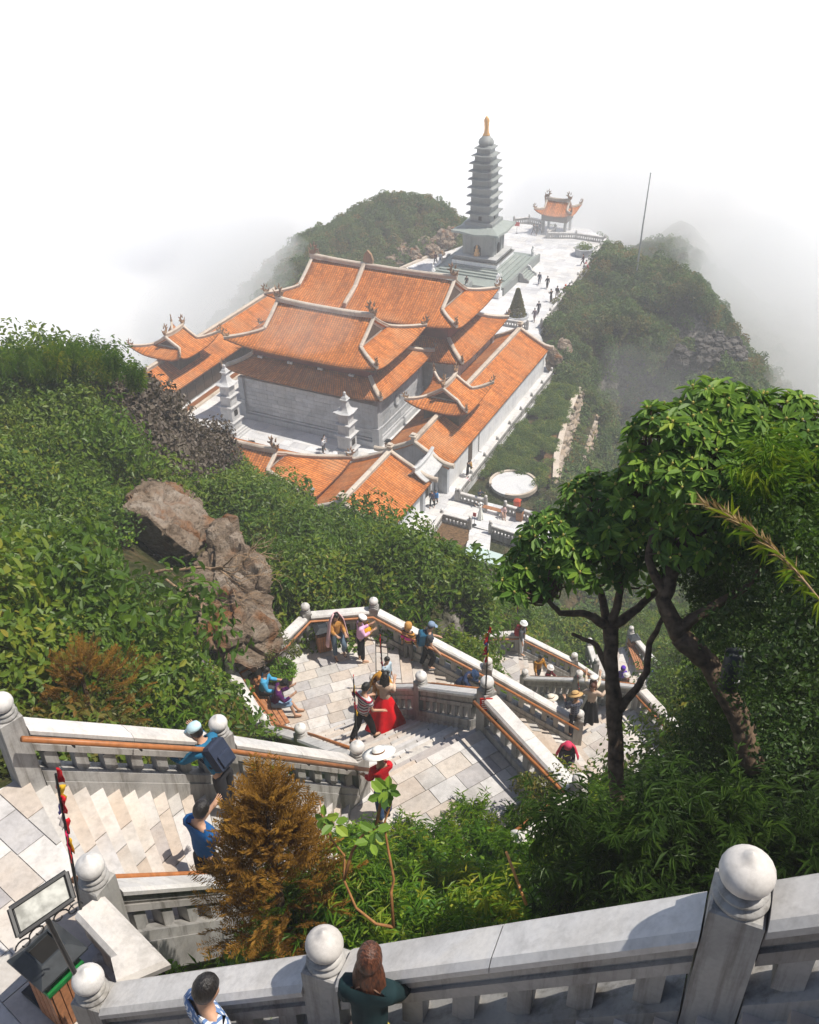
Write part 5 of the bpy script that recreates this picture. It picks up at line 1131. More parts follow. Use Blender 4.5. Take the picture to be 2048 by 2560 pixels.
# sign board and bin beside the upper landing
L1Z = S1-FH
bp_ = Vector(P(172, 2520, L1Z)); r = empty('litter_bin', bp_, -0.62, 'nearest bin: dark hood and green frame over brown wood, beside the sign stand', 'bin')
s_ = 1.0
MB().box((0, 0, .4), (.44, .44, .78)).build('bin_body', M['black'], r)
for i in range(4):
    for A in range(4):
        o = inst('slat', MB().bevbox((0, 0, 0), (.1, .02, .74), .004).mesh('slat', M['bench']), r, (0, 0, .4)); a = A*math.pi/2; v = Vector((-.17+.113*i, -.235, 0)); v.rotate(Matrix.Rotation(a, 3, 'Z')); o.location = v+Vector((0, 0, .4)); o.rotation_euler = (0, 0, a)
MB().bevbox((0, 0, .83), (.54, .54, .08), .01).build('green_frame', M['bingreen'], r)
for A in range(4): a = A*math.pi/2+math.pi/4; MB().box((.31*math.cos(a), .31*math.sin(a), .98), (.04, .04, .26)).build('hood_leg', M['bingrey'], r)
mb = MB(); mb.loft([[(x*.33*k_, y*.33*k_, z) for x, y in ((-1, -1), (1, -1), (1, 1), (-1, 1))] for k_, z in ((.98, 1.06), (1.04, 1.08), (1.04, 1.11), (.55, 1.25), (.48, 1.25), (.46, 1.20))]); hd = mb.build('hood', M['bingrey'], r)
MB().box((0, 0, 1.203), (.28, .28, .01)).build('hood_opening', M['dark'], hd)
b = MB().bevbox((-.42, -.02, .025), (.5, .42, .05), .01).build('bin_foot_plate', M['black'], r)
r.scale = (.72, .72, .8)
# sign stand
c0, c1, c2, c3 = (22+0, 2262), (165, 2180), (184, 2246), (46, 2343)
def facing(px, py, dep): return PD(px, py, dep)
dS = 7.55; ctr = facing(104, 2258, dS); r = empty('notice_stand', Vector((ctr.x+.1, ctr.y, L1Z)), 0, 'framed grey notice board on a black stand beside the nearest bin', 'sign'); o0 = r.location
A, B_, C_, D_ = [facing(px, py, d)-o0 for (px, py), d in (((24, 2274), 7.45), ((165, 2181), 7.7), ((184, 2247), 7.62), ((46, 2343), 7.37))]
nv = (B_-A).cross(D_-A).normalized(); nv = -nv if nv.dot(CP-ctr) < 0 else nv
MB().loft([[q-nv*.05 for q in (A, D_, C_, B_)], [q for q in (A, D_, C_, B_)]]).build('board_back', M['black'], r)
ctr4 = (A+B_+C_+D_)/4; pg_m, nt, bb = nt_new('weathered_panel', .35, .4); geo = N(nt, 'ShaderNodeNewGeometry'); n_ = N(nt, 'ShaderNodeTexNoise', Scale=9.0, Detail=6.0); nt.links.new(geo.outputs['Position'], n_.inputs['Vector']); nt.links.new(ramp(nt, n_.outputs[0], [(.38, (.16, .16, .14)), (.62, (.42, .42, .38))]).outputs[0], bb.inputs['Base Color'])
ins = [q.lerp(ctr4, .13)+nv*.012 for q in (A, D_, C_, B_)]; MB().loft([[q-nv*.01 for q in ins], ins]).build('notice_panel', pg_m, r)
for i, (q0, q1) in enumerate(((A, B_), (B_, C_), (C_, D_), (D_, A))): MB().tube([q0+nv*.01, q1+nv*.01], .022, 6).build('frame_bar', M['black'], r)
low = (C_+D_)/2; MB().tube([low, low*.5+Vector((.02, 0, 0)), Vector((0, 0, 0))], .022, 8).build('stand_pole', M['black'], r)
for s in (1, -1):
    for j in range(2):
        pth = []
        for i in range(13): a = i*.5; rr = .075*(1-i/16); pth.append(low+(C_-D_).normalized()*s*(.09+.12*j+rr*math.cos(a))+Vector((0, 0, -.09-.03*j+rr*math.sin(a))))
        MB().tube(pth, .007, 5).build('scroll_iron', M['black'], r)

# red safety plate on the landing post
e1 = k['E1']; r = empty('warning_plate', e1+V3(-.02, -.16, .78), 0, 'small red plate with white lettering on the post of the wide landing', 'sign'); MB().bevbox((0, -.012, 0), (.24, .02, .34), .004).build('plate', M['redpaint'], r)
for i in range(5): MB().box((0, -.0235, .11-.05*i), (.17-.02*(i % 2), .003, .018)).build('text_line', M['white'], r)
# ---------------------------------------------------------------- people
_cl = {}
def cloth(c, rough=.8):
    key = tuple(round(v, 3) for v in c)
    if key not in _cl: _cl[key] = plain('cloth_%02d' % len(_cl), c, rough, .12, 9, .15, 0, .2)
    return _cl[key]
M['skin'] = plain('skin', (.50, .29, .19), .55, .06, 6, .3); 
def hair_material(name, c0, c1):
    m, nt, b = nt_new(name, .42, .45); tc = N(nt, 'ShaderNodeTexCoord'); mp = N(nt, 'ShaderNodeMapping'); mp.inputs['Scale'].default_value = (70, 70, 5); nt.links.new(tc.outputs['Object'], mp.inputs[0]); n_ = N(nt, 'ShaderNodeTexNoise', Scale=1.0, Detail=4.0); nt.links.new(mp.outputs[0], n_.inputs['Vector'])
    nt.links.new(ramp(nt, n_.outputs[0], [(.35, c0), (.68, c1)]).outputs[0], b.inputs['Base Color']); bp = N(nt, 'ShaderNodeBump', Strength=.9, Distance=.012); nt.links.new(n_.outputs[0], bp.inputs['Height']); nt.links.new(bp.outputs[0], b.inputs['Normal']); return m
M['hair'] = hair_material('black_hair', (.006, .005, .005), (.022, .018, .016)); M['hair_brown'] = hair_material('brown_hair', (.03, .011, .006), (.15, .05, .022))
def pattern(name, cols, sx, sy, kind):
    m, nt, b = nt_new(name, .85, .1); tc = N(nt, 'ShaderNodeTexCoord'); sp = N(nt, 'ShaderNodeSeparateXYZ'); nt.links.new(tc.outputs['Object'], sp.inputs[0])
    def st(o, f, w):
        a = N(nt, 'ShaderNodeMath', operation='MULTIPLY'); nt.links.new(o, a.inputs[0]); a.inputs[1].default_value = f; fr = N(nt, 'ShaderNodeMath', operation='FRACT'); nt.links.new(a.outputs[0], fr.inputs[0])
        lt = N(nt, 'ShaderNodeMath', operation='LESS_THAN'); nt.links.new(fr.outputs[0], lt.inputs[0]); lt.inputs[1].default_value = w; return lt.outputs[0]
    c = mixc(nt, st(sp.outputs[2], sx, .45), cols[0], cols[1])
    if kind == 'check': c = mixc(nt, st(sp.outputs[0], sy, .45), c, tuple((a+b_)/2 for a, b_ in zip(cols[1], cols[-1])))
    elif len(cols) > 2: c = mixc(nt, st(sp.outputs[2], sy, .2), c, cols[2])
    nt.links.new(c, b.inputs['Base Color']); return m
def skin_mesh(name, verts, edges, rad, mat, parent, root=0, sub=1):
    me = bpy.data.meshes.new(name); me.from_pydata([tuple(v) for v in verts], edges, []); me.materials.append(mat)
    o = bpy.data.objects.new(name, me); COL.objects.link(o); o.parent = parent; md = o.modifiers.new('skin', 'SKIN'); md.use_smooth_shade = True
    ly = me.skin_vertices[0].data
    for i, r_ in enumerate(rad): ly[i].radius = (r_, r_) if not isinstance(r_, tuple) else r_; ly[i].use_root = (i == root)
    sd = o.modifiers.new('smooth', 'SUBSURF'); sd.levels = sub; sd.render_levels = sub; return o
POSES = {
    'stand': dict(legs=((4, 4), (-3, 3)), arms=((4, 8, 12), (-2, 8, 10))),
    'walk': dict(legs=((24, 8), (-18, 22)), arms=((-18, 8, 15), (20, 8, 22))),
    'down': dict(legs=((26, 48), (-6, 14)), arms=((10, 10, 30), (18, 12, 40)), lean=8),
    'phone': dict(legs=((3, 3), (-3, 3)), arms=((22, 4, 95), (26, 6, 98)), head=16),
    'photo': dict(legs=((5, 3), (-5, 3)), arms=((75, 15, 60), (72, 15, 65)), head=-4),
    'lean': dict(legs=((2, 2), (-8, 4)), arms=((60, 14, 40), (64, 16, 46)), lean=32, head=-4),
    'bend': dict(legs=((14, 10), (10, 14)), arms=((50, 10, 40), (40, 10, 35)), lean=42, head=20),
    'sit': dict(legs=((84, 84), (78, 66)), arms=((22, 10, 62), (26, 10, 60)), lean=12, seat=.46),
    'sitphone': dict(legs=((82, 70), (76, 50)), arms=((38, 6, 88), (38, 6, 88)), lean=20, head=28, seat=.46),
    'perch': dict(legs=((8, 4), (62, 80)), arms=((28, 4, 72), (26, 6, 66)), lean=4, head=8, seat=None),
    'hips': dict(legs=((4, 3), (-4, 6)), arms=((-18, 34, 80), (120, 40, 118)), head=6),
    'rail': dict(legs=((4, 3), (-4, 3)), arms=((34, 10, 38), (16, 8, 45)), lean=6, head=10),
    'carry': dict(legs=((20, 10), (-14, 22)), arms=((10, 10, 50), (16, 10, 60)), lean=6, head=10)}
def person(label, pos, face, pose='stand', h=1.68, top=(.3, .3, .35), legs=(.03, .03, .04), hair='black', shoes=(.03, .03, .03), sleeve='long', skirt=None, hat=None, long_hair=0, pack=None, veil=None, topmat=None, face_detail=False, group=None, shorts=False, female=False, name='person', hands=True, bun=False):
    """face: heading in degrees clockwise from straight away from the camera"""
    ps = POSES[pose]; rt = empty(name, pos, -R(face), label, 'person', group); s = h/1.68
    legs_p, arms_p, lean, hd = ps['legs'], ps['arms'], R(ps.get('lean', 0)), R(ps.get('head', 4))
    V = Vector
    def pitch(v, a): return V((v.x, v.y*math.cos(a)+v.z*math.sin(a), -v.y*math.sin(a)+v.z*math.cos(a)))   # lean forward (+y)
    hipw = .095 if not female else .10; shw = .185 if not female else .155
    L = []; low = 0
    for sx, (th, kn) in zip((1, -1), legs_p):
        hp = V((sx*hipw, 0, 0)); t = R(th); kd = V((0, math.sin(t), -math.cos(t))); kne = hp+kd*.43; t2 = t-R(kn); ad = V((0, math.sin(t2), -math.cos(t2))); ank = kne+ad*.40; fwd = V((0, math.cos(max(-.5, min(.5, t2*.4))), -.12)); toe = ank+V((0, .17, -.055)); L.append((hp, kne, ank, toe)); low = min(low, ank.z-.085)
    seat = ps.get('seat'); pz = (-low) if not seat else seat+.10; base = V((0, 0, pz))
    L = [[q+base for q in l] for l in L]
    def tor(x, y, z): return base+pitch(V((x, y, z)), lean)
    spine = [tor(0, 0, 0), tor(0, 0, .17), tor(0, .01, .35), tor(0, 0, .47), tor(0, .0, .555)]
    hv = pitch(V((0, .02, .11)), lean*.6+hd); head0 = spine[-1]+hv*.55; head1 = spine[-1]+hv*1.25+V((0, .012, 0)); head2 = spine[-1]+hv*2.05
    A = []
    for sx, (sp, ab, el) in zip((1, -1), arms_p):
        sh = tor(sx*shw, 0, .455); a = R(sp); b_ = R(ab); d = V((sx*math.sin(b_), math.sin(a)*math.cos(b_), -math.cos(a)*math.cos(b_))); d = pitch(d, lean*.5); elb = sh+d*.275; a2 = a+R(el); inw = -.25 if el > 55 else -.05
        d2 = V((sx*(math.sin(b_)+inw), math.sin(a2), -math.cos(a2))).normalized(); wr = elb+d2*.24; A.append((sh, elb, wr, wr+d2*.09, d2))
    # body: one continuous surface
    sk = lambda v: v*s
    v = spine+[head0, head1, head2]; e = [(i, i+1) for i in range(7)]; rad = [.09, .075, .085, .07, .052, .066, .10, .078]
    for l in L: i = len(v); v += [l[0]*1, l[1], l[2], l[3]]; e += [(0, i), (i, i+1), (i+1, i+2), (i+2, i+3)]; rad += [.085, .056, .038, .034]
    for a in A: i = len(v); v += [a[0], a[1], a[2], a[3]]; e += [(3, i), (i, i+1), (i+1, i+2), (i+2, i+3)]; rad += [.042, .04, .033, .036]
    for a in A if hands else []:                                          # five fingers
        d2 = a[4]; side = d2.cross(V((0, 0, 1))); side = side.normalized() if side.length > .1 else V((1, 0, 0)); i0 = [j for j, q in enumerate(v) if q is a[3]][0]
        for f, (o, ln) in enumerate(((-.03, .055), (-.01, .07), (.01, .065), (.03, .05))): i = len(v); v += [a[3]+side*o*1.1+d2*.04, a[3]+side*o*1.5+d2*(.045+ln)]; e += [(i0, i), (i, i+1)]; rad += [.0095, .008]
        i = len(v); v += [a[2]+side*.035+d2*.05]; e += [(i0, i)]; rad += [.011]
    skin_mesh('body', [sk(q) for q in v], e, [r_*s for r_ in rad], M['skin'], rt, 0)
    # clothes
    tm = topmat or cloth(top); v = [tor(0, 0, -.06), spine[1], spine[2], spine[3], tor(0, 0, .50)]; e = [(0, 1), (1, 2), (2, 3), (3, 4)]; w = .92 if female else 1
    rad = [(.172*w, .15), (.162*w, .125), (.172*w, .135), (.145*w, .115), (.08, .075)]
    for a in A:
        i = len(v); v += [a[0], a[0].lerp(a[1], .75), a[1], a[2].lerp(a[1], .12)] if sleeve == 'long' else [a[0], a[0].lerp(a[1], .6)]
        e += [(3, i)]+[(i+j, i+j+1) for j in range((4 if sleeve == 'long' else 2)-1)]; rad += [.084, .072, .064, .052] if sleeve == 'long' else [.086, .076]
    skin_mesh('shirt', [sk(q) for q in v], e, [(r_[0]*s, r_[1]*s) if isinstance(r_, tuple) else r_*s for r_ in rad], tm, rt, 0)
    if skirt:
        sc_, ln, fl = skirt; mb = MB(); rings = []; wst = spine[0]+V((0, 0, .10)); nn_ = 42
        for i in range(9):
            t = i/8; rr = .13+(fl-.13)*(t**.8); q = wst.lerp(V((wst.x, wst.y-.05*fl, max(.05, pz-ln))), t); rings.append([sk(q+V(((rr+.06*t*math.sin(j*2*math.pi/nn_*7))*math.cos(2*math.pi*j/nn_), (rr+.06*t*math.sin(j*2*math.pi/nn_*7))*math.sin(2*math.pi*j/nn_)*.85, 0))) for j in range(nn_)])
        mb.loft(rings[::-1], False).build('skirt', cloth(sc_), rt, True)
    else:
        v = [base+V((0, 0, .10)), base]; e = [(0, 1)]; rad = [(.15, .118), (.158, .128)]
        for l in L:
            i = len(v); v += [l[0], l[1], (l[1].lerp(l[2], .05) if shorts else l[2].lerp(l[1], .1))]; e += [(1, i), (i, i+1), (i+1, i+2)]; rad += [.112, .086, .088 if shorts else .066]
        skin_mesh('trousers', [sk(q) for q in v], e, [(r_[0]*s, r_[1]*s) if isinstance(r_, tuple) else r_*s for r_ in rad], cloth(legs), rt, 0)
    for l in L: skin_mesh('shoe', [sk(l[2]+V((0, -.03, -.055))), sk(l[2]+V((0, .06, -.06))), sk(l[3]+V((0, .02, -.01)))], [(0, 1), (1, 2)], [.044*s, .043*s, .034*s], cloth(shoes), rt, 1)
    # head: hair, hat
    hm = M['hair'] if hair == 'black' else M['hair_brown']; up = (head2-spine[-1]).normalized(); hc = spine[-1]+hv*1.45; back = V((0, -1, 0)); back = (back-up*back.dot(up)).normalized()
    def on_head(mb_pts): return [sk(hc+V((x, 0, 0))-back*y+up*z) for x, y, z in mb_pts]
    if hair:
        mb = MB(); rings = []; hn = 20; back_low = -.075 if not long_hair else -.10
        for i in range(8):
            t = i/7; ring = []
            for j in range(hn):
                a = 2*math.pi*j/hn; f = math.sin(a); lo = back_low if f < -.35 else (.045 if f > .55 else back_low+(.045-back_low)*(f+.35)/.9); lo += .008*math.sin(j*2.3)
                z = lo+(.124-lo)*t**.8; q_ = math.sqrt(max(0.0004, 1-(z/.126)**2)); w_ = 1+.02*math.sin(j*3.1+i); ring.append((.091*q_*math.cos(a)*w_, .105*q_*f*w_-.010, z+.004))
            rings.append(on_head(ring))
        mb.loft(rings); ho = mb.build('hair', hm, rt, True)
        if long_hair:
            mb = MB(); rings = []
            for i in range(12):
                t = i/11; c = hc+back*(.035+.075*math.sin(min(1, t*1.3)*1.7))+up*(.09*(1-t)**2)-V((0, 0, long_hair*t)); ww = .035+.066*min(1, t*4)**.6+.025*math.sin(t*3)-.05*max(0, t-.75)/.25; tt_ = .03+.045*min(1, t*4)*(1-.45*t)
                rings.append([sk(c+V((ww*(1+.10*math.sin(5*a_+t*3)*t)*math.cos(a_), tt_*(1+.12*math.sin(7*a_))*math.sin(a_), 0))) for a_ in [2*math.pi*j/18 for j in range(18)]])
            mb.loft(rings[::-1]).build('long_hair', hm, rt, True)
        if bun:
            for sx in (1, -1): MB().ico(tuple(sk(hc+V((sx*.07, 0, 0))+up*.105+back*.02)), .042*s, 2).build('hair_bun', hm, rt, True)
    if hat:
        kind, hcol = hat; mb = MB()
        prof = {'cap': [(.103, .02), (.105, .06), (.085, .105), (.04, .125), (0, .128)], 'bucket': [(.17, .015), (.165, .025), (.112, .05), (.105, .1), (.08, .125), (0, .13)], 'sun': [(.30, .03), (.305, .036), (.2, .05), (.115, .055), (.108, .12), (.075, .145), (0, .148)], 'straw': [(.24, .02), (.245, .03), (.115, .05), (.11, .12), (.08, .14), (0, .142)], 'beret': [(.105, .02), (.14, .07), (.135, .1), (.08, .13), (0, .135)], 'hood': [(.125, -.11), (.135, -.03), (.13, .06), (.095, .12), (0, .145)]}[kind]
        rings = [on_head([(r_*math.cos(2*math.pi*j/20), r_*math.sin(2*math.pi*j/20)-(.015 if kind != 'hood' else .02), z+.012) for j in range(20)]) for r_, z in prof]
        hb = mb.loft(rings).build('hat', cloth(hcol), rt, True)
        if kind == 'cap':
            br = on_head([(.09*math.cos(a), .085+.10*math.sin(a), .03-.015*math.sin(a)) for a in [math.pi*j/8 for j in range(9)]]); MB().loft([br, [q+up*.012 for q in br]]).build('peak', cloth(hcol), hb)
        if kind in ('sun', 'straw'): MB().loft([on_head([(.119*math.cos(2*math.pi*j/20), .119*math.sin(2*math.pi*j/20)-.015, z) for j in range(20)]) for z in (.07, .095)]).build('hat_band', cloth((.16, .07, .03)), hb, True)
    if veil:
        vc, ln = veil; mb = MB(); rings = []; m_ = 15
        for i in range(9):
            t = i/8; zz = hc.z+.13-ln*t; rr = .06+.09*min(1, t*5)+.16*t; ring = []
            for j in range(m_): a = math.pi*(.86+1.28*j/(m_-1)); ring.append(sk(V((hc.x+rr*math.cos(a)*1.15+.01*math.sin(j*3), hc.y+rr*math.sin(a)*.8+.02*t*math.sin(j*2.2), zz+.02*math.sin(j)*t))))
            rings.append(ring)
        mb.loft(rings, False, False); o = mb.build('scarf', cloth(vc), rt, True); o.modifiers.new('t', 'SOLIDIFY').thickness = .012
    if pack:
        pc = tor(0, -.19, .28); mb = MB(); mb.bevbox((0, 0, 0), (.30, .17, .42), .03); mb.bevbox((0, -.1, -.06), (.22, .06, .2), .02); o = mb.build('backpack', cloth(pack), rt); o.location = sk(pc); o.rotation_euler = (-lean, 0, 0); o.scale = (s, s, s)
        for sx in (1, -1): MB().tube([sk(tor(sx*.11, -.12, .46)), sk(tor(sx*.115, .07, .5)), sk(tor(sx*.12, .125, .36)), sk(tor(sx*.13, -.05, .14))], .018*s, 5).build('strap', cloth(pack), o).parent = rt
    if face_detail:
        fw_ = -back
        for sx in (1, -1): MB().ico(tuple(sk(hc+V((sx*.034, 0, 0))+fw_*.088+up*.0)), .009*s, 1).build('eye', M['hair'], rt)
        MB().ico(tuple(sk(hc+fw_*.098-up*.03)), .014*s, 1, (.8, 1, 1.3)).build('nose', M['skin'], rt); MB().ico(tuple(sk(hc+fw_*.088-up*.062)), .016*s, 1, (1.4, .5, .4)).build('mouth', cloth((.35, .08, .07)), rt)
    rt['hand'] = [float(c) for c in sk(A[0][3])]; return rt
def fg_pos(px, py, dep, h): q = PD(px, py, dep); return Vector((q.x, q.y, q.z-h*.93))
def flight_z(nm, px, py):
    f = [f for f in FLIGHTS if f[0] == nm][0]; a, b, c, d = f[1:5]; q = on_plane(px, py, a, b, c); t = min(.999, max(0, ((q-a).dot((c-a)))/((c-a).length_squared))); z = a.z-(a.z-c.z)/f[5]*(int(t*f[5])+1); w = P(px, py, z); return Vector((w.x, w.y, z))
def at(px, py, z): return Vector(P(px, py, z))
def head_at(px, py, nm, h): # stands on flight nm with the middle of the head at the pixel
    f = [f for f in FLIGHTS if f[0] == nm][0]; a, c = f[1], f[3]; up = Vector((0, 0, h*.93)); q = on_plane(px, py, a+up, f[2]+up, c+up)-up; t = min(.999, max(0, ((q-a).dot(c-a))/((c-a).length_squared))); z = a.z-(a.z-c.z)/f[5]*(int(t*f[5])+1); return Vector((q.x, q.y, z))
def head_z(px, py, z, h): q = P(px, py, z+h*.93); return Vector((q.x, q.y, z))
t1, t2z, l4, l2 = S3-FH, S5-FH, S4-FH, S2-FH
# bench terrace
person('person in a long pale pink veil and mustard top leaning by the terrace bin', at(845, 1640, t1), 155, 'perch', 1.6, (.45, .22, .06), (.09, .13, .18), 'black', (.03, .02, .03), veil=((.72, .46, .48), 1.15), female=True, face_detail=True)
person('person in a pink jumper, white cap and black leggings facing right on the bench terrace', at(905, 1652, t1), 80, 'phone', 1.58, (.72, .42, .62), (.012, .012, .013), 'black', (.55, .36, .24), hat=('beret', (.78, .74, .72)), female=True, pack=None)
person('seated person in a sky blue jacket beside the bonsai, black hair', at(662, 1762, t1), 92, 'sit', 1.66, (.07, .33, .55), (.06, .055, .06), 'black', (.04, .04, .04))
person('seated person in a purple quilted jacket, black cap and denim shorts', at(690, 1793, t1), 82, 'sitphone', 1.66, (.075, .012, .085), (.2, .3, .42), 'black', (.3, .17, .1), hat=('cap', (.012, .012, .014)), shorts=True)
person('child in an orange tiger-striped hooded top seen from behind on the steps', flight_z('F3', 1022, 1655), 30, 'stand', 1.42, (.55, .27, .07), (.13, .13, .13), None, (.7, .68, .66), hat=('hood', (.52, .27, .08)), topmat=pattern('tiger_stripes', [(.55, .27, .07), (.05, .025, .01), (.7, .05, .35)], 11, 2.2, 'stripe'))
person('person with a blue backpack and grey cap going down the steps', flight_z('F3', 1068, 1672), 82, 'down', 1.72, (.06, .065, .075), (.015, .016, .02), 'black', (.35, .36, .38), 'short', hat=('cap', (.20, .27, .38)), pack=(.02, .09, .16))
person('person in a navy jacket and navy hat bending over a child on the steps', head_at(1145, 1672, 'F3', 1.35), 110, 'bend', 1.6, (.025, .04, .09), (.03, .03, .04), 'black', hat=('bucket', (.02, .04, .09)))
person('child in a blue cap half hidden by the handrail', head_at(1168, 1702, 'F3', 1.2), 120, 'stand', 1.2, (.03, .05, .12), (.03, .03, .04), 'black', hat=('cap', (.03, .07, .2)))
person('child in a pale blue and lilac jacket behind the end post, black hair', head_z(966, 1652, t1, 1.35), 120, 'stand', 1.35, (.42, .52, .60), (.1, .1, .12), 'black')
person('person in a mustard headscarf behind the red skirt', head_z(953, 1694, t1+.75, 1.55), 185, 'stand', 1.55, (.45, .23, .06), (.05, .04, .03), None, hat=('hood', (.50, .24, .035)), veil=((.50, .24, .035), .6), female=True)
person('person in a bright red full skirt with long dark hair', flight_z('F2', 966, 1815), 18, 'phone', 1.62, (.62, .45, .34), (.1, .02, .02), 'black', skirt=((.62, .006, .012), .95, .50), long_hair=.52, female=True, bun=True)
person('person in a striped polo shirt and black trousers stepping up beside the red skirt', flight_z('F2', 912, 1850), 48, 'carry', 1.66, (.5, .45, .45), (.016, .015, .015), 'black', (.04, .03, .02), 'short', topmat=pattern('striped_polo', [(.62, .58, .58), (.10, .06, .09), (.42, .03, .06)], 13, 6, 'stripe'))
# wide landing and upper steps
person('person in a huge white sun hat and red top beside the wide landing', head_z(955, 1905, l2, 1.6), -25, 'rail', 1.6, (.5, .012, .02), (.05, .09, .2), 'black', hat=('sun', (.85, .83, .78)), female=True)
person('person in a blue jacket and pale blue cap leaning over the long handrail', fg_pos(545, 1880, 13.2, 1.38), -60, 'lean', 1.66, (.02, .14, .26), (.03, .03, .035), 'black', hat=('cap', (.48, .66, .72)), pack=(.03, .04, .07))
person('person in a blue polo shirt seen from behind on the upper steps', fg_pos(494, 2042, 11.4, 1.72), 38, 'phone', 1.72, (.012, .09, .26), (.02, .02, .03), 'black', (.03, .03, .03), 'short')
# next to the nearest balustrade
person('person in a blue and white checked shirt at the bottom edge, black hair from behind', fg_pos(508, 2492, 6.9, 1.70), 48, 'stand', 1.70, (.5, .55, .6), (.03, .03, .05), 'black', topmat=pattern('checked_shirt', [(.66, .68, .72), (.13, .22, .42)], 16, 16, 'check'))
p17 = person('person with long red-brown hair and dark jacket at the nearest stone rail', fg_pos(915, 2448, 6.0, 1.52), 12, 'rail', 1.52, (.012, .03, .034), (.5, .42, .1), 'brown', long_hair=.72, female=True)
# middle terrace and the flight below it
person('person in white trousers, grey jacket and red pack on the middle terrace', at(1303, 1635, t2z), 115, 'stand', 1.68, (.10, .11, .12), (.68, .68, .70), 'black', (.7, .7, .7), hat=('bucket', (.78, .78, .78)), pack=(.35, .02, .03))
person('child in a red helmet-like hat held beside the white trousers', head_z(1312, 1562, t2z+.75, .9), 100, 'stand', .9, (.10, .11, .12), (.3, .3, .3), None, hat=('hood', (.65, .03, .02)), hands=False)
person('person in a mustard jacket going down from the middle terrace', head_at(1347, 1641, 'F5', 1.6), 150, 'down', 1.6, (.38, .17, .02), (.02, .02, .03), 'black')
person('person in a maroon jacket and white hat going down from the middle terrace', head_at(1369, 1676, 'F5', 1.5), 120, 'down', 1.55, (.12, .012, .02), (.03, .03, .03), 'black', hat=('bucket', (.72, .68, .66)))
person('person in a cream dress and white beret on the steps left of the tree trunk', head_at(1485, 1692, 'F4', 1.62), 10, 'photo', 1.62, (.62, .52, .40), (.6, .55, .5), 'brown', hat=('beret', (.74, .68, .62)), skirt=((.62, .58, .52), .8, .3), long_hair=.3, female=True)
person('person in a dark plaid shirt and straw hat on the sunlit landing', head_z(1441, 1746, l4+.35, 1.6), -20, 'phone', 1.6, (.05, .06, .09), (.02, .02, .03), 'black', hat=('straw', (.52, .33, .14)), topmat=pattern('plaid_shirt', [(.03, .04, .07), (.13, .14, .18)], 12, 12, 'check'))
person('person in cream blouse and black skirt with one hand raised to the head', at(1472, 1806, l4), 200, 'hips', 1.6, (.62, .47, .36), (.02, .02, .02), 'brown', skirt=((.014, .014, .016), .78, .28), long_hair=.34, female=True, face_detail=True)
person('person with only a white hat showing above the handrail', head_at(1379, 1750, 'F4', 1.6), -30, 'stand', 1.6, (.5, .5, .5), (.1, .1, .1), 'black', hat=('straw', (.70, .64, .54)))
person('person in a pink-red scarf and dark jacket on the lowest steps of the third flight', head_at(1423, 1838, 'F3', 1.55), 190, 'carry', 1.55, (.05, .04, .07), (.03, .03, .05), 'black', hat=('hood', (.62, .05, .12)), veil=((.6, .04, .09), .6), female=True)
person('person with black hair coming up behind the coping of the landing', head_at(1297, 1797, 'F3', 1.6), -60, 'walk', 1.6, (.05, .05, .06), (.03, .03, .03), 'black')
t3 = S7-FH
person('person in a violet hood on the lowest terrace', head_z(1558, 1672, t3, 1.6), 170, 'stand', 1.6, (.09, .03, .35), (.03, .03, .04), None, hat=('hood', (.10, .03, .42)))
person('person in a brown jacket and white cap on the lowest terrace', head_z(1565, 1690, t3, 1.55), 160, 'stand', 1.55, (.14, .06, .04), (.03, .03, .04), 'black', hat=('bucket', (.7, .66, .62)))
person('person in a bright blue jacket at the right end of the lowest terrace', head_z(1630, 1672, t3, 1.65), 190, 'walk', 1.65, (.015, .12, .42), (.03, .04, .1), 'black', hat=('cap', (.03, .05, .15)))
person('person in black on the last visible steps, seen between the branches', head_z(1661, 1708, t3-.4, 1.65), 170, 'walk', 1.65, (.015, .015, .015), (.015, .015, .02), 'black')
# court
FAR = dict(hands=False)
person('person in a white top and dark trousers in the court beside the column', at(808, 1133, 0), 90, 'photo', 1.62, (.66, .66, .68), (.03, .03, .04), 'black', female=True, **FAR)
person('person with long dark hair standing behind the white top in the court', at(812, 1124, 0), 110, 'stand', 1.62, (.35, .33, .36), (.06, .06, .08), 'black', long_hair=.4, female=True, **FAR)
person('person in a dark violet jacket and black trousers at the moon gate', at(1080, 1266, 0), 195, 'walk', 1.68, (.05, .045, .09), (.012, .012, .015), 'black', **FAR)
person('person in a bright blue jacket and black leggings at the moon gate', at(1090, 1264, 0), 190, 'walk', 1.66, (.015, .17, .45), (.012, .012, .015), 'black', (.6, .6, .6), female=True, **FAR)
person('person in black leaning on the railing by the corridor house', at(1169, 1192, 0), 75, 'rail', 1.68, (.015, .015, .018), (.015, .015, .018), 'black', **FAR)
person('person in an orange-yellow top at the railing by the corridor house', at(1178, 1187, 0), -80, 'rail', 1.6, (.5, .27, .06), (.3, .22, .05), 'black', female=True, **FAR)
person('child in pale pink at the railing near the corridor end', at(1162, 1219, 0), 60, 'bend', 1.2, (.62, .42, .48), (.6, .5, .5), 'black', **FAR)
person('person in a long white dress posing on the lower walkway', at(1201, 1297, 0), -60, 'photo', 1.62, (.72, .71, .68), (.7, .68, .62), 'black', hat=('bucket', (.75, .74, .72)), skirt=((.70, .70, .64), .85, .3), female=True, **FAR)
person('person in dark blue behind the railing, taking a photo', at(1199, 1262, 0), 150, 'photo', 1.62, (.02, .03, .06), (.02, .025, .05), 'black', **FAR)
person('person in a pale pink dress sitting at the end of the walkway bench', at(1258, 1292, 0), 175, 'sit', 1.6, (.62, .42, .42), (.6, .45, .42), 'black', skirt=((.62, .5, .48), .5, .28), female=True, **FAR)
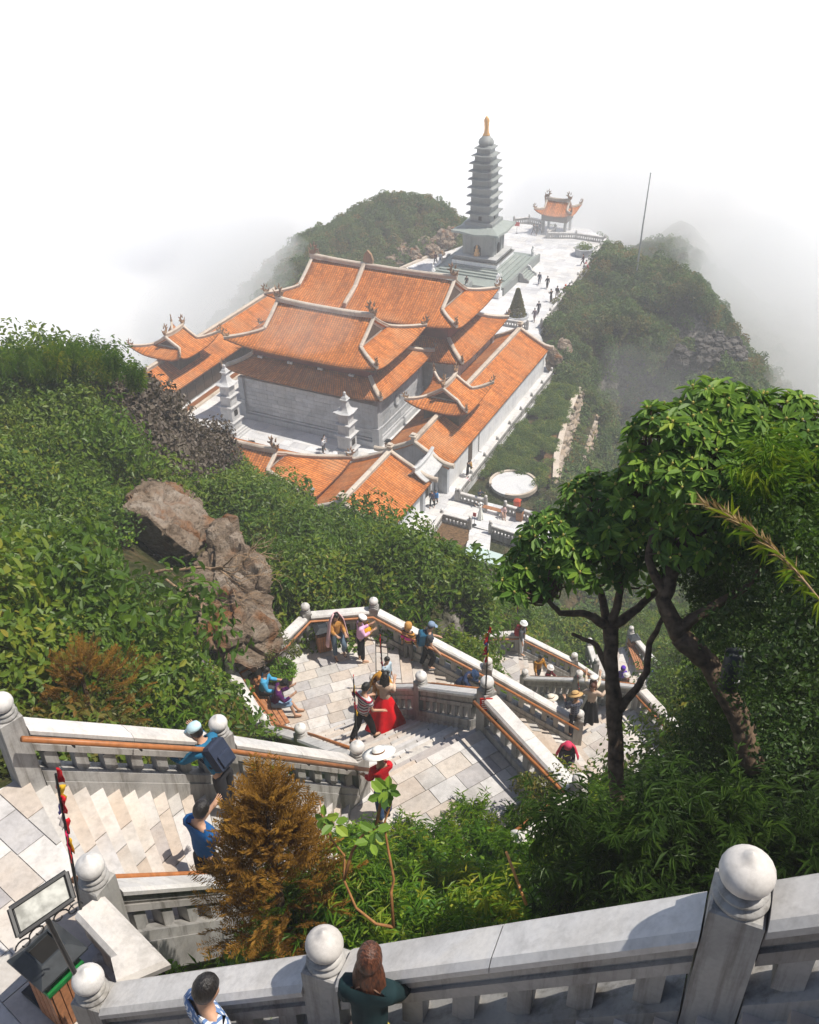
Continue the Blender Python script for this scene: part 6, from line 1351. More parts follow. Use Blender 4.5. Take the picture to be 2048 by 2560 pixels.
# plaza
pl_ = [((1348, 711), 10, (.035, .05, .09), (.03, .045, .09), 'person in a dark blue jacket and jeans walking away across the plaza', {}), ((1368, 721), 0, (.02, .02, .024), (.02, .02, .025), 'person in black walking across the plaza beside the dark blue jacket', {}),
       ((1392, 746), 20, (.045, .045, .055), (.33, .28, .26), 'person in a grey jacket and pale trousers on the plaza', {}), ((1377, 755), -30, (.02, .018, .022), (.02, .02, .022), 'person in black holding a phone on the plaza', dict(pose='phone')),
       ((1336, 803), -10, (.15, .11, .14), (.16, .12, .13), 'person in a mauve-grey outfit walking away on the near plaza', {}), ((1346, 785), 0, (.045, .04, .06), (.03, .03, .04), 'person in dark clothes walking beside the mauve-grey outfit', {}),
       ((1412, 743), 30, (.62, .10, .02), (.5, .14, .05), 'person in an orange raincoat by the plaza railing', dict(hat=('hood', (.65, .12, .03)))), ((1422, 738), 60, (.02, .02, .025), (.25, .2, .2), 'person with a black backpack beside the orange raincoat', dict(pack=(.012, .012, .014))),
       ((1334, 586), 60, (.03, .035, .05), (.025, .025, .035), 'leftmost of three people in dark clothes near the terrace pavilion', {}), ((1342, 588), 0, (.025, .025, .035), (.02, .02, .025), 'middle of three people in dark clothes near the terrace pavilion', {}), ((1350, 582), -60, (.035, .03, .04), (.02, .02, .03), 'rightmost of three people in dark clothes near the terrace pavilion', {}),
       ((1089, 660), 30, (.14, .015, .02), (.015, .015, .02), 'person with a red jacket and black hat on the left path', dict(hat=('cap', (.03, .02, .02)))), ((1101, 659), 0, (.58, .58, .6), (.3, .36, .45), 'person in a white top on the left path', {}), ((1103, 652), 200, (.42, .25, .12), (.15, .1, .08), 'person in a tan top farther up the left path', {}),
       ((1462, 674), 100, (.5, .02, .04), (.4, .02, .05), 'person in pinkish red sitting by the plaza railing', dict(pose='sit')), ((1457, 664), -70, (.05, .012, .02), (.03, .02, .03), 'person in dark red standing behind the pinkish red one', {})]
for (px, py), fc, tp, lg, lb, kw in pl_: person(lb, at(px, py, 0), fc, kw.pop('pose', 'walk'), 1.7, tp, lg, 'black', **FAR, **kw)
person('person in black sitting on the pagoda steps', at(1167, 712, 1.0), 195, 'sit', 1.6, (.02, .02, .022), (.02, .02, .022), 'brown', **FAR)

# carried and laid-down things
r = empty('plastic_bag', at(914, 1588, t1+.19), .3, 'yellow plastic carrier bag on the plinth of the bench terrace', 'bag'); mb = MB(); rings = []
for i, (rr, z) in enumerate(((.10, 0), (.19, .05), (.20, .18), (.15, .30), (.06, .36))): rings.append([(rr*(1+.15*math.sin(3*a+i))*math.cos(a), rr*.8*(1+.15*math.sin(4*a+i*2))*math.sin(a), z) for a in [2*math.pi*j/14 for j in range(14)]])
mb.loft(rings).build('bag_body', plain('yellow_plastic', (.75, .36, .012), .35, .2, 12), r, True)
for s in (1, -1): MB().tube([(s*.05, -.06, .35), (s*.09, -.05, .45), (s*.09, .05, .45), (s*.05, .06, .35)], .012, 5).build('handle', plain('yellow_plastic', (.75, .36, .012), .35), r)
# prayer-flag poles
M['flags'] = [cloth((.62, .02, .03), .6), cloth((.7, .62, .6), .6), cloth((.7, .42, .03), .6), cloth((.06, .05, .3), .6), cloth((.6, .02, .1), .6), cloth((.08, .25, .08), .6)]
def flag_pole(base, top, label, n=9, frac=.5, rad=.016):
    base, top = Vector(base), Vector(top); r = empty('flag_pole', base, 0, label, 'flag pole'); d = top-base; MB().tube([(0, 0, 0), tuple(d*.5), tuple(d)], [rad, rad, rad*.7], 7).build('pole', M['black'], r); rg = random.Random(len(label)); ax = d.normalized(); sd = ax.orthogonal().normalized()
    for i in range(n):
        t = 1-frac+frac*i/n; q = d*t; ln = d.length*frac/n*1.7; a = rg.uniform(0, 6.28); u = sd.copy(); u.rotate(Matrix.Rotation(a, 3, ax)); rows = []
        for j in range(5): w = rg.uniform(.4, 1)*d.length*.035; rows.append([q+ax*(ln*j/4)+u*.012, q+ax*(ln*(j/4-.05))+u*(w*.6)+sd*rg.uniform(-.02, .02), q+ax*(ln*(j/4-.12))+u*w])
        o = MB().grid(rows).build('flag', M['flags'][(0, 0, 2, 0, 3, 1, 0, 4, 2, 0)[(n-1-i) % 10]], r, True); o.modifiers.new('t', 'SOLIDIFY').thickness = .004
    return r
def pole_px(b, t, z, label, n=9, frac=.5):
    base = P(b[0], b[1], z); dep = (base-CP).dot(_fw); q = PD(t[0], t[1], dep*.94); lo, hi = z, z+6
    for _ in range(40):
        m_ = (lo+hi)/2
        if proj((base.x, base.y, m_))[1] > t[1]: lo = m_
        else: hi = m_
    tp = P(t[0], t[1], lo); flag_pole(base, (tp.x, tp.y, lo), label, n, frac)
pole_px((207, 2300), (139, 1935), L1Z+.75, 'dark pole with furled red and coloured flags nearest the notice board', 10, .55)
pole_px((1209, 1830), (1222, 1571), l2, 'tall pole with red flags tied to the post of the wide landing', 10, .3)
pole_px((893, 1850), (884, 1697), l2+.2, 'pole with furled coloured flags beside the striped shirt', 9, .6)
pole_px((957, 1700), (952, 1592), t1+.4, 'pole with coloured flags behind the child in pale blue', 9, .8)
pole_px((921, 1500), (914, 1402), t1-1.5, 'pole with orange red flags rising from the shrubs behind the bench terrace', 8, .7)
pole_px((1295, 1560), (1294, 1503), t2z-1.2, 'pole with pale red flags in the shrubs behind the middle terrace', 7, .8)
pole_px((1447, 1745), (1446, 1692), l4+.2, 'pole with red and white flags beside the straw hat', 8, .8)
pole_px((1572, 1680), (1574, 1645), t3+.3, 'thin pole with a red flag on the lowest terrace', 6, .9)
pole_px((1622, 1670), (1625, 1637), t3+.6, 'pole with pink flags right of the lowest bench', 7, .9)
# potted bonsai
pb = at(707, 1712, t1); r = empty('potted_bonsai', pb, .2, 'bonsai in a hexagonal brown pot with a round clipped shrub on the bench terrace', 'potted plant')
MB().lathe([(.22, 0), (.27, .03), (.34, .36), (.38, .37), (.38, .42), (.31, .42), (.30, .36), (0, .36)], n=8).build('pot', plain('pot_wood', (.10, .05, .03), .6, .3), r)
L = Leaves(); rng = random.Random(6)
for i in range(1300):
    d = rdir(rng, -.2); L.leaf(Vector((0, 0, .52))+Vector((d.x*.42, d.y*.42, d.z*.30))*rng.uniform(.85, 1.03), rdir(rng), d, .07, .035, rng.gauss(.62, .2))
L.build('clipped_shrub', M['leaf_vine'], r)
br = MB(); tips = []
br.tube([(0, 0, .4), (-.05, .02, .9), (-.12, .05, 1.2)], [.03, .022, .015], 6)
L = Leaves()
for i in range(9):
    a = rng.uniform(0, 6.28); e = Vector((-.12+.6*math.cos(a), .05+.45*math.sin(a), 1.15+rng.uniform(-.05, .4))); br.tube([(-.08, .03, 1.0), tuple(Vector((-.1, .04, 1.15)).lerp(e, .5)+Vector((0, 0, .05))), tuple(e)], [.014, .009, .004], 5)
    for j in range(42): d = rdir(rng); L.leaf(e+d*rng.uniform(.03, .17), rdir(rng), (0, 0, 1), .085, .035, rng.gauss(.55, .2))
br.build('branches', M['bark'], r); L.build('crown', M['leaf_olive'], r)
# ---------------------------------------------------------------- rocks
import bmesh
def rock_material():
    m, nt, b = nt_new('weathered_rock', .9, .15); geo = N(nt, 'ShaderNodeNewGeometry')
    n1 = N(nt, 'ShaderNodeTexNoise', Scale=.7, Detail=9.0, Roughness=.7, Distortion=.6); n2 = N(nt, 'ShaderNodeTexNoise', Scale=.9, Detail=5.0); n3 = N(nt, 'ShaderNodeTexNoise', Scale=7.0, Detail=8.0, Roughness=.75)
    mp = N(nt, 'ShaderNodeMapping'); mp.inputs['Rotation'].default_value = (.5, .4, 0); mp.inputs['Scale'].default_value = (.6, .6, 3.2); nt.links.new(geo.outputs['Position'], mp.inputs[0])
    for n in (n1, n2): nt.links.new(geo.outputs['Position'], n.inputs['Vector'])
    nt.links.new(mp.outputs[0], n3.inputs['Vector'])
    c = ramp(nt, n1.outputs[0], [(.3, (.11, .075, .048)), (.5, (.29, .22, .16)), (.7, (.44, .38, .32))]).outputs[0]
    c = mixc(nt, ramp(nt, n2.outputs[0], [(.55, (0, 0, 0)), (.68, (.85, .85, .85))]).outputs[0], c, (.26, .10, .025))
    c = mixc(nt, .85, c, ramp(nt, n3.outputs[0], [(.32, (.25, .23, .2)), (.5, (1, 1, 1)), (.75, (1.15, 1.12, 1.08))]).outputs[0], 'MULTIPLY')
    nt.links.new(c, b.inputs['Base Color']); ad = N(nt, 'ShaderNodeMath', operation='ADD'); nt.links.new(n1.outputs[0], ad.inputs[0]); nt.links.new(n3.outputs[0], ad.inputs[1])
    bp = N(nt, 'ShaderNodeBump', Strength=1.0, Distance=.15); nt.links.new(ad.outputs[0], bp.inputs['Height']); nt.links.new(bp.outputs[0], b.inputs['Normal']); return m
M['rock'] = rock_material()
M['darkrock'] = stone('dark_cliff_rock', [(.07, .06, .052), (.10, .09, .08)], (.02, .025, .012), .6, .5)
def boulder(pts, label, amp=.16, cuts=5, seed=0, group=None, mat=None):
    bm = bmesh.new(); c = sum(pts, Vector())/len(pts)
    for p in pts: bm.verts.new(p-c)
    r_ = bmesh.ops.convex_hull(bm, input=bm.verts); bmesh.ops.delete(bm, geom=[g for g in r_['geom_interior'] if isinstance(g, bmesh.types.BMVert)], context='VERTS')
    bmesh.ops.triangulate(bm, faces=bm.faces[:]); 
    for _ in range(cuts): bmesh.ops.subdivide_edges(bm, edges=bm.edges[:], cuts=1, use_grid_fill=True)
    bmesh.ops.smooth_vert(bm, verts=bm.verts[:], factor=.3, use_axis_x=True, use_axis_y=True, use_axis_z=True); bm.normal_update()
    for v in bm.verts:
        q = v.co+c; n_ = noise.fractal(q*.8+Vector((seed, 0, 0)), 1.0, 2.0, 5); rd = noise.ridged_multi_fractal(q*.55, 1.0, 2.2, 4, 1.0, 2.0) if hasattr(noise, 'ridged_multi_fractal') else 0
        cell = noise.voronoi(q*1.1+Vector((seed, seed, 0)))[0]; ck = max(0, .12-(cell[1]-cell[0]))/.12; v.co += v.normal*(amp*n_-amp*.5*max(0, rd-1.2)-amp*.7*ck+amp*.25*(math.floor(q.z*3.1+n_)%2))
    me = bpy.data.meshes.new('boulder'); bm.to_mesh(me); bm.free(); me.materials.append(mat or M['rock']); o = bpy.data.objects.new('boulder', me); COL.objects.link(o); o.location = c
    return tag(o, label, 'rock', group)
def zp(x, y, d): return PD(x*.4406, 820+y*.4406, d)
boulder([zp(700, 1010, 29.6), zp(830, 1062, 29.2), zp(960, 1180, 29.0), zp(1100, 1292, 29.2), zp(840, 850, 32.4), zp(1000, 890, 32.6), zp(1235, 1130, 31.2), zp(1180, 1240, 30.2), zp(735, 1185, 30.8), zp(900, 1270, 31.2), zp(1040, 1330, 30.6), zp(760, 900, 34), zp(1100, 950, 34.5), zp(1000, 1200, 35)], 'big tilted grey boulder with a dark overhanging underside on the left hill', .2, 5, 1)
boulder([zp(1085, 1340, 28.6), zp(1290, 1130, 30.2), zp(1375, 1230, 29.4), zp(1540, 1360, 28.3), zp(1530, 1580, 27.4), zp(1300, 1600, 27.0), zp(1100, 1560, 27.6), zp(1200, 1350, 28.0), zp(1400, 1400, 32), zp(1200, 1500, 32)], 'broken brown rock in the middle of the pile beside the stairs', .42, 5, 5)
boulder([zp(1100, 1560, 26.4), zp(1300, 1490, 26.6), zp(1560, 1560, 26.8), zp(1610, 1690, 26.4), zp(1570, 1830, 25.6), zp(1420, 1930, 25.2), zp(1270, 1900, 25.0), zp(1140, 1740, 25.4), zp(1350, 1700, 24.9), zp(1350, 1700, 30), zp(1500, 1750, 29), zp(1200, 1700, 29)], 'rounded orange-stained boulder right behind the bench terrace', .3, 5, 9)
q = lambda x, y, d: PD(x, y, d)
boulder([q(120, 1690, 16.6), q(170, 1655, 17.3), q(250, 1660, 17.4), q(290, 1700, 16.8), q(250, 1740, 16.4), q(150, 1745, 16.2), q(200, 1700, 18.5)], 'orange-stained rock behind the brownish conifer on the left', .10, 3, 3)
for i, (x, y, d, s, lb) in enumerate(((985, 655, 136.5, 1.5, 'left rock of the grey outcrop left of the pagoda'), (1012, 628, 138, 1.7, 'rock in the outcrop left of the pagoda, upper left'), (1040, 640, 137, 1.6, 'broad rock in the middle of the outcrop left of the pagoda'), (1062, 612, 139, 1.6, 'upper middle rock of the outcrop left of the pagoda'), (1085, 630, 138, 1.5, 'rock of the outcrop just above the left path'), (1108, 600, 140, 1.7, 'topmost rock of the outcrop left of the pagoda'), (1130, 580, 142, 1.3, 'rock of the outcrop nearest the pagoda body'), (1010, 680, 134.5, 1.2, 'lowest small rock of the outcrop left of the pagoda'))):
    c = PD(x, y, d); rg = random.Random(i); boulder([c+Vector((v.x, v.y, v.z*.8))*s*rg.uniform(.8, 1.05) for v in [rdir(rg) for _ in range(26)]], lb, .45, 4, i, 'outcrop rocks left of the pagoda')
for i, (x, y, d, s, lb) in enumerate(((1800, 885, 108, 3.0, 'dark cliff rock at the right end of the green spur'), (1760, 905, 107, 2.4, 'dark overhanging rock below the crest of the green spur'), (1780, 960, 107, 2.4, 'lower dark rock at the right end of the green spur'), (1700, 900, 107.5, 1.8, 'small dark rock on the face of the green spur'), (1386, 905, 106, 1.3, 'pale upright rock by the far end of the corridor house'), (1412, 868, 107.5, 1.0, 'flat pale rock above the far end of the corridor house'))):
    c = PD(x, y, d); rg = random.Random(40+i); boulder([c+Vector((v.x, v.y*.8, v.z*(1.1 if i < 4 else 1.3)))*s*rg.uniform(.75, 1.05) for v in [rdir(rg) for _ in range(20)]], lb, .45 if i < 4 else .2, 4, 20+i, None, M['darkrock'] if i < 4 else None)

# ---------------------------------------------------------------- trees
def limb(mb, p, q, r0, r1, rng, n=6, wob=.06, sides=7):
    p, q = Vector(p), Vector(q); L_ = (q-p).length; pth = []; o1 = rdir(rng)*wob*L_; o2 = rdir(rng)*wob*L_
    for i in range(n+1): t = i/n; pth.append(p.lerp(q, t)+o1*math.sin(math.pi*t)+o2*math.sin(2*math.pi*t)*.6+(rdir(rng)*wob*.25*L_ if 0 < i < n else Vector()))
    mb.tube(pth, [r0+(r1-r0)*i/n for i in range(n+1)], sides); return pth
_lf = []
for i in range(5):
    L = Leaves(); L.leaf((0, 0, 0), (1, 0, 0), (0, 0, 1), 1.0, .38, .1+.2*i, .13, .22); _lf.append(L.mesh('leaf', M['leaf_rhodo']))
def rosette_leaves(rng, c, up, ln, n=9):
    out = []; t = up.orthogonal().normalized(); t.rotate(Matrix.Rotation(rng.uniform(0, 6.28), 3, up)); tone = rng.uniform(.15, .85)
    for i in range(n):
        a = 2*math.pi*i/n*1.0+rng.uniform(-.3, .3); d = t.copy(); d.rotate(Matrix.Rotation(a, 3, up)); el = rng.uniform(-.35, .55); d = (d+up*el).normalized(); nn_ = (up-d*up.dot(d)).normalized(); out.append((c+d*.015, d, nn_, ln*rng.uniform(.7, 1.15), min(4, max(0, int((tone+rng.uniform(-.25, .25))*5)))))
    return out
def rhododendron(label, trunk, limbs, crowns, nros, ln, seed):
    """trunk: points with radii; limbs: lists of points; crowns: (centre, radii) the leafy shell"""
    rng = random.Random(seed); base = Vector(trunk[0][0]); r = empty('rhododendron_tree', base, 0, label, 'tree'); tr = MB()
    tp = [Vector(p)-base for p, _ in trunk]; dn = []
    for i in range(len(tp)-1):
        for j in range(4): dn.append((tp[i].lerp(tp[i+1], j/4)+rdir(rng)*.012, trunk[i][1]+(trunk[i+1][1]-trunk[i][1])*j/4))
    dn.append((tp[-1], trunk[-1][1])); tr.tube([p for p, _ in dn], [w*rng.uniform(.92, 1.08) for _, w in dn], 10); tr.build('trunk', M['bark'], r, True)
    nodes = []
    for lb in limbs:
        mb = MB(); pts = [Vector(p)-base for p, _ in lb]; dd = []
        for i in range(len(pts)-1):
            for j in range(4): dd.append((pts[i].lerp(pts[i+1], j/4)+rdir(rng)*.01, lb[i][1]+(lb[i+1][1]-lb[i][1])*j/4))
        dd.append((pts[-1], lb[-1][1])); mb.tube([p for p, _ in dd], [w for _, w in dd], 8); mb.build('limb', M['bark'], r, True); nodes += [p for p, _ in dd[4:]]
    allv = []; tw = MB(); ros = []
    for (c, rad), n in zip(crowns, nros):
        for _ in range(n):
            while True:
                d = rdir(rng, -.35)
                if d.z > -.15 or d.y < -.1: break
            ros.append((Vector(c)-base+Vector((d.x*rad[0], d.y*rad[1], d.z*rad[2]))*rng.uniform(.78, 1.04), (d+Vector((0, 0, .6))+rdir(rng)*.35).normalized()))
    bud = MB()
    for p, up in ros:
        nd = min(nodes, key=lambda q_: (q_-p).length+.25*abs(q_.z-p.z)); m_ = nd.lerp(p, .5)+Vector((0, 0, -.04))+rdir(rng)*.05; tw.tube([nd, nd.lerp(m_, .5)+rdir(rng)*.03, m_, m_.lerp(p, .6)+rdir(rng)*.02, p], [.014, .011, .009, .006, .004], 5)
        allv += rosette_leaves(rng, p, up, ln); bud.ico(tuple(p+up*.015), .013, 1, (1, 1, 1.5))
    tw.build('twigs', M['bark'], r).__setitem__('kind', 'stuff'); bud.build('buds', plain('yellow_bud', (.42, .36, .09), .6), r).__setitem__('kind', 'stuff')
    allv.sort(key=lambda a: (a[0]+base-CP).length-.3*a[2].z); L = Leaves()
    for i, (p, d, n_, l_, t_) in enumerate(allv):
        sd = n_.cross(d).normalized()
        if i < 290:
            o = bpy.data.objects.new('leaf', _lf[t_]); COL.objects.link(o); o.parent = r
            o.matrix_local = Matrix(((d.x*l_, sd.x*l_, n_.x*l_, p.x), (d.y*l_, sd.y*l_, n_.y*l_, p.y), (d.z*l_, sd.z*l_, n_.z*l_, p.z), (0, 0, 0, 1)))
        else: L.leaf(p, d, n_, l_, l_*.38, .1+.2*t_, .13, .22)
    o = L.build('foliage', M['leaf_rhodo'], r); o['kind'] = 'stuff'; return r
D1_, D2_ = 9.2, 8.6
def pd(x, y, d): return PD(x, y, d)
rhododendron('dark twisted rhododendron with broad leaf rosettes, its trunk in front of the sunlit landing',
    [(pd(1552, 2060, D1_), .085), (pd(1540, 1940, D1_), .075), (pd(1536, 1765, D1_), .078), (pd(1526, 1660, D1_), .068), (pd(1527, 1568, D1_), .075)],
    [[(pd(1540, 1785, D1_), .05), (pd(1590, 1720, D1_-.1), .036), (pd(1618, 1680, D1_), .034), (pd(1622, 1610, D1_+.1), .03), (pd(1660, 1540, D1_), .022)],
     [(pd(1527, 1572, D1_), .055), (pd(1470, 1535, D1_), .038), (pd(1400, 1530, D1_+.1), .03), (pd(1370, 1500, D1_), .02)], [(pd(1527, 1572, D1_), .055), (pd(1580, 1530, D1_), .042), (pd(1640, 1480, D1_), .03), (pd(1660, 1420, D1_), .02)],
     [(pd(1525, 1575, D1_), .05), (pd(1500, 1480, D1_+.2), .035), (pd(1440, 1400, D1_+.2), .022)], [(pd(1527, 1575, D1_), .05), (pd(1555, 1460, D1_-.1), .035), (pd(1540, 1380, D1_), .02)], [(pd(1530, 1690, D1_), .04), (pd(1490, 1610, D1_), .025), (pd(1430, 1585, D1_), .016)]],
    [(pd(1400, 1350, D1_), (.38, .36, .25)), (pd(1515, 1265, D1_), (.42, .4, .28)), (pd(1335, 1425, D1_+.1), (.30, .3, .2)), (pd(1585, 1270, D1_-.1), (.40, .36, .36)), (pd(1470, 1400, D1_-.2), (.40, .3, .24)), (pd(1610, 1400, D1_-.1), (.34, .3, .3)), (pd(1285, 1460, D1_), (.16, .2, .1)), (pd(1560, 1345, D1_-.25), (.34, .3, .30)), (pd(1640, 1300, D1_-.3), (.30, .3, .34))], [62, 72, 46, 62, 48, 40, 14, 48, 44], .135, 3)
rhododendron('large bushy rhododendron with a thick leaning trunk and glossy leaves at the right edge',
    [(pd(1890, 1930, D2_), .11), (pd(1850, 1800, D2_), .105), (pd(1774, 1656, D2_), .10), (pd(1700, 1590, D2_), .10)],
    [[(pd(1700, 1592, D2_), .085), (pd(1660, 1500, D2_), .07), (pd(1690, 1390, D2_), .06), (pd(1740, 1300, D2_), .04), (pd(1760, 1200, D2_), .025)], [(pd(1690, 1580, D2_), .06), (pd(1760, 1530, D2_-.1), .045), (pd(1870, 1465, D2_-.1), .03), (pd(1930, 1380, D2_), .02)],
     [(pd(1665, 1490, D2_), .05), (pd(1620, 1400, D2_), .035), (pd(1640, 1300, D2_), .025), (pd(1620, 1230, D2_), .016)], [(pd(1700, 1370, D2_), .04), (pd(1800, 1300, D2_), .03), (pd(1900, 1230, D2_), .02)]],
    [(pd(1670, 1120, D2_), (.38, .36, .44)), (pd(1800, 1055, D2_+.1), (.48, .4, .36)), (pd(1940, 1080, D2_+.1), (.50, .4, .34)), (pd(1750, 1215, D2_-.15), (.52, .4, .36)), (pd(1900, 1250, D2_-.2), (.46, .4, .4)), (pd(1615, 1215, D2_), (.30, .3, .3)), (pd(2010, 1180, D2_), (.40, .36, .44)), (pd(1740, 1350, D2_-.1), (.36, .3, .24))], [85, 100, 95, 85, 68, 42, 60, 36], .138, 8)

# small dark-leaved shrubs at the right edge, dried bamboo
rng = random.Random(12)
def shrub_obj(name, mk, c, s, label, cat='shrub'):
    r = empty(name, c, rng.uniform(0, 6), label, cat); inst('foliage', mk, r, (0, 0, 0), (0, 0, 0), s); MB().tube([(0, 0, -.6*s), (.03, 0, .3*s)], [.03, .015], 6).build('stem', M['bark'], r); return r
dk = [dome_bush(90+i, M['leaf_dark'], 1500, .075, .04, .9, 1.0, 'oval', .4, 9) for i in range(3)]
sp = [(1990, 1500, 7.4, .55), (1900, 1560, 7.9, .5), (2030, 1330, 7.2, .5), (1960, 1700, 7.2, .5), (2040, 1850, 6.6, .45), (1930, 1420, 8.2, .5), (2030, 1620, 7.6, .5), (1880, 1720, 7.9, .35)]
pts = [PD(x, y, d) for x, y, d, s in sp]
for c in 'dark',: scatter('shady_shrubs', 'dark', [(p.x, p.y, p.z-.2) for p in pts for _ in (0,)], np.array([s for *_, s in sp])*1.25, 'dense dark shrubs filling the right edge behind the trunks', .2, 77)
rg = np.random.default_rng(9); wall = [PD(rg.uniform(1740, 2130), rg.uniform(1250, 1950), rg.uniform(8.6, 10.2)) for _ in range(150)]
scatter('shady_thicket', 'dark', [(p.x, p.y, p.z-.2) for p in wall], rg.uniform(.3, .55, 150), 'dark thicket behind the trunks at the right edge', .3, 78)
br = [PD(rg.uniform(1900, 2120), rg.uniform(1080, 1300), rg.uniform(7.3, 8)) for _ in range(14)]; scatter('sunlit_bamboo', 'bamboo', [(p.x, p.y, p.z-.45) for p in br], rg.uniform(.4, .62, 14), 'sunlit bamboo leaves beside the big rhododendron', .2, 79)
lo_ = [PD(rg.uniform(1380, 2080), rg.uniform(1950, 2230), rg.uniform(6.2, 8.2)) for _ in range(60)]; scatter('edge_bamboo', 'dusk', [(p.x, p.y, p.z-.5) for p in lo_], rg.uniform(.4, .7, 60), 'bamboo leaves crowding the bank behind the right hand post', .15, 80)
bs = PD(2080, 1540, 5.6); r = empty('dry_bamboo', bs, 0, 'dried straw-coloured bamboo spray slanting in from the right edge', 'bamboo'); mb = MB(); tip = PD(1765, 1262, 5.9)-bs; pth = [tip*t+Vector((0, 0, .10*math.sin(math.pi*t))) for t in [i/10 for i in range(11)]]; mb.tube(pth, [.008-.0006*i for i in range(11)], 6); mb.build('cane', M['drywood'], r, True); L = Leaves(); rg2 = random.Random(3)
for i in range(150):
    t = rg2.uniform(.18, 1)**.9; p = pth[min(9, int(t*10))].lerp(pth[min(10, int(t*10)+1)], t*10 % 1); d = (tip.normalized()*.9+rdir(rg2)*.55); L.leaf(p, d, rdir(rg2), rg2.uniform(.05, .14), .008, rg2.random(), .2, .2, 'lance')
L.build('dry_leaves', M['straw'], r); L = Leaves()
for i in range(60):
    t = rg2.uniform(.1, .95); p = pth[min(9, int(t*10))]; d = tip.normalized()*.5+rdir(rg2)+Vector((0, 0, -.5)); L.leaf(p, d, (0, 0, 1), rg2.uniform(.1, .18), .02, rg2.uniform(.5, 1), .15, .4, 'lance')
L.build('green_leaves', M['leaf_bamboo'], r)
sp0 = PD(1831, 1675, 8.2); r = empty('loudspeaker', sp0, .3, 'dark grey loudspeaker hanging on the leaning trunk', 'speaker'); MB().lathe([(0, -.22), (.07, -.22), (.088, -.2), (.09, 0), (.088, .18), (.07, .2), (0, .2)], n=18).build('speaker_body', M['bingrey'], r, True); MB().box((0, -.09, -.06), (.05, .006, .02)).build('badge', M['white'], r); MB().tube([(0, .08, .1), (.02, .14, .12)], .015).build('bracket', M['black'], r)

# conifers with feathery rust-coloured sprays
def spray(seed, mat, ln=.42):
    rg = random.Random(seed); L = Leaves()
    for i in range(17):
        t = i/17; p = Vector((ln*t, 0, .05*math.sin(t*2.5)))
        for sd in (1, -1):
            tl = .15*(1-t*.75)*rg.uniform(.7, 1.2); d0 = Vector((.75, sd*.85, rg.uniform(-.1, .35))).normalized()
            for j in range(4): q = p+d0*tl*j/4; L.leaf(q, d0+rdir(rg)*.35, rdir(rg), .05*rg.uniform(.7, 1.3), .011, min(1, max(0, .25+.55*t+.2*j/4+rg.uniform(-.2, .2))), .2, .1, 'lance')
    return L.mesh('spray', mat)
SPR = [spray(i, M['leaf_rust']) for i in range(5)]
def conifer(base, h, rad, n, label, seed, mesh, lean=(0, 0)):
    rg = random.Random(seed); r = empty('brown_conifer', base, 0, label, 'tree'); MB().tube([(0, 0, -.5), (lean[0]*.5, lean[1]*.5, h*.5), (lean[0], lean[1], h)], [.05, .035, .008], 8).build('trunk', M['bark'], r)
    for i in range(n):
        t = rg.uniform(.02, 1)**.9; a = rg.uniform(0, 6.28); R_ = rad*max(0, 1-t**2.4)**.75*(.72+.3*math.sin(math.pi*min(1, t+.3)))+.05; f = rg.uniform(.25, .95); c = Vector((lean[0]*t, lean[1]*t, h*t))+Vector((math.cos(a), math.sin(a), 0))*R_*f
        d = Vector((math.cos(a), math.sin(a), rg.uniform(.1, .9)+.8*t)).normalized(); q = d.to_track_quat('X', 'Z'); o = inst('spray', mesh[i % 5], r, c, q.to_euler(), rg.uniform(.55, .95)); o.rotation_euler.rotate_axis('X', rg.uniform(-1, 1))
    return r
cb = PD(712, 2330, 8.8); conifer(cb, 1.68, .55, 470, 'rust-brown feathery conifer in front of the upper steps', 5, SPR, (-.02, .1))
cb = PD(225, 1765, 15.2); conifer(cb, .95, .95, 170, 'low rust-brown conifer behind the long handrail on the left', 6, SPR)
cb = PD(30, 1690, 16.0); conifer(cb, 1.1, .6, 80, 'thin olive conifer at the left edge above the long handrail', 7, [spray(20+i, M['leaf_olive']) for i in range(5)])
# sapling with round leaves
sb = PD(984, 2318, 7.6); r = empty('sapling', sb, 0, 'young rhododendron sapling with bare orange stems and a few round leaves', 'sapling'); mb = MB(); D0 = 7.6
S_ = lambda x, y, d=D0: PD(x, y, d)-sb
stems = [[(984, 2318), (978, 2230), (985, 2200), (970, 2120), (960, 2060), (978, 2010), (970, 1975)], [(984, 2318), (940, 2310), (890, 2270), (860, 2200), (862, 2140), (830, 2100), (805, 2040), (800, 2000)], [(860, 2200), (880, 2130), (905, 2090), (940, 2070)], [(940, 2070), (955, 1990), (962, 1950)]]
for st in stems: MB().tube([S_(x, y) for x, y in st], [.014-.0013*i for i in range(len(st))], 7).build('stem', plain('orange_bark', (.30, .14, .05), .7, .4, 12) if 'orange_bark' not in bpy.data.materials else bpy.data.materials['orange_bark'], r, True)
rg2 = random.Random(8)
for x, y, n in ((972, 1975, 7), (958, 1985, 6), (812, 2045, 5), (835, 2060, 5), (938, 2078, 5), (925, 2105, 4)):
    for p, d, n_, l_, t_ in rosette_leaves(rg2, S_(x, y, D0-.05), (Vector((0, -.5, .8))+rdir(rg2)*.5).normalized(), .115, n):
        sd = n_.cross(d).normalized(); w = 1.7; o = bpy.data.objects.new('leaf', _lf[t_]); COL.objects.link(o); o.parent = r; o.matrix_local = Matrix(((d.x*l_, sd.x*l_*w, n_.x*l_, p.x), (d.y*l_, sd.y*l_*w, n_.y*l_, p.y), (d.z*l_, sd.z*l_*w, n_.z*l_, p.z), (0, 0, 0, 1)))
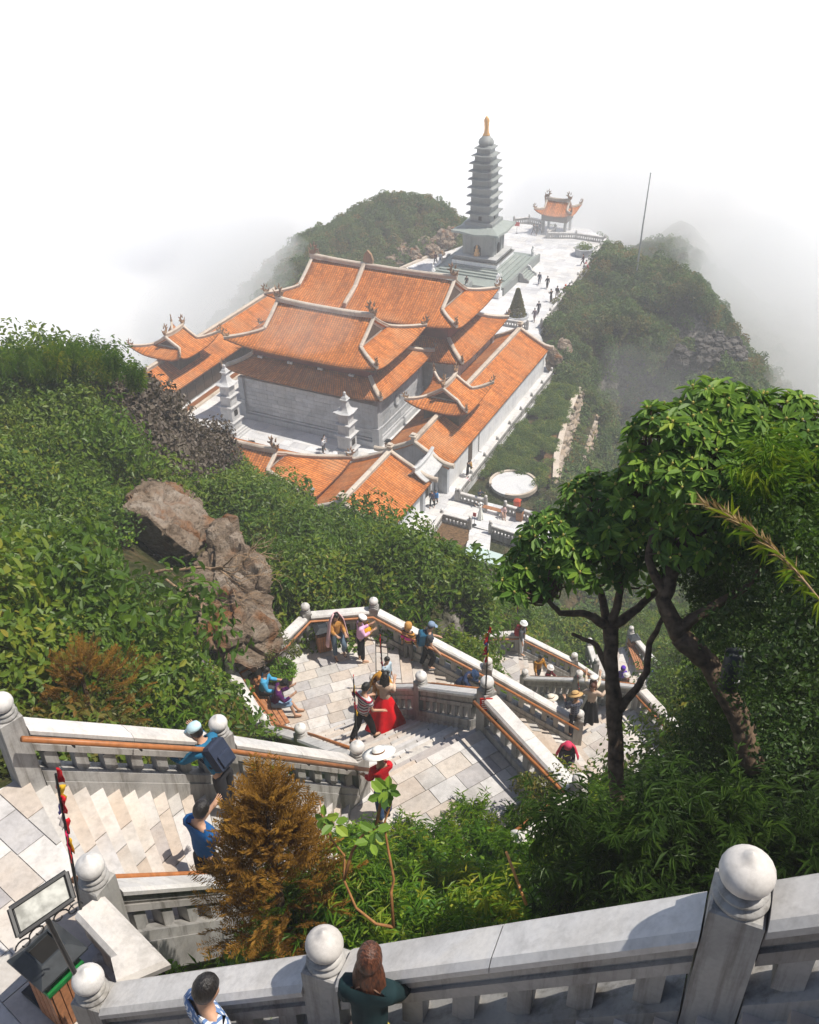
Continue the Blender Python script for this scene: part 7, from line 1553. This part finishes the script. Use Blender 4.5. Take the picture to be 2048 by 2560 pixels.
a, b = PD(1266, 2130, 7.6), PD(1316, 2262, 7.2); r = empty('bamboo_stake', b, 0, 'bare orange bamboo stake standing in the creeper', 'stake'); MB().tube([Vector((0, 0, 0)), (a-b)*.5, a-b], [.013, .012, .011], 8).build('cane', plain('orange_cane', (.55, .24, .06), .5, .2), r, True); MB().tube([(a-b)*.32, (a-b)*.34], .016, 8).build('node', M['drywood'], r)
ys = PD(1352, 2020, 16.6); r = empty('yellow_shrub', ys, 0, 'small yellowish shrub at the lower corner of the wide landing', 'shrub'); inst('foliage', dome_bush(77, M['leaf_olive'], 900, .06, .035, .5, 1.0, 'oval', .5, 9), r, (0, 0, 0)); MB().tube([(0, 0, -.4), (0, 0, .5)], [.03, .01]).build('stem', M['bark'], r)
# leafless shrub on the boulders
sb = zp(850, 1395, 26.6); r = empty('leafless_shrub', sb, 0, 'leafless grey shrub spreading over the boulders', 'shrub'); rg2 = random.Random(21); mb = MB()
def twig(p, d, ln, rad, lev):
    q = p+d*ln; limb(mb, p, q, rad, rad*.6, rg2, 4, .08, 5)
    if lev < 4:
        for _ in range(3 if lev < 3 else 2): twig(q if rg2.random() < .5 else p.lerp(q, rg2.uniform(.5, 1)), (d+rdir(rg2)*.75).normalized(), ln*rg2.uniform(.5, .75), rad*.55, lev+1)
for tgt, rr in (((1270, 1360), .055), ((1110, 1530), .04)):
    e = zp(*tgt, 25.8)-sb; limb(mb, Vector((0, 0, 0)), e, rr, rr*.65, rg2, 7, .05, 7)
    for _ in range(4): twig(e.lerp(e*.75, rg2.random()), (e.normalized()+rdir(rg2)*.6).normalized(), .95, rr*.5, 1)
mb.build('branches', M['drywood'], r)
# tall bamboo tops on the crest of the left hill
rg = np.random.default_rng(31); px_ = [(20, 905), (90, 890), (150, 880), (200, 868), (240, 880), (290, 905), (140, 905), (60, 915), (330, 930), (185, 900), (10, 930), (110, 920), (260, 910)]
pts = [PD(x+rg.uniform(-12, 12), y+rg.uniform(0, 30), rg.uniform(33, 37)) for x, y in px_ for _ in range(5)]; scatter('tall_bamboo', 'bamboo', [(p.x, p.y, p.z-.6) for p in pts], np.stack([rg.uniform(.5, .85, len(pts)), rg.uniform(.5, .85, len(pts)), rg.uniform(.9, 1.7, len(pts))], 1), 'tall bamboo standing on the crest of the left hill', .05, 81)

# unseen trees added on the slope right of the nearest steps to shade them
for i, (x, y, z, s, lb) in enumerate(((4.9, -.9, 44.6, 1.25, 'unseen tree added to shade the steps, right of the photographer'), (5.8, -3.2, 45.6, 1.5, 'unseen tree added to shade the steps, behind the photographer on the right'), (3.6, -1.9, 45.4, 1.1, 'smaller unseen tree added to shade the steps'))):
    r = empty('shade_tree', (x, y, z), i, lb, 'tree'); MB().tube([(0, 0, -1.5), (.1, 0, 1.2), (0, .1, 3.6)], [.14, .1, .05], 8).build('trunk', M['bark'], r)
    inst('crown', dome_bush(120+i, M['leaf_dark'], 5200, .12, .07, 1.25, 1.5, 'oval', .4, 12), r, (0, 0, 2.7), (0, 0, 0), s)

rg = np.random.default_rng(51); le = [Vector(P(x+rg.uniform(-25, 25), y+rg.uniform(-20, 20), S2-FH-.3)) for x, y in ((900, 2140), (960, 2130), (1010, 2110), (1080, 2140), (1130, 2120), (1180, 2090), (1205, 2070), (1230, 2120), (1280, 2110), (1330, 2070), (1180, 2130), (870, 2150), (1060, 2150), (1300, 2130)) for _ in range(2)]
scatter('landing_bamboo', 'bamboo', [tuple(q) for q in le], rg.uniform(.4, .75, len(le)), 'bamboo shoots rising in front of the wide landing', .05, 82)

rg = np.random.default_rng(61); bk_ = []
for x in np.linspace(830, 1420, 34):
    for yy in (2120+20*math.sin(x*.02), 2175, 2230): bk_.append(P(x+rg.uniform(-15, 15), yy+rg.uniform(-18, 18), 34.55+(yy-2120)*.014))
bk_ = [(q.x, q.y, q.z-.35) for q in bk_]; scatter('bank_creeper', 'vine', bk_[::2], rg.uniform(.5, .75, len(bk_[::2])), 'leafy creeper heaped up in front of the wide landing', .2, 83); scatter('bank_bamboo', 'bamboo', [q for i, q in enumerate(bk_[1::2]) if i % 3], rg.uniform(.45, .7, len([q for i, q in enumerate(bk_[1::2]) if i % 3])), 'short bamboo mixed into the creeper in front of the wide landing', .1, 84)
